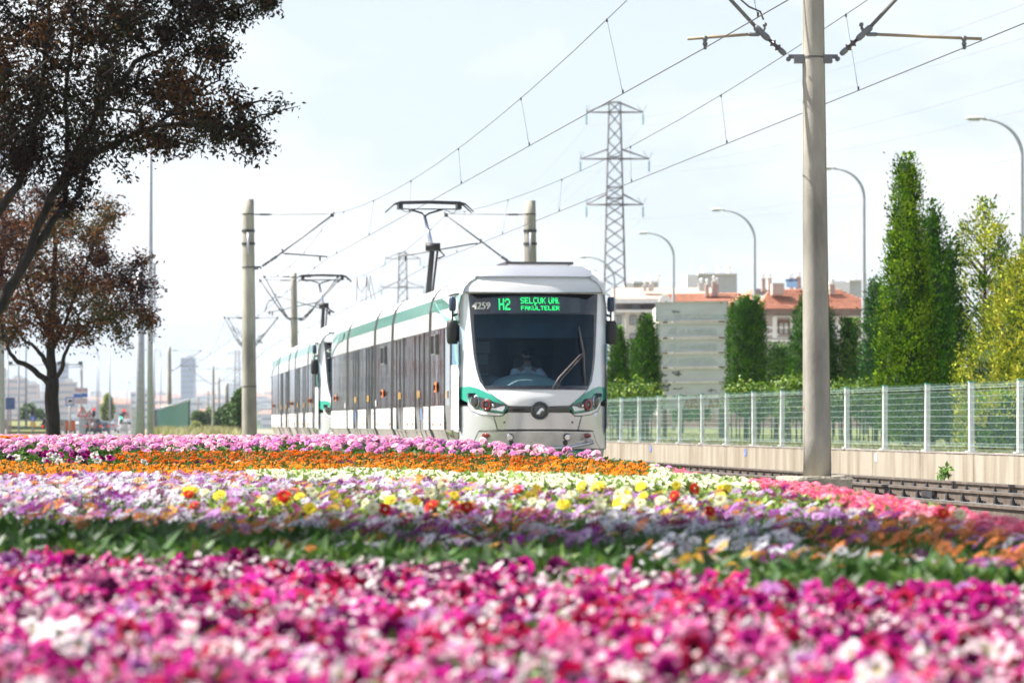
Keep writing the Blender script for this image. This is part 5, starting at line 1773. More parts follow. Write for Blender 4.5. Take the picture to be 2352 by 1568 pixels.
# its footing
fb = MB()
bx0, bx1, zt_, zb_ = P(1796, 0, 45.6).x - A0.x, P(1954, 0, 45.6).x - A0.x, 0.0, -0.36
ring_t, ring_b = [], []
r_ = np.random.default_rng(11)
for (xa, ya, xb, yb) in ((bx0, -.43, bx1, -.43), (bx1, -.43, bx1, .43), (bx1, .43, bx0, .43), (bx0, .43, bx0, -.43)):
    for k in range(7):
        t = k / 7
        j = (r_.random(3) - .5) * .035
        ring_t.append(Vector((xa + (xb - xa) * t + j[0], ya + (yb - ya) * t + j[1], zt_ + j[2] * .7 - (.05 if r_.random() < .15 else 0))))
        ring_b.append(Vector((xa + (xb - xa) * t, ya + (yb - ya) * t, zb_)))
mid = [p * 1.0 + Vector((0, 0, -.03)) for p in ring_t]
for p in mid: p.x *= 1.02; p.y *= 1.02
fb.loft([ring_b, mid, ring_t], smooth=False)
fb.build('footing', mat('footing_concrete', (0.38, 0.34, 0.27), 0.95, scale=5, var=0.2, bump=0.9, bscale=28), mA)

# side masts at 106 m
def side_mast(Y, xt, xb, yt, wt, wb, sgn, tipx, armx, clipx, label, tipz=6.72):
    m, strap, zt, s, lean = cmast(Y, xt, xb, yt, wt, wb, label)
    strap(5.23, h=.04); strap(6.75, h=.035); strap(1.82, h=.03)
    for z in (6.27, 5.90):
        strap(z + .0, h=.07, thick=.06, m_=M_dark, name='bracket_band')
    b0 = Vector(m.location)
    MB().tube([Vector((lean + .02 * 1, -.28, 6.2 - b0.z)), Vector((lean + .02, -.29, 5.6 - b0.z))], .035, 7).build('surge_arrester', M_galv, m)
    hub = empty('bracket_arm', (lean, 0, -b0.z)); hub.parent = m
    X0 = b0.x + lean
    f = lambda px: (px - XC) * s - X0
    cantilever(hub, sgn * wb * s / 2 * .85, 5.23, f(tipx), tipz, lat, back, f(armx), f(clipx))
    return m
side_mast(106.0, 570, 573, 458, 26, 36, 1, 763, 648, 735, 'concrete mast standing in front of the second tram')
side_mast(106.0, 1217, 1222, 461, 26, 36, -1, 1025, 1105, 932, 'concrete mast rising behind the roof of the nearer tram')
# middle mast at 158 m with paired brackets on both sides
mC, strapC, zt, s, lean = cmast(158.0, 675, 677, 627, 13, 22, 'concrete mast with paired brackets on both sides behind the second tram')
strapC(5.25, h=.05); strapC(7.0, h=.05)
b0 = Vector(mC.location); hub = None
for sg, tip in ((-1, 596), (1, 775)):
    for dy, off in ((0, 0), (1.4, 5)):
        hub = empty('bracket_arm', (0, dy, -b0.z)); hub.parent = mC
        cantilever(hub, sg * .16, 5.25, (tip - sg * off - 675) * s, 6.85 + dy * .15, lat, back, sg * .9, (tip - 675) * s - sg * (2.9 if dy else .4), tie=True)
# farther masts
far_masts = [(307, 389, 389, 796, 7.5, 13, 'concrete mast rising behind the green fence'),
             (409, 490, 490, 840, 5, 8, 'slim far concrete mast, first of the three beside the dark bushes'),
             (505, 503, 503, 866, 4.5, 7, 'slim far concrete mast, middle one of the three beside the dark bushes'),
             (330, 521, 522, 880, 8, 11, 'short stout concrete post beside the dark bushes'),
             (560, 478, 478, 897, 3.5, 5, 'thin distant concrete mast beside the dry weeds'),
             (700, 455, 455, 912, 3, 4, 'thin distant concrete mast above the green fence end')]
for Y, xt, xb, yt, wt, wb, lab in far_masts:
    m, strap, zt, s, lean = cmast(Y, xt, xb, yt, wt, wb, lab)
    if Y in (307, 409):
        b0 = Vector(m.location)
        for sg in ((1,) if Y == 307 else (-1, 1)):
            hub = empty('bracket_arm', (0, 0, -b0.z)); hub.parent = m
            cantilever(hub, sg * .2, 5.2, sg * 2.6, 6.8, lat, back, sg * .9, sg * 2.3)
# one more middle mast hidden behind the nearer masts carries the brackets seen at the tail of the line
mD, strapD, zt, s, lean = cmast(215.0, 566, 567, 719, 10, 16, 'concrete mast hidden behind the mast in front of the second tram')
b0 = Vector(mD.location)
for sg, tip in ((-1, 516), (1, 637)):
    for dy, off in ((0, 0), (1.6, 5)):
        hub = empty('bracket_arm', (0, dy, -b0.z)); hub.parent = mD
        cantilever(hub, sg * .18, 5.25, (tip - sg * off - 567) * s, 6.9, lat, back, sg * .9, (tip - 567) * s - sg * 1.0)

# wires: supports (Y, x of contact, x of messenger, z of messenger)
def wires(label, sup, ref):
    root = empty('overhead_wire', (0, 0, 0))
    tag(root, label, 'wire', 'overhead line wires above the tracks')
    cw = MB(); cw.tube([Vector((x, Y, CW)) for Y, x, xm, zm in sup], .0075, 5, cap=False); cw.build('contact_wire', M_wire, root)
    ms = MB(); pts = []
    dm = MB(); clips = MB()
    for (Ya, xa, ma, za), (Yb, xb, mb_, zb) in zip(sup, sup[1:]):
        n = 12
        for i in range(n):
            t = i / n
            sag = 0.62 * 4 * t * (1 - t) * ((Yb - Ya) / 60.0) ** 2
            pts.append(Vector((ma + (mb_ - ma) * t, Ya + (Yb - Ya) * t, za + (zb - za) * t - sag)))
    pts.append(Vector((sup[-1][2], sup[-1][0], sup[-1][3])))
    ms.tube(pts, .0065, 5, cap=False); ms.build('messenger_wire', M_wire, root)
    ys_ = [p.y for p in pts]
    Y = ref
    while Y > sup[0][0]: Y -= 9.85
    while Y < min(sup[-1][0], 330):
        if Y > sup[0][0] and min(abs(Y - q[0]) for q in sup) > 2.5:
            top = Vector((np.interp(Y, ys_, [p.x for p in pts]), Y, np.interp(Y, ys_, [p.z for p in pts])))
            bot = Vector((np.interp(Y, [q[0] for q in sup], [q[1] for q in sup]), Y, CW))
            MB().tube([top, bot], .0028, 4, cap=False).box(top + Vector((0, 0, -.015)), (.025, .03, .05)).box(bot + Vector((0, 0, .03)), (.025, .03, .05))\
                .tube([bot + Vector((0, 0, .05)), bot + Vector((-.03, 0, .12)), bot + Vector((-.035, 0, .2)), bot + Vector((-.005, 0, .22))], .002, 3, cap=False).build('dropper', M_wire, root)
        Y += 9.85
    return root
def cx(Y, px): return (px - XC) * Y / FPX
wires('wires above the near track, running over the tram with the raised pantograph',
      [(-14, 9.85, 9.85, 6.72), (46, 2.40, 2.12, 6.70), (106, cx(106, 744), cx(106, 763), 6.74), (158, cx(158, 598), cx(158, 598), 6.86), (215, cx(215, 520), cx(215, 518), 6.9), (307, cx(307, 440), cx(307, 440), 6.8), (409, cx(409, 468), cx(409, 468), 6.8)], 52.4)
wires('wires above the empty track, running to the mast behind the nearer tram',
      [(-14, 13.2, 13.2, 6.72), (46, 5.62, 5.40, 6.70), (106, cx(106, 1005), cx(106, 1025), 6.74), (158, cx(158, 772), cx(158, 772), 6.86), (215, cx(215, 634), cx(215, 636), 6.9), (307, cx(307, 560), cx(307, 560), 6.8), (409, cx(409, 512), cx(409, 512), 6.8)], 51.9)
# slack jumper loops hanging from the line
jb = MB()
for Y, xa, xb, ya, yb in ((135, 820, 842, 636, 670), (150, 842, 850, 636, 665)):
    a, b = P(xa, ya, Y), P(xb, ya - 4, Y)
    jb.tube([a, a + Vector((.02, 0, -.35)), (a + b) / 2 + Vector((0, 0, -.6)), b + Vector((-.02, 0, -.35)), b], .012, 5)
    jb.tube([a, P(xa - 1, ya + 55, Y)], .01, 4); jb.tube([b, P(xb + 12, ya + 52, Y)], .01, 4)
tag(jb.build('jumper_cable', M_wire), 'slack jumper cable looping between the overhead wires', 'cable')

# ------------------------------------------------------------------ lattice pylons
def pylon(Y, xc, y_top, sc, label):
    root = empty('lattice_pylon', P(xc, 973, Y)); root.location.z = 0.3
    tag(root, label, 'pylon', 'lattice pylons')
    s = Y / FPX
    def I(dx, y, dy=0.0): return Vector((dx * sc * s, dy * sc * s, EYE - (y_top + (y - 235) * sc - YH) * s - .3))
    base_y = 973 + (.75 + .2) / s if sc == 1 else 973
    ybot = 235 + (base_y - y_top) / sc
    hwid = lambda y: 13.0 + (y - 235) * 0.0255
    lev = [235, 258, 291, 324, 357, 365, 403, 430, 455, 470]
    k = 470.0
    while k < ybot - 30:
        k += 30 if k > 500 else 26
        lev.append(k)
    legs = MB()
    for a, b in ((-1, -1), (1, -1), (1, 1), (-1, 1)):
        legs = MB(); legs.tube([I(a * hwid(y), y, b * hwid(y)) for y in (235, 400, 550, 700, ybot)], .06 * (1 if sc == 1 else 1.2), 4, smooth=False)
        legs.build('leg', M_steel, root)
    br = MB()
    for y0, y1 in zip(lev, lev[1:]):
        h0, h1 = hwid(y0), hwid(y1)
        for f in range(4):
            c0 = [(-1, -1), (1, -1), (1, 1), (-1, 1)][f]; c1 = [(1, -1), (1, 1), (-1, 1), (-1, -1)][f]
            br.tube([I(c0[0] * h0, y0, c0[1] * h0), I(c1[0] * h1, y1, c1[1] * h1)], .035, 3, cap=False, smooth=False)
            br.tube([I(c1[0] * h0, y0, c1[1] * h0), I(c0[0] * h1, y1, c0[1] * h1)], .035, 3, cap=False, smooth=False)
            if y0 in (235, 258, 365, 470) or int(y0) % 5 == 0:
                br.tube([I(c0[0] * h0, y0, c0[1] * h0), I(c1[0] * h0, y0, c1[1] * h0)], .045, 3, cap=False, smooth=False)
    o = br.build('bracing', M_steel, root); o['kind'] = 'stuff'
    for (yt, ya, hwx) in ((237, 258, 65), (343, 365, 79), (446, 470, 65)):
        for sg in (-1, 1):
            am = MB()
            tip = I(sg * hwx, ya)
            for b in (-1, 1):
                am.tube([I(sg * hwid(ya), ya, b * hwid(ya)), tip], .055, 4, smooth=False)
                am.tube([I(sg * hwid(yt), yt, b * hwid(yt)), tip], .045, 4, smooth=False)
            am.tube([tip, tip + Vector((sg * -.3 * sc ** 0, 0, 0)) + Vector((-.5 * 1, 0, 1.3)) * .55], .025, 3); am.tube([tip, tip + Vector((.35, 0, .7))], .025, 3)
            am.build('cross_arm', M_steel, root)
            ins = MB(); t2 = tip + Vector((0, 0, -.25)); ins.tube([tip, t2], .02, 4)
            prof = [(.03, 0)]
            for i in range(6): prof += [(.10, .06 + i * .17), (.10, .11 + i * .17), (.03, .13 + i * .17)]
            ins.lathe(t2, prof, 8, axis=Vector((0, 0, -1)), smooth=False)
            ins.build('insulator', mat('glass_insulator', (0.12, 0.30, 0.30), 0.2), root)
    return root
pylon(365, 1412, 235, 1.0, 'tall lattice power pylon behind the nearer tram and signboard')
pylon(600, 925, 580, 0.62, 'distant lattice power pylon above the roof of the nearer tram')
pylon(1250, 545, 805, 0.33, 'far small lattice pylon beside the mast in front of the second tram')
# power lines strung between the pylons and on towards the camera side
pl = MB()
for k, (ya, hwx) in enumerate(((258 + 32, 65), (365 + 32, 79), (470 + 32, 65))):
    for sg in (-1, 1):
        a = P(1412 + sg * hwx, ya, 365)
        b = P(925 + sg * hwx * .62, 580 + (ya - 235) * .62, 600)
        c = Vector((60 + sg * 3.3, 60, a.z + 1.5))
        for p, q, sag in ((a, b, 4.0), (a, c, 5.0)):
            pts = [p.lerp(q, t) - Vector((0, 0, sag * 4 * t * (1 - t))) for t in np.linspace(0, 1, 16)]
            MB_ = MB().tube(pts, .013, 3, cap=False)
            o = MB_.build('power_line', mat('aluminium_cable', (0.30, 0.30, 0.31), 0.6))
            tag(o, 'thin high voltage conductor strung from the pylons', 'power line', 'high voltage conductors')
# ------------------------------------------------------------------ street lamps on the right
def lamp_profile(h, arm, n=10):
    pts = [Vector((0, 0, 0)), Vector((0, 0, h * .5)), Vector((0, 0, h - arm * 1.0))]
    for i in range(1, n + 1):
        a = PI / 2 * i / n
        pts.append(Vector((-arm * (1 - math.cos(a)), 0, h - arm + arm * math.sin(a) * .93)))
    return pts
def street_lamp(Y, x_post, y_arm, x_head, label, group, ztop=None):
    s = Y / FPX
    root = empty('street_lamp', P(x_post, 973, Y)); root.location.z = 0.0
    tag(root, label, 'street lamp', group)
    h = EYE - (y_arm - YH) * s
    arm = abs(x_head - x_post) * s
    q = -1 if x_head < x_post else 1
    pts = lamp_profile(h, arm)
    rr = [.11, .095, .075] + [.075 - .035 * i / 10 for i in range(1, 11)]
    pts = [Vector((p.x * (-q), 0, p.z)) for p in pts]
    MB().tube(pts, rr, 10).build('pole', M_galv, root)
    tip = pts[-1]
    hd = MB()
    rings = []
    for t, w, hh in ((-.1, .05, .04), (0, .07, .06), (.15, .11, .09), (.5, .13, .10), (.62, .08, .05)):
        rings.append([tip + Vector((q * t, math.cos(a) * w, math.sin(a) * hh * (1 if math.sin(a) > 0 else .5) + .02)) for a in [2 * PI * j / 8 for j in range(8)]])
    hd.loft(rings)
    hd.build('lamp_head', mat('lamp_head_grey', (0.55, 0.56, 0.56), 0.5), root)
    MB().box(tip + Vector((q * .32, 0, -.04)), (.38, .2, .03)).build('lens', mat('lamp_lens_pale', (.45, .47, .45), .2), root)
    return root
RG = 'curved street lamps beyond the signboard'
street_lamp(131, 2347, 268, 2258, 'curved street lamp behind the golden cypresses', RG)
street_lamp(158, 1984, 383, 1915, 'curved street lamp between the large mast and the tall thujas', RG)
street_lamp(188, 1733, 478, 1660, 'curved street lamp behind the large rounded thuja', RG)
street_lamp(211, 1547, 532, 1490, 'curved street lamp rising behind the signboard', RG)
street_lamp(241, 1411, 587, 1352, 'curved street lamp half hidden by the lattice pylon', RG)
# ------------------------------------------------------------------ broadleaf trees
def poly_area_sample(poly, n, r):
    xs_ = [p[0] for p in poly]; ys_ = [p[1] for p in poly]
    out = []
    A = np.array(poly)
    while len(out) < n:
        X = min(xs_) + (max(xs_) - min(xs_)) * r.random(4000); Y_ = min(ys_) + (max(ys_) - min(ys_)) * r.random(4000)
        c = np.zeros(4000, bool)
        for i in range(len(A)):
            x1, y1 = A[i]; x2, y2 = A[(i + 1) % len(A)]
            cond = ((y1 > Y_) != (y2 > Y_)) & (X < (x2 - x1) * (Y_ - y1) / (y2 - y1 + 1e-9) + x1)
            c ^= cond
        out += list(zip(X[c], Y_[c]))
    return np.array(out[:n])
def edge_dist(pts, poly):
    A = np.array(poly); best = np.full(len(pts), 1e9)
    for i in range(len(A)):
        a, b = A[i], A[(i + 1) % len(A)]
        ab = b - a
        t = np.clip(((pts - a) @ ab) / (ab @ ab), 0, 1)
        best = np.minimum(best, np.linalg.norm(pts - (a + t[:, None] * ab), axis=1))
    return best
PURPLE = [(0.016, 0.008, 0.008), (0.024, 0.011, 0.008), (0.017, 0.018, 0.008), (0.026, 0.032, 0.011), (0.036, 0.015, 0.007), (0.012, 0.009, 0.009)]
def broadleaf(name, label, Y, root_px, limbs, poly, n_twig, leaves_per, leaf, depth, cols, seed, group, extra_twigs=(), ground=-0.3, blob=None):
    r = np.random.default_rng(seed)
    s = Y / FPX
    o = P(root_px[0], 973, Y); o.z = ground
    root = empty(name, o); tag(root, label, 'tree', group)
    lm = MB(); nodes = []
    first = True
    for pts, r0, r1, dy in limbs:
        q = []
        k = len(pts)
        for i, (x, y) in enumerate(pts):
            q.append(P(x, y, Y) + Vector((0, dy * (i / (k - 1)), 0)) - o)
        # smooth
        sm_ = []
        for i in range(k - 1):
            for t in (0, .33, .66): sm_.append(q[i].lerp(q[i + 1], t) + Vector(tuple((r.random(3) - .5) * 0.035)))
        sm_.append(q[-1])
        lm2 = MB().tube(sm_, [(r0 + (r1 - r0) * i / (len(sm_) - 1)) for i in range(len(sm_))], 9)
        lm2.build('trunk' if first else 'limb', M_bark, root)
        first = False
        nodes += sm_[2:]
    # twigs reach from the nearest limb point out to points in the crown
    pts = poly_area_sample(poly, n_twig, r)
    ed = edge_dist(pts, poly)
    dep = depth * np.sqrt(np.clip(ed / (depth / s * .55), 0.02, 1))
    W = np.stack([(pts[:, 0] - XC) * s, np.zeros(n_twig), EYE - (pts[:, 1] - YH) * s], 1) - np.array(o)[None] * np.array([1, 0, 1])
    W[:, 1] = dep * (r.random(n_twig) * 2 - 1)
    nd = np.array([list(p) for p in nodes])
    tw = MB()
    leafpos, leafdir = [], []
    for i in range(n_twig):
        e = W[i]
        dd = np.linalg.norm(nd - e, axis=1) + 0.5 * np.maximum(0, nd[:, 2] - e[2])
        j = int(np.argmin(dd))
        a = nd[j]
        if dd[j] > 0.35:
            m_ = (a + e) / 2 + (r.random(3) - .5) * .25 * dd[j] * .5 + np.array([0, 0, .06 * dd[j]])
            tw.tube([Vector(a), Vector(m_), Vector(e)], [min(.035, .012 + .012 * dd[j]), .012, .004], 4, cap=False)
            if i < n_twig * .35: nd = np.vstack([nd, m_[None], (m_ * .4 + e * .6)[None]])
        base = a + (e - a) * max(0, 1 - 0.55 / max(.55, dd[j]))
        t = r.random(leaves_per) ** .8
        lp = base[None] + (e - base)[None] * t[:, None] * 1.05 + r.normal(0, 1, (leaves_per, 3)) * (blob or 0.085)
        leafpos.append(lp)
    for x0, y0, x1, y1, n_ in extra_twigs:
        a, e = P(x0, y0, Y) - o, P(x1, y1, Y) - o
        tw.tube([a, a.lerp(e, .5) + Vector((0, .1, .03)), e], [.014, .009, .003], 4, cap=False)
        t = r.random(n_)
        leafpos.append(np.array([list(a.lerp(e, float(k))) for k in t]) + r.normal(0, 1, (n_, 3)) * .055)
    tw.build('branches', M_bark, root)
    lp = np.concatenate(leafpos)
    n = len(lp)
    cols = np.asarray(cols)
    # neighbouring leaves share a hue
    ph = np.sin(lp[:, 0] * 2.1 + 1.7 * np.sin(lp[:, 2] * 1.7)) + np.sin(lp[:, 2] * 2.7 + lp[:, 1] * 1.3)
    pick = np.clip(((ph + 2) / 4 * len(cols) + r.normal(0, 1.2, n)).astype(int), 0, len(cols) - 1)
    c = cols[pick] * (0.6 + 0.8 * r.random((n, 1)))
    R = rotmats(r.random(n) * 6.3, 0.5 + 1.3 * r.random(n), r.random(n) * 6.3)
    cr = link('crown', mesh_from('crown', *scatter(leaf_template(1, .46, .2, .3), lp, R, leaf * (.55 + .7 * r.random(n)), c), M_tleaf), root)
    return root
GT = 'purple leaved trees along the verge'
polyA = [(-210, -260), (500, -260), (600, -120), (640, -5), (640, 22), (600, 36), (560, 52), (520, 60), (500, 80), (545, 100), (550, 125), (512, 128), (475, 122), (455, 140), (500, 160), (515, 185), (552, 205), (560, 240),
         (585, 252), (620, 243), (648, 228), (660, 236), (632, 262), (600, 285), (580, 300), (612, 318), (635, 328), (630, 350), (575, 366), (545, 352), (505, 352), (460, 350), (425, 352), (400, 340), (365, 362), (340, 350), (300, 358), (285, 345),
         (262, 362), (250, 382), (222, 398), (208, 430), (206, 470), (170, 472), (150, 430), (120, 400), (92, 420), (60, 395), (30, 400), (-20, 430), (-210, 400)]
limA = [([(-150, 1090), (-130, 900), (-70, 790), (0, 700), (22, 655)], .17, .065, 0),
        ([(-20, 735), (35, 640), (77, 540), (100, 480), (121, 430), (165, 345), (209, 264), (240, 180), (262, 60)], .066, .02, .5),
        ([(110, 462), (157, 406), (220, 355), (271, 330), (330, 308), (388, 289), (450, 290), (520, 300), (590, 330)], .062, .014, -.5),
        ([(-60, 570), (0, 480), (44, 425), (66, 384), (84, 293), (95, 220), (120, 60), (120, -60)], .066, .022, -.3),
        ([(0, 690), (59, 600), (100, 530), (128, 490), (141, 450), (141, 380), (139, 300), (135, 200), (150, 40)], .062, .025, .9),
        ([(128, 490), (150, 485), (163, 455), (172, 400), (190, 340)], .035, .015, 1.0),
        ([(209, 264), (280, 190), (311, 146), (366, 121), (403, 80), (458, 48), (540, 20), (600, 5)], .045, .012, -.2),
        ([(330, 308), (388, 262), (440, 215), (500, 180)], .03, .010, .3),
        ([(66, 384), (30, 300), (0, 230), (-40, 100)], .04, .02, .5),
        ([(460, 290), (549, 293), (600, 272), (641, 256), (685, 246)], .02, .004, -.6)]
exA = [(600, 272, 690, 243, 26), (630, 262, 655, 228, 12), (560, 200, 545, 190, 8), (590, 335, 635, 330, 26), (540, 352, 570, 368, 20), (262, 360, 305, 420, 40), (272, 385, 292, 412, 16), (168, 480, 212, 448, 30), (160, 468, 206, 428, 22),
       (560, 40, 638, 18, 46), (600, 10, 640, -10, 40), (500, 90, 548, 118, 36), (480, 130, 530, 118, 26), (520, 205, 562, 212, 24), (380, 348, 400, 364, 16), (430, 345, 440, 362, 10)]
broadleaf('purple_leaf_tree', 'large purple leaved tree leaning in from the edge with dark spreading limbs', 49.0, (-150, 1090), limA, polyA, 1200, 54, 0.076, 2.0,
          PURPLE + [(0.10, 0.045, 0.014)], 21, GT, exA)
polyB = [(-60, 430), (40, 415), (110, 430), (150, 470), (205, 468), (240, 455), (298, 482), (285, 498), (258, 508), (245, 530), (262, 560), (240, 585), (290, 600), (310, 594), (348, 582), (335, 615), (345, 640), (378, 662), (350, 680), (330, 690), (352, 735), (348, 768), (325, 745),
         (298, 755), (303, 790), (290, 800), (270, 770), (240, 765), (215, 785), (190, 770), (165, 765), (140, 790), (120, 780), (60, 770), (15, 785), (-60, 770)]
limB = [([(123, 1085), (122, 1003), (119, 930), (119, 870)], .165, .15, 0),
        ([(119, 880), (116, 820), (113, 760), (118, 680), (125, 560), (110, 480)], .12, .03, .3),
        ([(112, 880), (80, 850), (45, 830), (28, 812), (15, 775), (0, 700)], .075, .02, -.6),
        ([(113, 850), (95, 815), (75, 795), (45, 778), (20, 740)], .06, .02, .7),
        ([(126, 872), (143, 845), (150, 815), (168, 780), (190, 752), (235, 730), (300, 720)], .055, .014, -.4),
        ([(122, 800), (150, 740), (175, 660), (210, 560), (240, 500)], .05, .012, .5),
        ([(116, 780), (80, 700), (50, 600), (60, 500)], .05, .015, -.3),
        ([(168, 780), (180, 720), (230, 660), (300, 620)], .03, .010, .6)]
exB = [(300, 610, 350, 585, 30), (320, 665, 378, 662, 34), (335, 720, 350, 765, 26), (290, 760, 298, 806, 30), (270, 500, 298, 482, 20), (200, 765, 215, 788, 14), (310, 600, 330, 582, 16)]
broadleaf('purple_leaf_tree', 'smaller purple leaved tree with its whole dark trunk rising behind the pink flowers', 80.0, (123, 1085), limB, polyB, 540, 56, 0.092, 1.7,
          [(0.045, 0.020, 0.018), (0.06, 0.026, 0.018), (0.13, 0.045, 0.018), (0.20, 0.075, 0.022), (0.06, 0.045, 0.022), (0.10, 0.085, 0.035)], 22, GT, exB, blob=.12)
# the next tree of the row stands outside the frame and throws its shade across the bed
def shade_tree(name, label, c, rad, trunk, n, seed):
    r = np.random.default_rng(seed)
    root = empty(name, (trunk[0], trunk[1], -.3)); tag(root, label, 'tree', GT)
    O = Vector(root.location)
    MB().tube([(0, 0, 0), (.1, .05, 1.4), (.35, 0, 2.6), Vector((c[0], c[1], c[2])) - O], [.17, .14, .11, .04], 8).build('trunk', M_bark, root)
    p = r.normal(0, 1, (n, 3)); p /= np.linalg.norm(p, axis=1)[:, None]
    p *= (r.random((n, 1)) ** .45)
    # clumps
    k = r.integers(0, n, 60); cen = p[k]
    j = r.integers(0, 60, n)
    p = p * .35 + cen[j] * .65
    pos = p * np.array(rad) + np.array(c) - np.array(O)
    cols = np.array(PURPLE)
    cc = cols[r.integers(0, len(cols), n)] * (.7 + .6 * r.random((n, 1)))
    R = rotmats(r.random(n) * 6.3, .5 + 1.3 * r.random(n), r.random(n) * 6.3)
    link('crown', mesh_from('crown', *scatter(leaf_template(1, .5, .2, .3), pos, R, .10 * (.6 + .7 * r.random(n)), cc), M_leaf), root)
shade_tree('purple_leaf_tree', 'purple leaved tree standing outside the view to the side of the flower bed', (-3.6, 14.75, 5.0), (4.8, 1.9, 1.0), (-6.2, 14.8), 19000, 5)

# ------------------------------------------------------------------ conifers
def conifer(name, label, Y, xc, prof, cols, seed, n=9000, size=.09, core=.78, rough=.10, lift=0.0, group=None, lean=0, trunk_to=None, airy=0.0, dy=0, needle=False, zg=0.27):
    """prof: (y, half width) pairs in picture units from the tip down; the crown is built round its own axis"""
    r = np.random.default_rng(seed)
    s = Y / FPX
    o = P(xc, 973, Y); o.z = zg
    root = empty(name, o); tag(root, label, 'tree', group)
    zz = np.array([EYE - (y - YH) * s - zg for y, w in prof])[::-1]
    rr = np.array([w * s for y, w in prof])[::-1]
    zb, zt = zz[0], zz[-1]
    ph = r.random(8) * 6.3
    def rad(z, a):
        base = np.interp(z, zz, rr)
        return base * (1 + rough * (np.sin(3 * a + ph[0] + z * 1.3) + .7 * np.sin(5 * a + ph[1] - z * 2.1) + .6 * np.sin(z * 5 / max(.4, (rr.max())) + ph[2] + 2 * a)))
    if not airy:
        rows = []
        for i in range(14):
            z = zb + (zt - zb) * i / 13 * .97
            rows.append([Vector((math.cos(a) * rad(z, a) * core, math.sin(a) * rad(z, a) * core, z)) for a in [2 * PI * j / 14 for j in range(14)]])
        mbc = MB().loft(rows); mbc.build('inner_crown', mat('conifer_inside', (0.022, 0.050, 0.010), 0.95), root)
    MB().tube([(0, 0, 0), (0, 0, max(.2, zb + .3)), (lean * s, 0, zb + (zt - zb) * .9)], [max(.05, rr.max() * .14), max(.04, rr.max() * .12), .01], 8).build('trunk', M_bark, root)
    # clumped sprays: clumps sit on the surface, sprays fill each clump, pointing outwards and up
    nc = max(40, n // (22 if needle else 46))
    w = np.linspace(0, 1, 400); zs_ = zb + (zt - zb) * w; wt = np.interp(zs_, zz, rr) + .04; cdf = np.cumsum(wt); cdf /= cdf[-1]
    cz = np.interp(r.random(nc), cdf, zs_); ca = r.random(nc) * 2 * PI
    if airy: cr_ = rad(cz, ca) * (0.45 + .55 * r.random(nc) ** .5)
    else: cr_ = rad(cz, ca) * ((.94 + .08 * r.random(nc)) if needle else (.86 + .20 * r.random(nc)))
    cs = size * (1.0 + 1.3 * r.random(nc)) * (.6 if needle else 1)
    j = r.integers(0, nc, n)
    off = r.normal(0, 1, (n, 3)) * cs[j][:, None] * np.array([.75, .75, 1.0])
    pos = np.stack([np.cos(ca[j]) * cr_[j], np.sin(ca[j]) * cr_[j], cz[j]], 1) + off
    pos[:, 2] = np.clip(pos[:, 2], zb - .05, zt + .02)
    a = np.arctan2(pos[:, 1], pos[:, 0])
    T = leaf_template(1.0, .46 if needle else .62, .05, -.15)
    R = rotmats(a * 1.0, np.zeros(n), a)       # leaf +x points outward
    tilt = -(0.5 + .8 * r.random(n))          # raise the tip
    Rt = rotmats(np.zeros(n), tilt, a + r.normal(0, .5, n))
    R = Rt @ R
    spin = rotmats(r.random(n) * 6.3, r.random(n) * .8, r.random(n) * 6.3)
    half = r.random(n) < .45
    R[half] = (R @ spin)[half]
    cols = np.asarray(cols)
    k = np.clip((r.random(nc) * len(cols)).astype(int), 0, len(cols) - 1)
    c = cols[k[j]] * (0.9 + 0.9 * r.random((n, 1)))
    cr = link('crown', mesh_from('crown', *scatter(T, pos, R, size * (.6 + .8 * r.random(n)), c), M_needle), root)
    if airy:
        bm_ = MB()
        for i in range(0, nc, 2):
            e = Vector((math.cos(ca[i]) * cr_[i] * .9, math.sin(ca[i]) * cr_[i] * .9, cz[i]))
            st = Vector((0, 0, max(zb, cz[i] - cr_[i] * 1.1)))
            bm_.tube([st, st.lerp(e, .5) + Vector((0, 0, -.02)), e], [.022, .014, .005], 4, cap=False)
        bm_.build('branches', mat('grey_branch', (.16, .13, .11), .9), root)
    return root
GREEN = [(0.034, 0.10, 0.008), (0.05, 0.14, 0.012), (0.085, 0.18, 0.016), (0.022, 0.068, 0.008)]
BRIGHT = [(0.070, 0.15, 0.008), (0.12, 0.22, 0.010), (0.030, 0.075, 0.006), (0.17, 0.26, 0.015)]
GOLD = [(0.26, 0.31, 0.03), (0.36, 0.37, 0.04), (0.17, 0.22, 0.025), (0.08, 0.12, 0.02), (0.42, 0.40, 0.06)]
GC = 'thuja trees beyond the fence'
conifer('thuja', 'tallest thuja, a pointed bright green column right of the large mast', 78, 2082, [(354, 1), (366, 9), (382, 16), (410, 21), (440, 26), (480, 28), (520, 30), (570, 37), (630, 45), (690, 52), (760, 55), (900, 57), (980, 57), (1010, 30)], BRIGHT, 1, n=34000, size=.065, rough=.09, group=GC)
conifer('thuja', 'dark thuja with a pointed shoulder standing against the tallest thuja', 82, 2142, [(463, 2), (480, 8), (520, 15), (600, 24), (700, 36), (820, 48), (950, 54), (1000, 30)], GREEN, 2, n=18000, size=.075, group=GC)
conifer('thuja', 'dark narrow thuja between the tallest thuja and the golden cypress', 84, 2178, [(550, 2), (575, 7), (640, 14), (760, 23), (860, 30), (960, 36), (1000, 20)], [(0.025, 0.06, 0.014), (0.035, 0.08, 0.016)], 3, n=9000, size=.09, group=GC)
conifer('thuja', 'slim fine needled conifer behind the tallest thuja', 98, 2012, [(640, 3), (660, 12), (720, 20), (800, 26), (880, 34), (950, 36), (975, 15)], [(0.04, 0.11, 0.03), (0.03, 0.09, 0.03), (0.06, 0.14, 0.035)], 4, n=7000, size=.10, needle=True, group=GC)
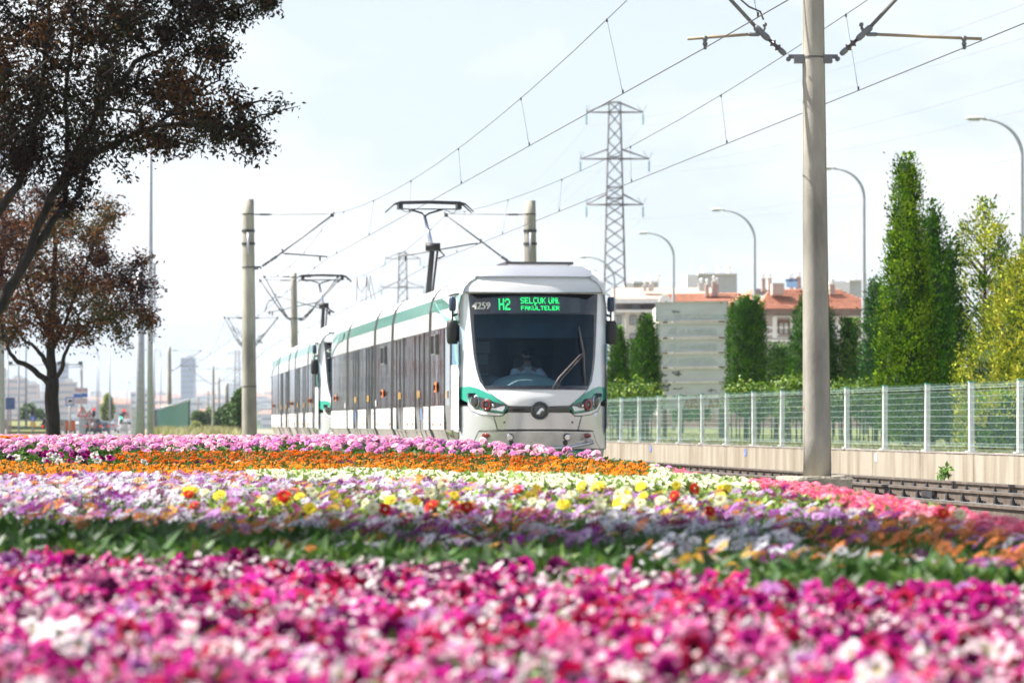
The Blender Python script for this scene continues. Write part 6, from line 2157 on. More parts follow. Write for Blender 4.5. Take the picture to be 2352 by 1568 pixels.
conifer('golden_cypress', 'airy golden cypress with bare grey twigs showing through its crown', 88, 2262, [(457, 5), (480, 28), (520, 42), (560, 62), (620, 72), (700, 78), (800, 80), (900, 78), (985, 50)], GOLD[:4] + GREEN[:1], 5, n=12500, size=.085, airy=1.0, rough=.14)
conifer('golden_cypress', 'dense golden cypress at the edge of the view', 72, 2372, [(548, 6), (580, 28), (640, 60), (700, 84), (760, 105), (820, 128), (880, 146), (940, 158), (1010, 160), (1030, 120)], GOLD, 6, n=32000, size=.07, rough=.13)
conifer('shrub', 'round golden green bush behind the fence panels beside the golden cypress', 66, 2290, [(905, 10), (925, 50), (960, 75), (1000, 82), (1030, 60)], GOLD[1:] + BRIGHT, 61, n=5000, size=.07, rough=.12)
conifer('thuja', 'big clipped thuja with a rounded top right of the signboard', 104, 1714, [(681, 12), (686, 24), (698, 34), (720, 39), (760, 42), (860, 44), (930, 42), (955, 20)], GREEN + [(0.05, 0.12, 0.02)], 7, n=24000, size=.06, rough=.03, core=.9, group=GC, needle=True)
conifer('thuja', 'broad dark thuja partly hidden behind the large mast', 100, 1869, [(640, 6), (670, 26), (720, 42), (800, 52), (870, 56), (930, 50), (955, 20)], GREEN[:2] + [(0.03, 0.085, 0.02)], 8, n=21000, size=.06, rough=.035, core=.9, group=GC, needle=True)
conifer('thuja', 'slender thuja against the signboard edge nearest the tram', 108, 1486, [(722, 8), (740, 18), (800, 25), (860, 29), (920, 28), (950, 12)], GREEN, 9, n=16000, size=.06, rough=.05, group=GC, needle=True)
conifer('thuja', 'small thuja nearest the tram, in front of the pylon foot', 110, 1419, [(748, 3), (770, 12), (820, 20), (880, 25), (930, 24), (950, 10)], GREEN, 10, n=12000, size=.06, rough=.05, group=GC, needle=True)
conifer('young_conifer', 'small pale conifer between two thujas left of the signboard', 118, 1454, [(783, 3), (800, 9), (850, 14), (900, 15), (940, 8)], [(0.07, 0.13, 0.035), (0.05, 0.11, 0.03)], 11, n=2600, size=.09, group=GC)
conifer('young_conifer', 'short loose conifer between the big clipped thuja and the large mast', 106, 1784, [(790, 4), (815, 16), (860, 26), (910, 29), (945, 14)], [(0.07, 0.14, 0.035), (0.05, 0.11, 0.03), (0.09, 0.17, 0.04)], 12, n=5200, size=.09, rough=.12, group=GC)
conifer('young_conifer', 'short pale green conifer right of the large mast', 100, 1951, [(736, 3), (760, 12), (820, 20), (880, 27), (930, 26), (950, 12)], [(0.08, 0.15, 0.03), (0.10, 0.18, 0.04), (0.05, 0.12, 0.03)], 13, n=6200, size=.09, rough=.11, group=GC)
# bright vines and shrubs over the fence line
def shrub(label, Y, x0, x1, y0, y1, seed, n=4200, cols=None, size=.105, group='bright green climbing shrubs behind the fence'):
    r = np.random.default_rng(seed)
    s = Y / FPX
    o = P((x0 + x1) / 2, 973, Y); o.z = .27
    root = empty('climbing_shrub', o); tag(root, label, 'shrub', group)
    nc = max(24, int((x1 - x0) * (y1 - y0) / 55))
    cx_ = x0 + (x1 - x0) * r.random(nc); cy_ = y0 + (y1 - y0) * r.random(nc) ** 1.0
    cpos = np.array([list(P(a, b, Y) - o) for a, b in zip(cx_, cy_)]); cpos[:, 1] = (r.random(nc) - .5) * 1.6
    j = r.integers(0, nc, n)
    pos = cpos[j] + r.normal(0, 1, (n, 3)) * np.array([.16, .18, .14])
    up = pos[:, 2] > (P(0, y0 + 10, Y) - o).z
    cols = np.asarray(cols or [(0.07, 0.15, 0.012), (0.12, 0.21, 0.016), (0.035, 0.09, 0.010), (0.18, 0.26, 0.025)])
    c = cols[r.integers(0, len(cols), n)] * (.7 + .6 * r.random((n, 1)))
    R = rotmats(r.random(n) * 6.3, .2 + 1.2 * r.random(n), r.random(n) * 6.3)
    link('foliage', mesh_from('foliage', *scatter(leaf_template(1, .75, .15, .3), pos, R, size * (.5 + .8 * r.random(n)), c), M_leaf), root)
    st = MB()
    for i in range(0, nc, 6):
        e = Vector(cpos[i]); st.tube([(e.x * .97, e.y * .6, 0), (e.x * .99, e.y * .8, e.z * .5), e], [.02, .014, .006], 4, cap=False)
    st.build('stem', M_bark, root)
shrub('bright leafy climber between the tram and the signboard', 103, 1400, 1506, 890, 922, 31, 2200)
shrub('bright leafy climber between the signboard and the large mast', 99, 1676, 1800, 892, 925, 32, 2200)
shrub('tall bright leafy climber hanging over the fence beside the large mast', 90, 1800, 1872, 876, 950, 33, 3000)
shrub('bright leafy climber right of the large mast below the pale conifer', 97, 1900, 2030, 888, 922, 34, 1900)
# young trees whose bare stems stand on the lawn
for i, (x, Y, h_) in enumerate(((1424, 150, 2.6), (1478, 170, 2.2), (1568, 165, 2.0), (1610, 180, 2.0), (1745, 150, 2.4), (1803, 180, 2.2), (1915, 140, 2.3), (1990, 160, 2.4), (1850, 190, 2.2))):
    conifer('young_tree', 'young dark stemmed tree on the lawn, %s' % ['beside the tram nose', 'between fence posts left of the signboard', 'below the signboard, nearer its brown post', 'below the middle of the signboard', 'under the big clipped thuja',
            'between the thuja and the large mast', 'just right of the large mast', 'below the tallest thuja', 'behind the large mast'][i], Y, x,
            [(973 - (h_ + 1.0) * FPX / Y * .5, 3), (973 - h_ * .5 * FPX / Y * .7, 16), (955, 18), (962, 6)], GREEN, 70 + i, n=1300, size=.12, group='young trees on the lawn')
# ------------------------------------------------------------------ left roadside
def on_ground(x, Y):
    p = P(x, 973, Y); p.z = ground_z(p.x, Y); return p
def simple_pole(name, Y, x, y_top, wt, wb, label, cat='pole', m_=None, extra=None, group=None):
    s = Y / FPX
    o = on_ground(x, Y)
    root = empty(name, o); tag(root, label, cat, group)
    h = EYE - (y_top - YH) * s - o.z
    MB().tube([(0, 0, 0), (0, 0, h * .5), (0, 0, h)], [wb * s / 2, (wt + wb) * s / 4, wt * s / 2], 12).build('shaft', m_ or M_galv, root)
    MB().box((0, 0, .03), (wb * s * 1.7, wb * s * 1.7, .05)).build('base_plate', M_galv, root)
    return root, h, s, o
simple_pole('street_lamp', 86, -1, 300, 13, 26, 'thick galvanised lamp column at the very edge of the view', 'street lamp')
r1, h, s, o = simple_pole('street_lamp', 118, 345, 176, 9, 15, 'tall slim galvanised lamp column rising past the tree branches', 'street lamp')
MB().tube([(0, 0, h - .3), (-.3, 0, h + .1), (-1.4, 0, h + .35)], .04, 6).build('lamp_arm', M_galv, r1)
MB().box((-1.6, 0, h + .36), (.6, .22, .12)).build('lamp_head', M_galv, r1)
# cantilever gantry with the empty sign frame
r2, h, s, o = simple_pole('gantry_sign', 160, 322, 600, 18, 22, 'grey gantry post carrying an empty sign frame behind the lamp column', 'gantry')
def G(x, y, dy=0): return P(x, y, 160) - o + Vector((0, dy, 0))
fm = MB()
for a, b in (((302, 607), (357, 607)), ((357, 605), (357, 706)), ((302, 706), (302, 607)), ((345, 706), (358, 706)), ((302, 655), (357, 655)), ((313, 610), (340, 672))):
    fm.bar(G(*a, -.3), G(*b, -.3), .09, .06)
fm.build('sign_frame', M_galv, r2)
MB().bar(G(240, 700, -.3), G(345, 700, -.3), .18, .12).build('gantry_beam', M_galv, r2)
# second gantry leg / control cabinets
def cabinet(x0, x1, y0, y1, Y, m_, label):
    s = Y / FPX
    o = on_ground((x0 + x1) / 2, Y); root = empty('control_cabinet', o); tag(root, label, 'cabinet')
    w, h = (x1 - x0) * s, EYE - (y0 - YH) * s - o.z
    MB().box((0, 0, h / 2), (w, w, h)).build('housing', m_, root)
    MB().box((0, -w / 2 - .01, h / 2), (w * .86, .02, h * .88)).build('door', m_, root)
    MB().box((0, 0, h + .03), (w * 1.06, w * 1.06, .05)).build('lid', M_galv, root)
M_cab = mat('cabinet_grey', (0.48, 0.48, 0.49), 0.6)
cabinet(182, 196, 962, 996, 262, M_cab, 'light grey control cabinet beside the waiting cars')
cabinet(303, 312, 938, 1002, 210, mat('pale_pillar', (0.66, 0.66, 0.66), 0.7), 'narrow pale pillar at the foot of the gantry post')
# green sheet fence
M_gsheet = mat('green_sheet', (0.001, 0.052, 0.034), 0.5, var=0.10, scale=1.5)
gf0, gf1 = P(432, 992, 238), P(350, 987, 372)
g0 = Vector((gf0.x, gf0.y, ground_z(gf0.x, 238)))
groot = empty('green_fence', g0); tag(groot, 'dark green corrugated sheet fence with a row of studs along its top', 'fence')
dv = Vector((gf1.x, gf1.y, 0)) - Vector((gf0.x, gf0.y, 0)); Lf = dv.length; dv.normalize(); nv = Vector((dv.y, -dv.x, 0))
HT = EYE - (922 - YH) * 238 / FPX - g0.z
HT2 = EYE - (946 - YH) * 372 / FPX - g0.z
nseg = 22
for i in range(nseg):
    a, b = Lf * i / nseg, Lf * (i + 1) / nseg
    ha, hb = HT + (HT2 - HT) * i / nseg, HT + (HT2 - HT) * (i + 1) / nseg
    mb = MB(); rows = []
    for k in range(13):
        t = a + (b - a) * k / 12 * .985
        off = .05 if (k // 1) % 2 else 0
        p = dv * t + nv * off
        rows.append([p + Vector((0, 0, .05)), p + Vector((0, 0, ha + (hb - ha) * k / 12))])
    mb.loft(rows, closed=False, cap=False, smooth=False)
    mb.build('sheet_panel', M_gsheet, groot)
    MB().box(dv * a + nv * .08 + Vector((0, 0, ha / 2)), (.09, .09, ha + .1), rz=math.atan2(-dv.x, dv.y)).build('post', mat('green_post', (0.01, 0.10, 0.075), 0.5), groot)
    MB().lathe(dv * a + nv * .06 + Vector((0, 0, ha + .05)), [(.05, 0), (.09, .07), (.07, .15), (.02, .18)], 8).build('stud', M_chrome, groot)
for f in (.46, .98):
    MB().bar(nv * .12 + Vector((0, 0, HT * f)), dv * Lf + nv * .12 + Vector((0, 0, HT2 * f)), .05, .10).build('rail_bar', mat('pale_green_rail', (0.12, 0.30, 0.25), 0.5), groot)
# ------------------------------------------------------------------ vehicles
M_tyre = mat('tyre', (0.02, 0.02, 0.02), 0.85)
M_carglass = mat('car_glass', (0.03, 0.04, 0.05), 0.06, spec=1.0)
def car(x, Y, col, label, kind='hatch', group='vehicles waiting at the lights', width=1.78, lit=True):
    o = on_ground(x, Y); root = empty('parked_car' if False else 'car', o, math.atan2(0.10, 1)); tag(root, label, 'car' if kind != 'van' else 'van', group)
    M_b = mat('car_paint_%s' % col[0], col[1], 0.25, metal=0.3, var=0.03, coat=0.8)
    w = width / 2
    if kind == 'van': rows = [(-2.2, 1.05, 1.80), (-2.15, 1.05, 1.88), (-1.2, 1.05, 1.92), (1.0, 1.05, 1.86), (1.6, .98, 1.2), (2.2, .85, 1.0)]
    elif kind == 'suv': rows = [(-2.25, 1.0, 1.55), (-2.1, 1.02, 1.66), (-1.0, 1.03, 1.70), (.6, 1.02, 1.66), (1.2, .98, 1.12), (2.2, .88, .95)]
    else: rows = [(-2.05, .92, 1.30), (-1.8, .95, 1.42), (-.8, .96, 1.46), (.5, .96, 1.42), (1.2, .92, 1.0), (2.05, .80, .80)]
    rings = []
    for y, hs, ht in rows:
        rings.append([Vector((sx * q, y, z)) for sx, q, z in ((-1, w * .92, .28), (-1, w, .50), (-1, w, hs * .82), (-1, w * .93, hs), (-1, w * .78, ht - .06), (-1, w * .62, ht), (1, w * .62, ht), (1, w * .78, ht - .06), (1, w * .93, hs), (1, w, hs * .82), (1, w, .50), (1, w * .92, .28))])
    MB().loft(rings).build('body', M_b, root)
    y0 = rows[0][0]; hs, ht = rows[0][1], rows[0][2]
    MB().prism([(-w * .80, y0 - .02, hs + .02), (w * .80, y0 - .02, hs + .02), (w * .68, y0 + .02, ht - .10), (-w * .68, y0 + .02, ht - .10)], (0, .02, 0)).build('rear_window', M_carglass, root)
    for s_ in (-1, 1):
        MB().prism([(s_ * (w * .955), rows[1][0] + .3, hs + .02), (s_ * (w * .955), rows[3][0], hs + .02), (s_ * (w * .83), rows[3][0] - .2, ht - .12), (s_ * (w * .83), rows[1][0] + .4, ht - .12)], (s_ * .02, 0, 0)).build('side_window', M_carglass, root)
        MB().box((s_ * w * .86, y0 - .02, .88), (.16, .05, .24)).build('tail_light', mat('car_tail_light', (.7, .03, .02), .3, emit=(1, .05, .03), estr=.35) if lit else M_redlamp, root)
        for yy in (-1.3, 1.3):
            wl = MB().lathe((s_ * (w - .12), yy, .32), [(.32, -.1), (.33, 0), (.32, .1)], 14, axis='X').build('wheel', M_tyre, root)
            MB().lathe((s_ * (w - .01), yy, .32), [(.2, -.01), (.19, .01)], 10, axis='X').build('rim', M_chrome, wl)
        MB().box((s_ * (w + .10), .75, hs + .06), (.18, .1, .14)).build('mirror', M_b, root)
    MB().box((0, y0 - .03, .48), (w * 1.9, .12, .22)).build('rear_bumper', M_b, root)
    MB().box((0, y0 - .04, .72), (.52, .02, .12)).build('number_plate', M_white, root)
    return root
car(118, 352, ('charcoal', (.03, .03, .035)), 'dark car with lit tail lights passing behind the smaller tree trunk', 'suv')
car(215, 392, ('green', (.025, .05, .05)), 'dark green estate car waiting beside the grey cabinet', 'suv')
car(234, 425, ('slate', (.10, .12, .16)), 'slate blue car between the dark green and the silver car')
car(252, 520, ('silver', (.50, .52, .55)), 'silver car with a light roof ahead of the queue', 'hatch')
car(287.5, 450, ('white', (.75, .75, .76)), 'white van stopped beside the pavement', 'van', lit=False, width=1.9)
car(136, 440, ('grey', (.40, .41, .43)), 'light grey car partly hidden by the smaller tree trunk')
car(178, 500, ('pearl', (.65, .65, .66)), 'pale car glimpsed beyond the orange truck')
# small orange truck
o = on_ground(162, 372); tr_ = empty('orange_truck', o, .1); tag(tr_, 'small orange works truck on the road behind the sign post', 'truck')
M_or = mat('orange_paint', (0.75, 0.17, 0.03), 0.4)
MB().box((0, 0, .95), (1.35 * .72, 2.2, 1.0)).build('load_box', M_or, tr_)
MB().loft([[Vector((sx * .46, 1.2 + a, z)) for sx, z, a in ((-1, .4, 0), (1, .4, 0), (1, 1.45, 0), (-1, 1.45, 0))], [Vector((sx * .42, 2.2 + a, z)) for sx, z, a in ((-1, .4, 0), (1, .4, 0), (1, 1.1, 0), (-1, 1.1, 0))]], smooth=False).build('cab', M_or, tr_)
for s_ in (-1, 1):
    for yy in (-.7, 1.5): MB().lathe((s_ * .42, yy, .28), [(.28, -.08), (.28, .08)], 12, axis='X').build('wheel', M_tyre, tr_)
    MB().box((s_ * .40, -1.12, .62), (.12, .04, .1)).build('tail_light', M_redlamp, tr_)
# ------------------------------------------------------------------ signs and signals
M_sblue = mat('sign_blue', (0.04, 0.16, 0.55), 0.5); M_sred = mat('sign_red', (0.60, 0.05, 0.04), 0.5); M_swhite = mat('sign_white', (0.72, 0.72, 0.72), 0.5)
M_spost = mat('sign_post_grey', (.38, .38, .37), .6)
def sign_root(name, x, Y, y_top, label, cat='sign', w=.07, group=None):
    o = on_ground(x, Y); root = empty(name, o); tag(root, label, cat, group)
    h = EYE - (y_top - YH) * Y / FPX - o.z
    MB().tube([(0, 0, 0), (0, 0, h)], w, 8).build('post', M_spost, root)
    return root, o
r_, o = sign_root('camera_sign', 160.5, 290, 912, 'square blue sign with a camera pictogram on a grey post')
def rel(x, y, Y, dy=-.08): return P(x, y, Y) + Vector((0, dy, 0)) - o
c = rel(160.5, 921, 290)
MB().box(c, (.66, .04, .66)).build('plate', M_sblue, r_); MB().box(c + Vector((0, -.03, 0)), (.50, .02, .50)).build('field', M_swhite, r_)
MB().box(c + Vector((.06, -.05, .02)), (.26, .02, .18)).lathe(c + Vector((.04, -.06, .02)), [(.06, 0), (.06, .02)], 10, axis='Y').box(c + Vector((-.10, -.05, -.06)), (.14, .02, .07)).build('pictogram', M_black, r_)
r_, o = sign_root('direction_sign', 187, 330, 836, 'boom pole carrying a white and blue direction sign over the road', 'sign', w=.12)
MB().tube([rel(190, 837, 330, 0), rel(20, 838, 330, 0)], .06, 6).build('boom', M_spost, r_)
for (x0, y0, x1, y1, m_) in ((170, 890, 202, 903, M_swhite), (170, 904, 187, 913, M_sblue), (190, 903, 202, 912, M_sblue), (170, 914, 202, 929, M_swhite)):
    a, b = rel(x0, y1, 330, -.2), rel(x1, y0, 330, -.2)
    MB().box((a + b) / 2, (b.x - a.x, .05, b.z - a.z)).build('panel', m_, r_)
tb = MB()
for y_ in (894, 898, 918, 923):
    a, b = rel(173, y_, 330, -.24), rel(199, y_, 330, -.24)
    x = a.x
    q = np.random.default_rng(int(y_))
    while x < b.x:
        w_ = .08 + .12 * q.random(); tb.box((x + w_ / 2, a.y, a.z), (w_, .01, .08)); x += w_ + .05
tb.build('lettering', mat('sign_red_text', (.45, .10, .08), .6), r_)
for x_ in (24, 55, 137, 185): MB().box(rel(x_, 833, 330, 0), (.35, .25, .25)).build('camera_box', M_dark, r_)
def warn(x, y, Y, label, second=None):
    global o
    r_, o = sign_root('warning_sign', x, Y, y - 8, label, group='triangular warning signs by the road')
    c = rel(x, y, Y)
    e = (14 if Y < 390 else 9) * Y / FPX
    MB().prism([c + Vector((-e, 0, -e * .85)), c + Vector((e, 0, -e * .85)), c + Vector((0, 0, e * .9))], (0, .03, 0)).build('border', M_sred, r_)
    e2 = e * .62
    MB().prism([c + Vector((-e2, -.02, -e2 * .98)), c + Vector((e2, -.02, -e2 * .98)), c + Vector((0, -.02, e2 * .72))], (0, .015, 0)).build('field', M_swhite, r_)
    MB().bar(c + Vector((0, -.03, -e2 * .7)), c + Vector((0, -.03, e2 * .2)), .09, .01).build('symbol', M_black, r_)
    if second:
        d = rel(x + 8, y + 22, Y)
        MB().lathe(d, [(e * .62, 0), (e * .62, .03)], 18, axis='Y').build('round_border', M_sred, r_); MB().lathe(d + Vector((0, -.02, 0)), [(e * .45, 0), (e * .45, .03)], 18, axis='Y').build('round_field', M_swhite, r_)
warn(190.5, 945, 310, 'red bordered triangular warning sign above the grey cabinet')
warn(206, 953, 370, 'small triangular and round red bordered signs on one post beside the red signal', True)
warn(291, 952, 400, 'faint triangular warning sign above the white van')
M_lred = mat('signal_red_lit', (.8, .02, .02), .4, emit=(1.0, .06, .05), estr=.9); M_lgrn = mat('signal_green_lit', (.02, .6, .3), .4, emit=(.02, .75, .4), estr=1.1)
M_loff = mat('signal_lens_dark', (.03, .03, .03), .3)
def signal(x, y, Y, label, lit, arrow=False):
    global o
    r_, o = sign_root('traffic_light', x, Y, y - 4, label, 'traffic light', group='traffic lights at the crossing')
    c = rel(x, y + 6, Y)
    s = Y / FPX
    MB().box(c, (7 * s, .25, 20 * s)).build('housing', M_dark, r_)
    for k in range(3):
        m_ = {'r': M_lred, 'g': M_lgrn}.get(lit[k], M_loff)
        p = c + Vector((0, -.16, (6.3 - 6.3 * k) * s))
        MB().lathe(p, [(2.9 * s, -.03), (2.7 * s, 0), (.5 * s, .02)], 12, axis=Vector((0, -1, 0))).build('lens', m_, r_)
        MB().tube([p + Vector((0, 0, 2.9 * s)), p + Vector((0, -.2, 3.0 * s))], .05, 4).build('hood', M_dark, r_)
    if arrow:
        for dz, m_, in ((-17, M_sblue), (-30, mat('sign_yellow', (.7, .42, .03), .5))):
            MB().box(c + Vector((.02, -.1, dz * s + .0)), (12 * s, .04, 11 * s)).build('plate', m_, r_)
            MB().prism([c + Vector((-2.5 * s, -.14, (dz - 3) * s)), c + Vector((2.5 * s, -.14, (dz - 3) * s)), c + Vector((0, -.14, (dz + 3.5) * s))], (0, -.01, 0)).build('arrow', M_swhite, r_)
signal(216, 940, 345, 'traffic light showing red above the dark green car', 'r--')
signal(285, 942, 430, 'traffic light showing red beside the white van', 'r--')
signal(279, 953, 436, 'traffic light showing green left of the white van', '-g-')
signal(76, 938, 300, 'unlit traffic light with blue and yellow plates on the island', '---', True)
# blue board and second small blue signs far left
r_, o = sign_root('blue_board', 24, 300, 916, 'plain dark blue board near the edge of the view')
MB().box(rel(24, 926, 300), (.75, .05, .95)).build('plate', mat('board_blue', (.06, .12, .28), .6), r_)
# far lamp columns with inverted L arms
LG = 'thin far street lamps along the road'
for i, (x, Y, yt, q, where) in enumerate(((18, 300, 800, -1, 'leftmost, above the blue board'), (43, 330, 776, -1, 'between the blue board and the smaller tree'), (60, 360, 790, -1, 'left of the smaller tree trunk'),
        (223, 420, 797, -1, 'above the red signal'), (227, 470, 812, -1, 'just behind the one above the red signal'), (252, 380, 793, 1, 'in front of the round yellow green tree'), (291, 520, 868, 1, 'above the white van'),
        (354, 330, 765, -1, 'just right of the slim lamp column'), (369, 450, 805, -1, 'between the slim lamp column and the far concrete mast'), (268, 640, 880, 1, 'left of the white van'), (134, 360, 845, 1, 'right of the smaller tree trunk'))):
    p = on_ground(x, Y); s = Y / FPX
    root = empty('street_lamp', p); tag(root, 'thin far street lamp, ' + where, 'street lamp', LG)
    h = EYE - (yt - YH) * s - p.z
    MB().tube([(0, 0, 0), (0, 0, h)], [.11, .06], 6).build('pole', M_galv, root)
    MB().tube([(0, 0, h), (q * 1.9, 0, h + .1)], .04, 5).build('arm', M_galv, root)
    MB().box((q * 2.1, 0, h + .1), (.7, .25, .1)).build('lamp_head', M_galv, root)
# concrete parapet of an underpass, grass bank and bushes
MB_ = MB().box((0, 0, 0), (11, .5, 1.1)); b = MB_.build('parapet_wall', M_conc, loc=P(62, 957, 420) + Vector((-1, 0, 0))); b.location.z = .7
tag(b, 'weathered concrete parapet wall beyond the traffic island', 'wall')
mb = MB().prism([P(15, 990, 330), P(108, 990, 330), P(108, 968, 400), P(15, 966, 400)], (0, 0, -.6))
o_ = mb.build('grass_bank', mat('bank_grass', (0.17, 0.18, 0.06), 0.95, scale=.6)); tag(o_, kind='structure')
def far_bush(label, Y, x, yt, w, cols, seed, n=1800, size=.35, name='bush', cat='bush', group=None):
    r = np.random.default_rng(seed)
    s = Y / FPX
    p = on_ground(x, Y); root = empty(name, p); tag(root, label, cat, group)
    H_ = EYE - (yt - YH) * s - p.z; W_ = w * s
    MB().tube([(0, 0, 0), (0, 0, H_ * .6)], [.12, .05], 6).build('trunk', M_bark, root)
    d = r.normal(0, 1, (n, 3)); d /= np.linalg.norm(d, axis=1)[:, None]
    nc = 40; cen = r.normal(0, 1, (nc, 3)); cen /= np.linalg.norm(cen, axis=1)[:, None]; cen *= .75
    j = r.integers(0, nc, n)
    q = cen[j] + d * (.30 * r.random((n, 1)) ** .5)
    pos = q * np.array([W_ / 2, W_ / 2, H_ * .46]) + np.array([0, 0, H_ * .55]); pos[:, 2] = np.maximum(pos[:, 2], .05)
    cc = np.asarray(cols)[r.integers(0, len(cols), n)] * (.7 + .6 * r.random((n, 1)))
    R = rotmats(r.random(n) * 6.3, .3 + 1.2 * r.random(n), r.random(n) * 6.3)
    link('crown', mesh_from('crown', *scatter(leaf_template(1, .7, .1, .2), pos, R, size * (.6 + .8 * r.random(n)), cc), M_leaf), root)
YG = [(0.25, 0.30, 0.03), (0.18, 0.25, 0.03)]; DG = [(0.05, 0.11, 0.02), (0.08, 0.15, 0.03)]
far_bush('round yellow green tree beside the road lamps', 520, 247, 902, 32, YG, 41, name='roadside_tree', cat='tree')
far_bush('green tree behind the parapet, left of the smaller trunk', 520, 66, 925, 50, DG, 42, name='roadside_tree', cat='tree')
far_bush('green tree touching the smaller tree trunk', 540, 95, 935, 40, DG, 43, name='roadside_tree', cat='tree')
far_bush('tall dark bush just left of the mast in front of the second tram', 230, 548, 893, 34, DG, 44, n=2600, size=.22)
far_bush('dark bush behind the short stout post', 260, 532, 915, 40, DG, 45, n=2600, size=.24)
far_bush('low dark bush right of the green fence', 420, 457, 943, 34, DG, 46)
far_bush('dark green bush behind the far thin masts', 450, 486, 936, 40, DG, 47)
far_bush('dark bush between the far thin masts', 380, 508, 940, 32, DG, 48)
far_bush('pale dry bush at the end of the green fence', 225, 450, 968, 34, [(0.34, 0.36, 0.14), (0.26, 0.32, 0.10)], 49, size=.16, n=2200)
far_bush('dark hedge beyond the white van', 700, 315, 945, 30, DG, 50)
# ------------------------------------------------------------------ the city in the haze
r = np.random.default_rng(99)
CP = [(.50, .49, .48), (.42, .42, .44), (.50, .42, .36), (.36, .38, .43), (.50, .34, .28), (.60, .60, .62)]
CM = [mat('city_wall_%s' % n_, c, .9, var=.05, scale=.02) for n_, c in zip(('cream', 'stone', 'sand', 'grey', 'salmon', 'white'), CP)]
M_croof = mat('city_roof_tile', (.45, .20, .13), .9, scale=.05); M_cwin = mat('city_window_dark', (.10, .12, .15), .3)
CG = 'distant city apartment blocks in the haze'
def city_block(x, Y, w, h, m_, red, label, group=CG, depth=14, name='city_building'):
    p = P(x, 973, Y); p.z = ground_z(p.x, Y) - 1
    root = empty(name, p, .2 * (r.random() - .5)); tag(root, label, 'building', group)
    MB().box((0, 0, h / 2), (w, depth, h)).build('wall', m_, root)
    if red:
        MB().add([(-w / 2 - 1, -depth / 2 - 1, h), (w / 2 + 1, -depth / 2 - 1, h), (w / 2 + 1, depth / 2 + 1, h), (-w / 2 - 1, depth / 2 + 1, h), (-w / 4, 0, h + 4), (w / 4, 0, h + 4)], [(0, 1, 5, 4), (1, 2, 5), (2, 3, 4, 5), (3, 0, 4)]).build('roof', M_croof, root)
    else:
        MB().box((w * .1, 0, h + 1.5), (w * .35, depth * .5, 3)).build('roof', M_lgrey, root)
    wm = MB()
    nf, nw = max(2, int(h / 6)), max(3, int(w / 5))
    for f in range(nf):
        wm.box((0, -depth / 2 - .05, (f + .55) * h / nf), (w * .92, .1, h / nf * .34))
    o_ = wm.build('window_band', M_cwin, root)
    return root
for i in range(280):
    Y = 3100 + 4800 * r.random() ** .8
    x = -60 + 720 * r.random()
    tall = r.random() < .10
    h = (28 + 24 * r.random()) if tall else 8 + 13 * r.random()
    w = (14 + 10 * r.random()) if tall else 12 + 20 * r.random()
    city_block(x, Y, w, h, CM[r.integers(0, 6)], (not tall) and r.random() < .5, 'hazy apartment tower of the distant city' if tall else 'hazy low apartment block of the distant city')
city_block(432.5, 4300, 15.5, 75, mat('tower_blue', (.16, .22, .36), .5), False, 'tall blue tower block rising from the haze above the green fence', None)
city_block(141, 3600, 4.5 * 3, 68, mat('tower_blue2', (.28, .34, .46), .5), False, 'pale blue tower just right of the smaller tree trunk', None)
for x, Y, w, h, lab in ((36, 3600, 22, 52, 'broad hazy tower block at the edge of the view'), (52, 3900, 12, 50, 'narrow hazy white tower left of the smaller tree'), (76, 3900, 12, 46, 'second narrow hazy tower left of the smaller tree'), (262, 3300, 30, 30, 'salmon coloured block above the waiting cars')):
    city_block(x, Y, w, h, CM[r.integers(0, 6)] if x != 262 else CM[4], x == 262, lab, None)
# tree masses between the city blocks
pos = []
for i in range(900):
    Y = 2900 + 4200 * r.random(); p = P(-60 + 720 * r.random(), 973, Y); pos.append((p.x, Y, ground_z(p.x, Y) + 3))
T = rock_template(5)
c = np.array([(.06, .11, .03)]) * (.7 + .6 * r.random((900, 1)))
o_ = link('city_trees', mesh_from('city_trees', *scatter(T, np.array(pos), rotmats(r.random(900) * 6, r.random(900) * .3, r.random(900) * 6), np.stack([9 + 14 * r.random(900), 8 + 6 * r.random(900), 5 + 4 * r.random(900)], 1), c), M_needle))
tag(o_, 'tree masses among the distant city blocks', 'trees', kind='stuff')
# ------------------------------------------------------------------ the flower bed
TOPZ = [(3.5, .20), (7, .26), (12, .29), (13.5, .33), (18, .375), (24, .405), (27, .43), (29.5, .50), (32, .575), (34, .61), (36, .60), (38.5, .45), (41, .10), (43, -.15)]
TY = np.array([p[0] for p in TOPZ]); TZ = np.array([p[1] for p in TOPZ])
# right-hand edge of the planting, as (Y, X)
EDGE = [(3.5, 2.6), (12, 2.12), (15.3, 2.02), (17.5, 1.84), (21.1, 1.68), (23.4, 1.22), (24.5, 1.18), (26.5, 1.28), (29.5, .70), (32, -.1), (34, -1.0), (36, -1.9), (42, -3.5)]
EY = np.array([p[0] for p in EDGE]); EX = np.array([p[1] for p in EDGE])
def top_z(X, Y):
    return np.interp(Y, TY, TZ)
def px_of(X, Y, Z):
    return XC + FPX * X / Y, YH - (Z - EYE) * FPX / Y
M_soil = mat('dark_soil', (0.05, 0.038, 0.026), 0.98, scale=8, bump=0.8)
PLANT_H = 0.15
V, Fq = [], []
ys_ = np.concatenate([np.arange(3.5, 36, .5), np.arange(36, 44.1, .5)])
us = np.linspace(0, 1, 30)
for Y in ys_:
    xr = float(np.interp(Y, EY, EX)); xl = -9.5
    for u in us:
        X = xl + (xr + 1.0 - xl) * u
        z = float(np.interp(Y, TY, TZ)) - PLANT_H
        k = max(0, X - xr) / 1.0
        z = z * (1 - k) + (-.24) * k
        if X < -7.5: z = z * max(0, (X + 9.5) / 2) - .24 * (1 - max(0, (X + 9.5) / 2))
        V.append((X, Y, z))
n = len(us)
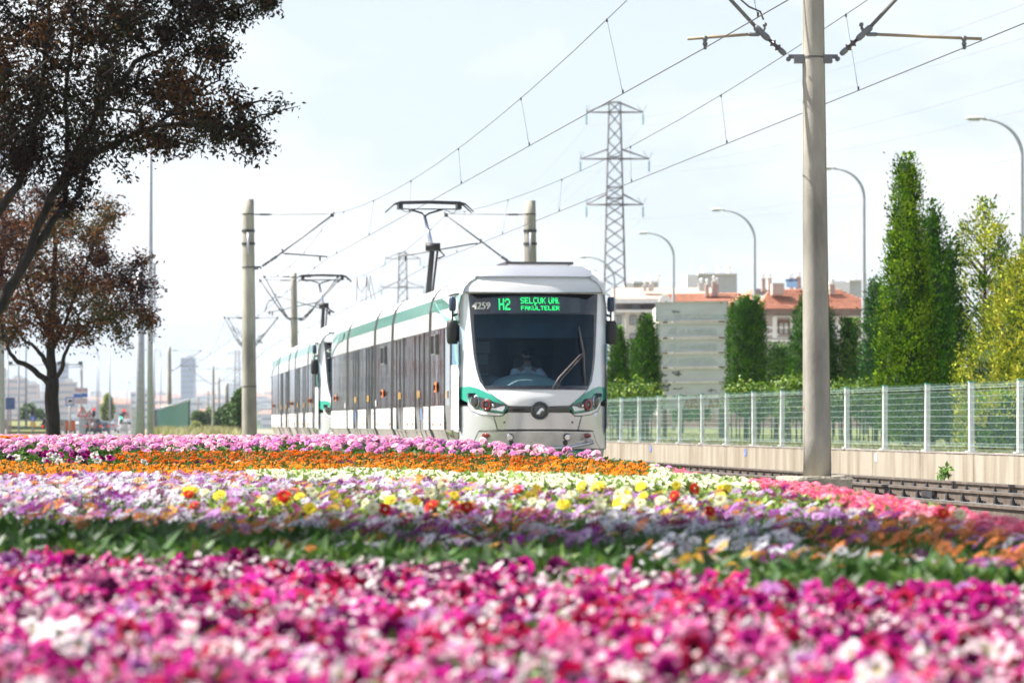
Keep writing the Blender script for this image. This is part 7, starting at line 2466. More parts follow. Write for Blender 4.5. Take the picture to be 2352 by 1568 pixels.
for j in range(len(ys_) - 1):
    for i in range(n - 1):
        Fq.append((j * n + i, j * n + i + 1, (j + 1) * n + i + 1, (j + 1) * n + i))
me = bpy.data.meshes.new('flower_bed_soil'); me.from_pydata(V, [], Fq); me.materials.append(M_soil)
tag(link('flower_bed_soil', me), kind='structure')

# templates (unit radius)
def petal_ring(n, r0, r1, w, z0, z1, c0, c1, cup=0.0, jag=0.0, seed=0, tip=1.0):
    q = np.random.default_rng(seed)
    V, F, C = [], [], []
    for k in range(n):
        a = 2 * PI * (k + (.5 if jag else 0) * q.random()) / n
        ca, sa = math.cos(a), math.sin(a)
        def pt(r, s, z): return (ca * r - sa * s, sa * r + ca * s, z)
        b = len(V)
        zz = z1 + (q.random() - .5) * jag
        V += [pt(r0, 0, z0), pt((r0 + r1) * .55, w / 2, (z0 + zz) / 2 + cup), pt((r0 + r1) * .55, -w / 2, (z0 + zz) / 2 + cup), pt(r1, w * .25 * tip, zz), pt(r1, -w * .25 * tip, zz)]
        F += [(b, b + 2, b + 1), (b + 1, b + 2, b + 4), (b + 1, b + 4, b + 3)]
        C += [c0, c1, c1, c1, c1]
    return np.array(V), np.array(F), np.array(C)
def disc_t(r, z, c, n=7, h=.1):
    V = [(0, 0, z + h)] + [(math.cos(2 * PI * k / n) * r, math.sin(2 * PI * k / n) * r, z) for k in range(n)]
    F = [(0, 1 + k, 1 + (k + 1) % n) for k in range(n)]
    return np.array(V), np.array(F), np.array([c] * (n + 1))
def tjoin(*ts):
    Vs, Fs, Cs, b = [], [], [], 0
    for V, F, C in ts:
        Vs.append(V); Fs.append(F + b); Cs.append(C); b += len(V)
    return np.concatenate(Vs), np.concatenate(Fs), np.concatenate(Cs)
def petunia_t(c, throat, rim, seed):
    q = np.random.default_rng(seed)
    V, F, C = [(0, 0, -.35)], [], [throat]
    n = 20
    fold = .30 * (q.random(5) - .35); wid = 1 + .22 * (q.random(5) - .5)
    for ring, (r, z, col) in enumerate(((.16, -.14, throat), (.58, .06, c), (.88, .10, c), (1.0, .04, rim))):
        for k in range(n):
            a = 2 * PI * k / n; L_ = (k * 5 // n) % 5
            ph = (k % 4) / 4.0
            lobe = 1 - (.20 if ring >= 2 else .04) * (1 if k % 4 == 0 else 0)
            rr = r * lobe * (wid[L_] if ring >= 2 else 1) * (1 + .08 * (q.random() - .5))
            zz = z + (fold[L_] * (ring / 3) ** 2) + (.13 * (q.random() - .5)) * (ring >= 2) - (.16 if ring >= 2 and k % 4 == 0 else 0) - (.10 if ring == 3 and k % 2 else 0)
            V.append((math.cos(a) * rr, math.sin(a) * rr, zz)); C.append(tuple(np.array(col) * (.8 + .35 * q.random())))
    F += [(0, 1 + k, 1 + (k + 1) % n) for k in range(n)]
    for ring in range(3):
        for k in range(n):
            a, b = 1 + ring * n + k, 1 + ring * n + (k + 1) % n
            F += [(a, a + n, b), (b, a + n, b + n)]
    return np.array(V), np.array(F), np.array(C)
def marigold_t(c, seed, rows=((.62, -.12, 12), (.98, .06, 14), (.92, .30, 13), (.70, .50, 11), (.38, .62, 8))):
    q = np.random.default_rng(seed)
    parts = [disc_t(.30, .62, c, 6, .06)]
    c = np.array(c)
    for r, z, n in rows:
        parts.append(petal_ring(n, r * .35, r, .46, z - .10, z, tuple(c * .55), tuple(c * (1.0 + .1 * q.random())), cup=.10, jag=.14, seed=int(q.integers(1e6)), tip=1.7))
    parts.append((np.array([(-.08, 0, -1.4), (.08, 0, -1.4), (0, .1, -1.4), (-.14, 0, -.1), (.14, 0, -.1), (0, .16, -.1)]), np.array([(0, 1, 4), (0, 4, 3), (1, 2, 5), (1, 5, 4), (2, 0, 3), (2, 3, 5)]), np.array([(.08, .14, .03)] * 6)))
    return tjoin(*parts)
def daisy_t(c, seed, n=14, centre=(.10, .06, .12), back=None):
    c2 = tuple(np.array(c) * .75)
    return tjoin(petal_ring(n, .16, 1.0, .24, .0, .10, c2, c, cup=.06, jag=.10, seed=seed, tip=1.3), disc_t(.20, .04, centre, 7, .12))
def dahlia_t(c, seed, centre=(.5, .35, .03)):
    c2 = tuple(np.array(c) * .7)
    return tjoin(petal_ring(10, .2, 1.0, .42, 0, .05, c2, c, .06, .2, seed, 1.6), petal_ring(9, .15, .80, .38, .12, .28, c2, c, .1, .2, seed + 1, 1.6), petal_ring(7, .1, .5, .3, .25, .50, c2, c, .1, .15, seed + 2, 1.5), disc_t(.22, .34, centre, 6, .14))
def florets(n, R_, size, c, throat, seed, flat=.6, petals=5):
    q = np.random.default_rng(seed)
    parts = []
    for k in range(n):
        d = q.normal(0, 1, 3); d[2] = abs(d[2]) * .9 + .25; d /= np.linalg.norm(d)
        if k == 0: d = np.array([0, 0, 1.0])
        cc = np.array(c) * (.85 + .3 * q.random())
        V, F, C = petal_ring(petals, .05, 1.0, .95, 0, .18, throat, tuple(np.clip(cc, 0, 1)), .02, .2, int(q.integers(1e6)), 1.9)
        C = C.copy()
        V = V * size
        z = d; x = np.cross([0, 1, .1], z); x /= np.linalg.norm(x); y = np.cross(z, x)
        M = np.stack([x, y, z], 1)
        V = V @ M.T + d * np.array([R_, R_, R_ * flat])
        parts.append((V, F, C))
    return tjoin(*parts)
def leafclump_t(n, L_, w, c, seed, spread=1.2, up=.5):
    q = np.random.default_rng(seed)
    parts = []
    for k in range(n):
        a = 2 * PI * (k + q.random() * .6) / n
        V, F, C = leaf_template(L_ * (.7 + .6 * q.random()), w, .2, -.1 + .5 * q.random())
        tl = -(up + .6 * (q.random() - .3))
        R = rotmats(np.array([a]), np.array([tl]), np.array([a]))[0]
        V = V @ R.T
        cc = np.array(c) * (.6 + .8 * q.random())
        parts.append((V, F, np.tile(cc, (5, 1))))
    return tjoin(*parts)
def bud_t(c):
    V = [(-.10, -.05, -1.3), (.10, -.05, -1.3), (0, .1, -1.3), (-.12, -.07, -.4), (.12, -.07, -.4), (0, .14, -.4), (-.28, -.18, .1), (.28, -.18, .1), (0, .32, .1), (-.22, -.12, .38), (.22, -.12, .38), (0, .26, .38)]
    F = []
    for i in range(3):
        b = i * 3
        for k in range(3):
            p, q = b + k, b + (k + 1) % 3
            F += [(p, q, q + 3), (p, q + 3, p + 3)]
    F.append((9, 10, 11))
    C = [(.10, .17, .04)] * 9 + [c] * 3
    return np.array(V, float), np.array(F), np.array(C)

MAG, CRI, PLU, PNK, LIL, WHT = (.40, .003, .17), (.36, .002, .045), (.08, .002, .045), (.58, .12, .30), (.40, .14, .40), (.80, .72, .74)
petunias = [('magenta', petunia_t(MAG, (.03, .0, .02), (.42, .010, .20), 1), .26), ('crimson', petunia_t(CRI, (.03, 0, .005), (.48, .01, .08), 2), .18), ('plum', petunia_t(PLU, (.01, 0, .01), (.14, .006, .09), 3), .13),
            ('pink', petunia_t(PNK, (.25, .02, .12), (.75, .34, .50), 4), .11), ('lilac', petunia_t(LIL, (.10, .01, .12), (.60, .32, .62), 5), .05), ('white', petunia_t(WHT, (.40, .35, .12), (.86, .82, .82), 6), .03),
            ('magenta', petunia_t((.52, .012, .24), (.03, 0, .02), (.62, .10, .38), 7), .14), ('crimson', petunia_t((.44, .01, .09), (.03, 0, .005), (.55, .03, .14), 8), .07)]
OSW, OSL, OSP, OSO, OSM = (.66, .66, .72), (.50, .24, .56), (.22, .02, .24), (.60, .20, .06), (.22, .02, .10)
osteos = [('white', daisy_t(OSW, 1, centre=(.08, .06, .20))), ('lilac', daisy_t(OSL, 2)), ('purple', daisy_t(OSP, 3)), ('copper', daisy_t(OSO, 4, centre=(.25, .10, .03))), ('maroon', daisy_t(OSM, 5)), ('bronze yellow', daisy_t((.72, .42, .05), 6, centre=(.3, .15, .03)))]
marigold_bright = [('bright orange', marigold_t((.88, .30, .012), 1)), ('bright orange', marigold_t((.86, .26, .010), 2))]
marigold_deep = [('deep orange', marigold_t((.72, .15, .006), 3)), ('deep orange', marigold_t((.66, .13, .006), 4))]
pelargs = [('pink', florets(9, .55, .52, (.84, .34, .62), (.42, .02, .20), 1)), ('pink', florets(8, .55, .55, (.86, .42, .66), (.45, .04, .22), 2)), ('pale pink', florets(9, .58, .50, (.88, .56, .66), (.55, .12, .28), 3)), ('mauve pink', florets(10, .55, .50, (.66, .28, .58), (.32, .01, .18), 4))]
begon_pink = [('coral pink', florets(5, .55, .60, (.78, .14, .26), (.85, .50, .40), 5, petals=4)), ('coral pink', florets(4, .5, .65, (.84, .30, .42), (.85, .5, .3), 6, petals=4))]
begon_cream = [('cream white', florets(5, .55, .60, (.82, .82, .62), (.65, .65, .25), 7, petals=4)), ('cream white', florets(4, .55, .62, (.84, .84, .72), (.60, .62, .22), 8, petals=4))]
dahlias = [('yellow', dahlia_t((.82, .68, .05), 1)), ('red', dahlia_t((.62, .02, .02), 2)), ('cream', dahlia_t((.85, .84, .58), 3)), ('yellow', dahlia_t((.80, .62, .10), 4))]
GRN = (.055, .12, .02); LGRN = (.16, .26, .05); DGRN = (.03, .075, .018)
leaf_mari = [leafclump_t(9, 1.0, .20, (.07, .15, .02), 1, up=.7), leafclump_t(8, 1.0, .18, (.06, .13, .02), 2, up=.9)]
leaf_pel = [leafclump_t(7, .8, .75, (.045, .10, .018), 3, up=.3), leafclump_t(7, .9, .8, (.06, .12, .02), 4, up=.5)]
leaf_beg = [leafclump_t(6, .9, .62, (.26, .34, .08), 5, up=.4), leafclump_t(6, .9, .62, (.20, .30, .06), 6, up=.6)]
leaf_grass = [leafclump_t(10, 1.1, .14, (.04, .10, .014), 7, up=1.1), leafclump_t(9, 1.0, .16, (.06, .13, .02), 8, up=.9)]
leaf_broad = [leafclump_t(6, 1.1, .50, (.035, .085, .018), 9, up=.7), leafclump_t(6, 1.0, .58, (.05, .11, .022), 10, up=.5), leafclump_t(7, .9, .5, (.11, .19, .03), 12, up=.6)]
leaf_pet = [leafclump_t(6, .8, .40, (.09, .17, .03), 11, up=.6)]

r = np.random.default_rng(1234)
def noise2(X, Y, f, s=0.0):
    return (np.sin(X * f + 1.3 * np.sin(Y * f * .8 + s)) + np.sin(Y * f * 1.1 + 1.7 * np.sin(X * f * .7 + s * 2) + s)) / 2
def sample(Y0, Y1, dens, margin=.7):
    A = 0.0
    n = int(dens * (Y1 - Y0) * 9)
    Y = Y0 + (Y1 - Y0) * r.random(n)
    half = 1176 / FPX * Y + margin
    X = -4.6 - .1 * Y + (2 * 4.6 + .2 * Y) * r.random(n)
    X = (r.random(n) * 2 - 1) * half.max()
    k = (np.abs(X) < half) & (X < np.interp(Y, EY, EX) - .02)
    kk = int(dens * (half.max() * 2) * (Y1 - Y0))
    X, Y = X[k], Y[k]
    return X, Y
def area_sample(Y0, Y1, dens, margin=.7):
    hm = 1176 / FPX * Y1 + margin
    n = int(dens * (Y1 - Y0) * hm * 2)
    Y = Y0 + (Y1 - Y0) * r.random(n); X = (r.random(n) * 2 - 1) * hm
    k = (np.abs(X) < 1176 / FPX * Y + margin) & (X < np.interp(Y, EY, EX) - .02)
    return X[k], Y[k]
def tocam_tilt(n, lo, hi, sun=.35):
    """flowers lean partly to the sun, partly anyhow"""
    ti = lo + (hi - lo) * r.random(n)
    d = r.random(n) * 2 * PI
    k = r.random(n) < sun
    d[k] = math.atan2(sun_dir.y, sun_dir.x) + (r.random(k.sum()) - .5) * 1.6
    return ti, d
def in_view(X, Y, Z):
    x, y = px_of(X, Y, Z)
    return (x > 4) & (x < 2348) & (y < 1562)
WHERE = [', below the purple trees', ', below the far concrete mast', ', in front of the tram', ', in line with the signboard', ', beside the large mast and rails']
def plant(kind, X, Y, Z, R, S, variant, temps, labels, group, cat, stuff_label, keep=290, leaf=None, centre=False, material=M_petal, stem=False):
    """nearest visible ones as objects of their own, the rest as one object"""
    n = len(X)
    vis = in_view(X, Y, Z)
    # spread over the visible range but favouring those that show largest
    order = np.argsort(-(S / Y) * np.where(vis, 1, -1))
    own = order[:keep]
    own = own[vis[own]]
    mask = np.zeros(n, bool); mask[own] = True
    meshes = [mesh_from(group_name(kind), *t, material) for _, t in temps]
    leafme = mesh_from('leaf', *leaf, M_leaf) if leaf is not None else None
    pos = np.stack([X, Y, Z], 1)
    for i in own:
        v = int(variant[i])
        o_ = bpy.data.objects.new(kind, meshes[v]); COL.objects.link(o_)
        m_ = Matrix(R[i].tolist()).to_4x4(); m_.translation = Vector(pos[i].tolist())
        o_.matrix_world = m_ @ Matrix.Scale(float(S[i]), 4)
        col = temps[v][0]
        o_['label'] = labels.format(col) + WHERE[int(np.searchsorted([340, 800, 1400, 1800], px_of(X[i], Y[i], Z[i])[0]))]; o_['category'] = cat; o_['group'] = group.format(col)
        if leafme is not None:
            l_ = bpy.data.objects.new('leaf', leafme); COL.objects.link(l_); l_.parent = o_
            l_.location = (0, 0, -1.0)
    parts = []
    for v, (_, t) in enumerate(temps):
        k = (~mask) & (variant == v)
        if k.sum() == 0: continue
        tint = .8 + .4 * r.random((int(k.sum()), 1)) * np.ones((1, 3))
        parts.append(scatter(t, pos[k], R[k], S[k], tint))
    if parts:
        o_ = link(kind + '_drift', mesh_from(kind + '_drift', *merge(parts), material))
        tag(o_, stuff_label, 'flowers', kind='stuff')
def group_name(k): return k
def foliage(name, X, Y, Z, temps, size, label, tilt=.5, tintlo=.65):
    n = len(X); v = r.integers(0, len(temps), n); parts = []
    R = rotmats(r.random(n) * 6.3, tilt * r.random(n), r.random(n) * 6.3)
    S = size * (.7 + .6 * r.random(n))
    for k in range(len(temps)):
        m_ = v == k
        tint = (tintlo + .7 * r.random((int(m_.sum()), 1))) * np.ones((1, 3))
        parts.append(scatter(temps[k], np.stack([X, Y, Z], 1)[m_], R[m_], S[m_], tint))
    o_ = link(name, mesh_from(name, *merge(parts), M_leaf))
    tag(o_, label, 'foliage', kind='stuff')

# --- zones, following the drifts' outlines across the bed
def zone(X, Y):
    Z = top_z(X, Y)
    x, y = px_of(X, Y, Z)
    y = y + 8 * noise2(X * 3, Y * 1.2, 2.2) * np.clip((y - 1080) / 80, .35, 1.6)
    pet_edge = np.interp(x, [0, 600, 1176, 1800, 2352], [1278, 1288, 1308, 1345, 1352])
    z = np.full(len(X), 'daisy', dtype='<U10')
    z[y > pet_edge] = 'petunia'
    green = (y <= pet_edge) & (y > pet_edge - np.interp(x, [0, 500, 900, 1400, 2352], [80, 70, 45, 38, 40]))
    z[green] = 'green'
    pel_lo = np.interp(x, [-300, 0, 280, 700, 930, 1300, 1450, 1580, 1640], [1044, 1044, 1042, 1040, 1044, 1056, 1066, 1092, 1092])
    z[(y < pel_lo)] = 'pelarg'
    m1_lo = np.interp(x, [0, 260, 300, 900, 1260, 1300], [1044, 1046, 1064, 1066, 1074, 1060])
    z[(y >= pel_lo) & (y < m1_lo) & (x > 270) & (x < 1270)] = 'mari_deep'
    gap_lo = np.interp(x, [-300, 0, 260, 600, 900], [1066, 1066, 1072, 1068, 1066])
    z[(y >= pel_lo) & (y < gap_lo) & (x <= 900) & (z != 'mari_deep')] = 'gap'
    m2_lo = np.interp(x, [-300, 0, 380, 560, 800, 1100, 1300, 1490, 1500], [1094, 1094, 1094, 1092, 1082, 1094, 1098, 1104, 1060])
    z[(y >= pel_lo) & (y < m2_lo) & (z != 'mari_deep') & (z != 'gap') & (x < 1500)] = 'mari'
    z[(y >= m2_lo) & (y < np.interp(x, [560, 600, 800, 850, 1060, 1200, 1600, 1860, 1870], [1092, 1104, 1112, 1100, 1112, 1130, 1142, 1132, 1050])) & (x > 380) & (x < 1870) & (z == 'daisy')] = 'cream'
    pk_hi = np.interp(x, [1560, 1700, 1900, 2100, 2352, 2600], [1090, 1096, 1112, 1132, 1168, 1200]); pk_lo = np.interp(x, [1560, 1700, 1900, 2100, 2352, 2600], [1100, 1116, 1160, 1190, 1222, 1260])
    z[(x > 1540) & (y < pk_lo) & (z != 'pelarg') & ~((x < 1860) & (y > pk_lo - 4) )] = 'pinkbeg'
    z[(x > 1500) & (x < 1720) & (y > 1098) & (y < 1128)] = 'cream'
    return z, x, y
labels_done = []
# petunias, nearest the camera
X, Y = area_sample(6.2, 12.9, 200, .6)
z, x, y = zone(X, Y); k = z == 'petunia'; X, Y = X[k], Y[k]; n = len(X)
Zp = top_z(X, Y) + .075 * (r.random(n) - .75) + .02 * noise2(X, Y, 3.0)
ti, td = tocam_tilt(n, .2, 1.45, .3)
cam_k = r.random(n) < .45; td[cam_k] = -PI / 2 + (r.random(cam_k.sum()) - .5) * 1.6
w = noise2(X, Y, 1.6, 2.0)
pv = np.zeros(n, int); u = r.random(n)
cum = np.cumsum([p[2] for p in petunias])
u2 = np.clip(u + .10 * w, 0, .999)
pv = np.searchsorted(cum / cum[-1], u2)
# paler nearer the camera, plum and magenta at the far edge on the left
edge_k = (Y > 11.0) & (X < .2) & (r.random(n) < .55); pv[edge_k] = np.where(r.random(edge_k.sum()) < .6, 2, 0)
near_k = (Y < 8.2) & (r.random(n) < .12); pv[near_k] = 3 + 2 * (r.random(near_k.sum()) < .3)
xx, yy = px_of(X, Y, Zp)
wk = (xx > 20) & (xx < 190) & (yy > 1425) & (yy < 1485); pv[wk & (r.random(n) < .8)] = 5
plant('petunia', X, Y, Zp, rotmats(r.random(n) * 6.3, ti, td), (.026 + .010 * r.random(n)) , pv, [(a, b) for a, b, c in petunias],
      '{} petunia in the drift nearest the camera', '{} petunias nearest the camera', 'petunia', 'mixed petunias filling the rest of the drift nearest the camera', leaf=leaf_pet[0])
X2, Y2 = area_sample(6.2, 12.9, 330, .6); k = (zone(X2, Y2)[0] == 'petunia'); X2, Y2 = X2[k], Y2[k]; n2 = len(X2)
mini = petal_ring(5, .1, 1.0, .9, 0, .2, (.50, .30, .20), (.84, .62, .72), .05, .3, 77, 1.4)  # small pale petals added in place of bright glints on the petunias
tn = np.where(r.random((n2, 1)) < .75, np.array([[1.1, 1.3, 1.2]]), np.array([[.95, .50, .80]]))
o_ = link('petal_glints', mesh_from('petal_glints', *scatter(mini, np.stack([X2, Y2, top_z(X2, Y2) + .045 * (r.random(n2) - .35)], 1), rotmats(r.random(n2) * 6.3, 1.3 * r.random(n2), r.random(n2) * 6.3), .004 + .0065 * r.random(n2), tn), M_petal))
tag(o_, 'tiny pale petals standing in for glints of light on the petunias', 'flowers', kind='stuff')
X2, Y2 = area_sample(6.2, 13.2, 230, .6); k = zone(X2, Y2)[0] == 'petunia'
foliage('petunia_foliage', X2[k], Y2[k], top_z(X2[k], Y2[k]) - .055, leaf_pet, .05, 'green petunia leaves below the blooms')
# broad leaves and grassy stems behind them
X, Y = area_sample(10.5, 16.5, 260, .6); z, x, y = zone(X, Y); k = z == 'green'
foliage('broad_foliage', X[k], Y[k], top_z(X[k], Y[k]) - .07 + .03 * r.random(k.sum()), leaf_broad, .085, 'broad green leaves between the petunias and the daisies')
X, Y = area_sample(10.5, 25, 300, .6); z, x, y = zone(X, Y); k = (z == 'green') | (z == 'daisy')
foliage('daisy_foliage', X[k], Y[k], top_z(X[k], Y[k]) - .085, leaf_grass, .075, 'narrow green daisy leaves and stems')
# African daisies
X, Y = area_sample(11.5, 25, 270, .6); z, x, y = zone(X, Y); k = (z == 'daisy') | ((z == 'green') & (r.random(len(X)) < .10)); X, Y, x, y = X[k], Y[k], x[k], y[k]; n = len(X)
w = noise2(X * 3.4, Y * 1.1, 2.1, 0.5); w2 = noise2(X * 1.1, Y * .8, 3.3, 4.0); u = r.random(n)
dv_ = np.where(w > .2, 0, np.where(w > -.15, 1, np.where(w > -.5, 2, 4)))
dv_ = np.where(u < .55, r.choice([0, 1, 2, 3, 4, 0, 4, 3, 0, 5], n), dv_)
back = y < 1150
dv_ = np.where(back & (u > .5) & (u < .75), np.where(r.random(n) < .6, 1, 0), dv_)
dv_ = np.where((x > 1380) & (x < 1780) & (y > 1205) & (y < 1262), np.where(r.random(n) < .75, 0, dv_), dv_)
dv_ = np.where((x > 1580) & (x < 1745) & (y > 1258) & (y < 1292) & (u < .7), 5, dv_)
dv_ = np.where((x > 1850) & (y > 1195) & (y < 1300), np.where(r.random(n) < .66, 3, dv_), dv_)
dv_ = np.where((x < 700) & (y > 1195) & (y < 1260), np.where(r.random(n) < .5, 3, dv_), dv_)
dv_ = np.where((x < 500) & (y > 1100) & (y < 1145), np.where(r.random(n) < .30, 0, dv_), dv_)
gaps = ((noise2(X * 3, Y * 1.4, 1.9, 7.0) > .42) & (y > 1150)) | ((y > 1225) & (r.random(len(X)) < .35))
k = ~gaps; X, Y, dv_ = X[k], Y[k], dv_[k]; n = len(X)
Zd = top_z(X, Y) + .07 * (r.random(n) - .6)
ti, td = tocam_tilt(n, .05, 1.0, .5)
plant('african_daisy', X, Y, Zd, rotmats(r.random(n) * 6.3, ti, td), .022 + .015 * r.random(n), dv_.astype(int), osteos,
      '{} African daisy in the middle drift', '{} African daisies in the middle drift', 'daisy', 'mixed white, lilac, purple and copper African daisies further back in the drift')
# dahlias standing taller in a loose row
X, Y = area_sample(14.5, 21, 11, .4); z, x, y = zone(X, Y); y = y + 26 * (r.random(len(X)) - .5)
k = (z != 'pinkbeg') & (z != 'cream') & (y > 1146) & (y < 1196) & (x > 420) & (x < 1680) | (x > 2040) & (y > 1205) & (y < 1240); X, Y, x = X[k], Y[k], x[k]; n = len(X)
v = r.choice([0, 0, 1, 2, 2, 3], n)
ti, td = tocam_tilt(n, .6, 1.3, .1); td = -PI / 2 + (r.random(n) - .5) * 1.8
plant('dahlia', X, Y, top_z(X, Y) + .03 + .04 * r.random(n), rotmats(r.random(n) * 6.3, ti, td), .022 + .014 * r.random(n), v, dahlias,
      '{} dahlia above the daisies', '{} dahlias above the daisies', 'dahlia', 'dahlias', leaf=leaf_broad[1])
X, Y = area_sample(15.5, 21, 60, .4); z, x, y = zone(X, Y); k = (y > 1128) & (y < 1186) & (x > 420)
foliage('dahlia_foliage', X[k], Y[k], top_z(X[k], Y[k]) + .0, leaf_beg, .045, 'pale green leaves among the dahlias')
# cream begonias
X, Y = area_sample(20.5, 27.5, 300, .5); z, x, y = zone(X, Y); k = z == 'cream'; X, Y = X[k], Y[k]; n = len(X)
ti, td = tocam_tilt(n, .1, .9, .4)
plant('begonia', X, Y, top_z(X, Y) + .015 * r.random(n), rotmats(r.random(n) * 6.3, ti, td), .026 + .008 * r.random(n), r.integers(0, 2, n), begon_cream,
      '{} begonia before the marigolds', '{} begonias in front of the marigolds', 'begonia', 'cream white begonias further back in the pale drift', keep=150)
X, Y = area_sample(20.5, 27.5, 260, .5); z, x, y = zone(X, Y); k = z == 'cream'
foliage('begonia_foliage', X[k], Y[k], top_z(X[k], Y[k]) - .03 + .02 * r.random(k.sum()), leaf_beg, .06, 'yellow green begonia leaves of the pale drift')
# coral begonias along the right edge
X, Y = area_sample(13.5, 25.5, 340, .6); z, x, y = zone(X, Y); k = z == 'pinkbeg'; X, Y = X[k], Y[k]; n = len(X)
ti, td = tocam_tilt(n, .2, 1.2, .3)
plant('begonia', X, Y, top_z(X, Y) + .03 * (r.random(n) - .4), rotmats(r.random(n) * 6.3, ti, td), .028 + .010 * r.random(n), r.integers(0, 2, n), begon_pink,
      '{} begonia at the bed edge', '{} begonias along the edge of the bed', 'begonia', 'coral pink begonias further along the edge of the bed', keep=150)
X, Y = area_sample(13.5, 25.5, 220, .6); z, x, y = zone(X, Y); k = z == 'pinkbeg'
foliage('edge_foliage', X[k], Y[k], top_z(X[k], Y[k]) - .05, leaf_beg, .05, 'pale leaves under the coral begonias')
# marigolds
X, Y = area_sample(23.5, 31, 330, .5); z, x, y = zone(X, Y)
k = z == 'mari'; Xm, Ym = X[k], Y[k]
def thin(X, Y, d):
    """keep blooms apart"""
    cell = {}; keep = []
    for i in range(len(X)):
        c = (int(X[i] / d), int(Y[i] / d)); ok = True
        for a in (-1, 0, 1):
            for b in (-1, 0, 1):
                for j in cell.get((c[0] + a, c[1] + b), ()):
                    if (X[i] - X[j]) ** 2 + (Y[i] - Y[j]) ** 2 < d * d: ok = False
        if ok: cell.setdefault(c, []).append(i); keep.append(i)
    return np.array(keep, int)
kk = thin(Xm, Ym, .062); Xm, Ym = Xm[kk], Ym[kk]; n = len(Xm)
ti, td = tocam_tilt(n, 0, .35, .3)
plant('marigold', Xm, Ym, top_z(Xm, Ym) + .02 * (r.random(n) - .3), rotmats(r.random(n) * 6.3, ti, td), .026 + .008 * r.random(n), r.integers(0, 2, n), marigold_bright,
      '{} marigold behind the cream begonias', '{} marigolds in the front band', 'marigold', 'bright orange marigolds further back in their band', keep=175)
k = z == 'mari_deep'; Xm, Ym = X[k], Y[k]
kk = thin(Xm, Ym, .060); Xm, Ym = Xm[kk], Ym[kk]; n = len(Xm)
ti, td = tocam_tilt(n, 0, .35, .3)
plant('marigold', Xm, Ym, top_z(Xm, Ym) + .02 * (r.random(n) - .3), rotmats(r.random(n) * 6.3, ti, td), .024 + .007 * r.random(n), r.integers(0, 2, n), marigold_deep,
      '{} marigold in the darker band', '{} marigolds in the rear band', 'marigold', 'deep orange marigolds further back in their band', keep=100)
k = (z == 'mari') | (z == 'mari_deep'); kb = k & (r.random(len(X)) < .02)
nb = int(kb.sum()); bt = bud_t((.80, .28, .02))
o_ = link('marigold_buds', mesh_from('marigold_buds', *scatter(bt, np.stack([X[kb], Y[kb], top_z(X[kb], Y[kb]) + .05], 1), rotmats(r.random(nb) * 6, .2 * r.random(nb), r.random(nb) * 6), .030 + 0 * r.random(nb)), M_leaf))
tag(o_, 'green marigold buds standing above the blooms', 'buds', kind='stuff')
foliage('marigold_foliage', X[k], Y[k], top_z(X[k], Y[k]) - .025, leaf_mari, .055, 'feathery marigold leaves')
# gap of low greenery with stray blooms
k = z == 'gap'
foliage('gap_foliage', X[k], Y[k], top_z(X[k], Y[k]) - .05, leaf_pel, .05, 'dark leaves between the marigolds and the pink flowers')
k = k & (r.random(len(X)) < .05); Xs, Ys = X[k], Y[k]; n = len(Xs)
plant('petunia', Xs, Ys, top_z(Xs, Ys) + .01, rotmats(r.random(n) * 6, .9 + 0 * Xs, -1.5 + r.random(n)), .035 + 0 * Xs, r.integers(0, 3, n), [('magenta', petunias[0][1]), ('deep plum', petunias[2][1]), ('white', petunias[5][1])],
      '{} stray petunia by the marigolds', '{} stray petunias', 'petunia', 'stray petunias', keep=60)
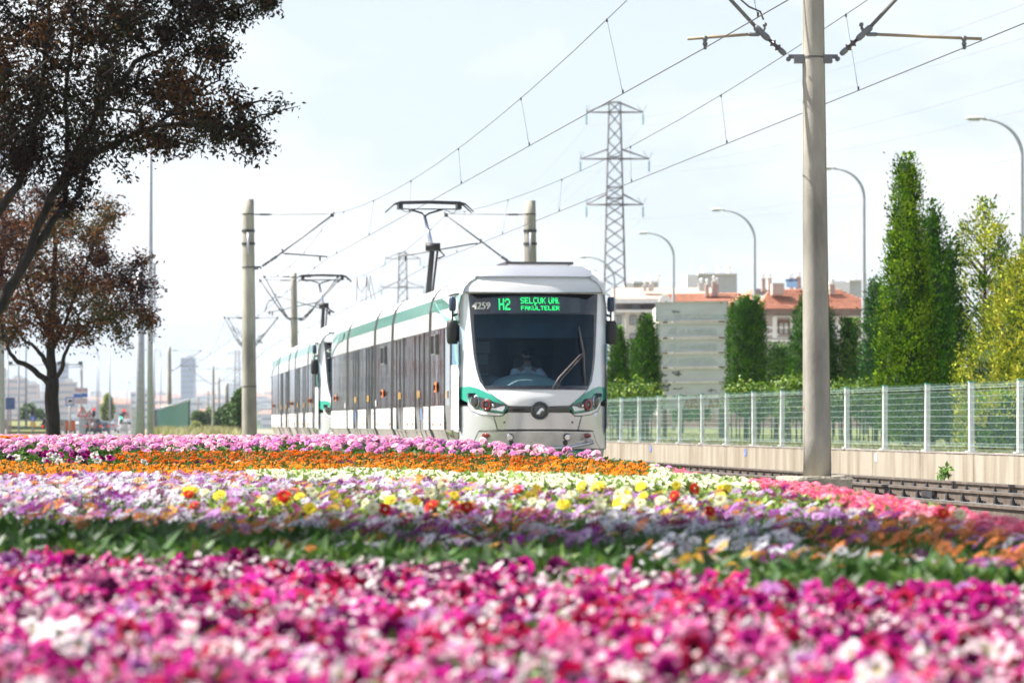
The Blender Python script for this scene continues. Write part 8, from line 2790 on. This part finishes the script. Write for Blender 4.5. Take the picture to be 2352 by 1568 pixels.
# pelargoniums on the ridge
X, Y = area_sample(25.5, 37.5, 75, .5); z, x, y = zone(X, Y); k = z == 'pelarg'; X, Y = X[k], Y[k]
kk = thin(X, Y, .085); X, Y = X[kk], Y[kk]; n = len(X)
yrow = px_of(X, Y, top_z(X, Y))[1]
front = np.clip((yrow - 1012) / 30, 0, 1)
lo_ = np.interp(px_of(X, Y, 0 * X)[0], [-300, 280, 700, 930, 1300, 1450, 1580], [1044, 1042, 1040, 1044, 1056, 1066, 1092]); front = np.clip(1 - (lo_ - yrow) / 26, 0, 1); k = r.random(n) < (.92 - .86 * front); X, Y = X[k], Y[k]; n = len(X)
ti, td = tocam_tilt(n, .2, .8, .2); td = np.where(r.random(n) < .6, -PI / 2 + (r.random(n) - .5) * 1.4, td)
plant('pelargonium', X, Y, top_z(X, Y) + .03 * (r.random(n) - .5), rotmats(r.random(n) * 6.3, ti, td), .040 + .014 * r.random(n), np.where(Y > 33, np.where(r.random(n) < .6, 2, 1), r.integers(0, 4, n)), pelargs,
      '{} pelargonium on the ridge', '{} pelargoniums on the ridge', 'pelargonium', 'pink pelargoniums further back on the ridge', keep=290, leaf=leaf_pel[0])
X, Y = area_sample(25.5, 38.5, 230, .5); z, x, y = zone(X, Y); k = z == 'pelarg'
foliage('pelargonium_foliage', X[k], Y[k], top_z(X[k], Y[k]) - .055 + .02 * r.random(k.sum()), leaf_pel, .058, 'dark green pelargonium leaves', tilt=.8)
X, Y = area_sample(33, 36, 40, .3); k = px_of(X, Y, top_z(X, Y))[0] < 62; X, Y = X[k], Y[k]; n = len(X)
plant('marigold', X, Y, top_z(X, Y) + .02, rotmats(r.random(n) * 6, .2 * r.random(n), r.random(n) * 6), .030 + 0 * X, r.integers(0, 2, n), marigold_bright,
      '{} marigold at the far corner', '{} marigolds at the far corner', 'marigold', 'far corner marigolds', keep=24)
# skirt of leaves down the right-hand and far slopes of the bed
Yq = 13 + 28 * r.random(5200); off = 1.0 * r.random(5200) ** 1.3; Xq = np.interp(Yq, EY, EX) + off * .55
zq = (np.interp(Yq, TY, TZ) - .07) * (1 - off * .8) - .2 * off * .8
foliage('edge_skirt_foliage', Xq, Yq, zq, leaf_pel + leaf_beg[:1], .055, 'leaves covering the slope at the edge of the bed')
# ------------------------------------------------------------------ haze
HZ = 1
if HZ:
    hb = MB().box((0, 4700, 60), (6600, 9900, 180)).build('haze', None or M_white)
    hb.data.materials.clear()
    hm = bpy.data.materials.new('haze_air'); hm.use_nodes = True
    t = hm.node_tree
    for n_ in list(t.nodes): t.nodes.remove(n_)
    vo = N(t, 'ShaderNodeOutputMaterial'); pv_ = N(t, 'ShaderNodeVolumePrincipled', Density=0.00011)
    pv_.inputs['Color'].default_value = (0.78, 0.88, 1.0, 1); pv_.inputs['Anisotropy'].default_value = 0.3
    t.links.new(pv_.outputs[0], vo.inputs['Volume'])
    hb.data.materials.append(hm)
    hb['kind'] = 'stuff'
    hb['label'] = 'pale summer haze over the city'
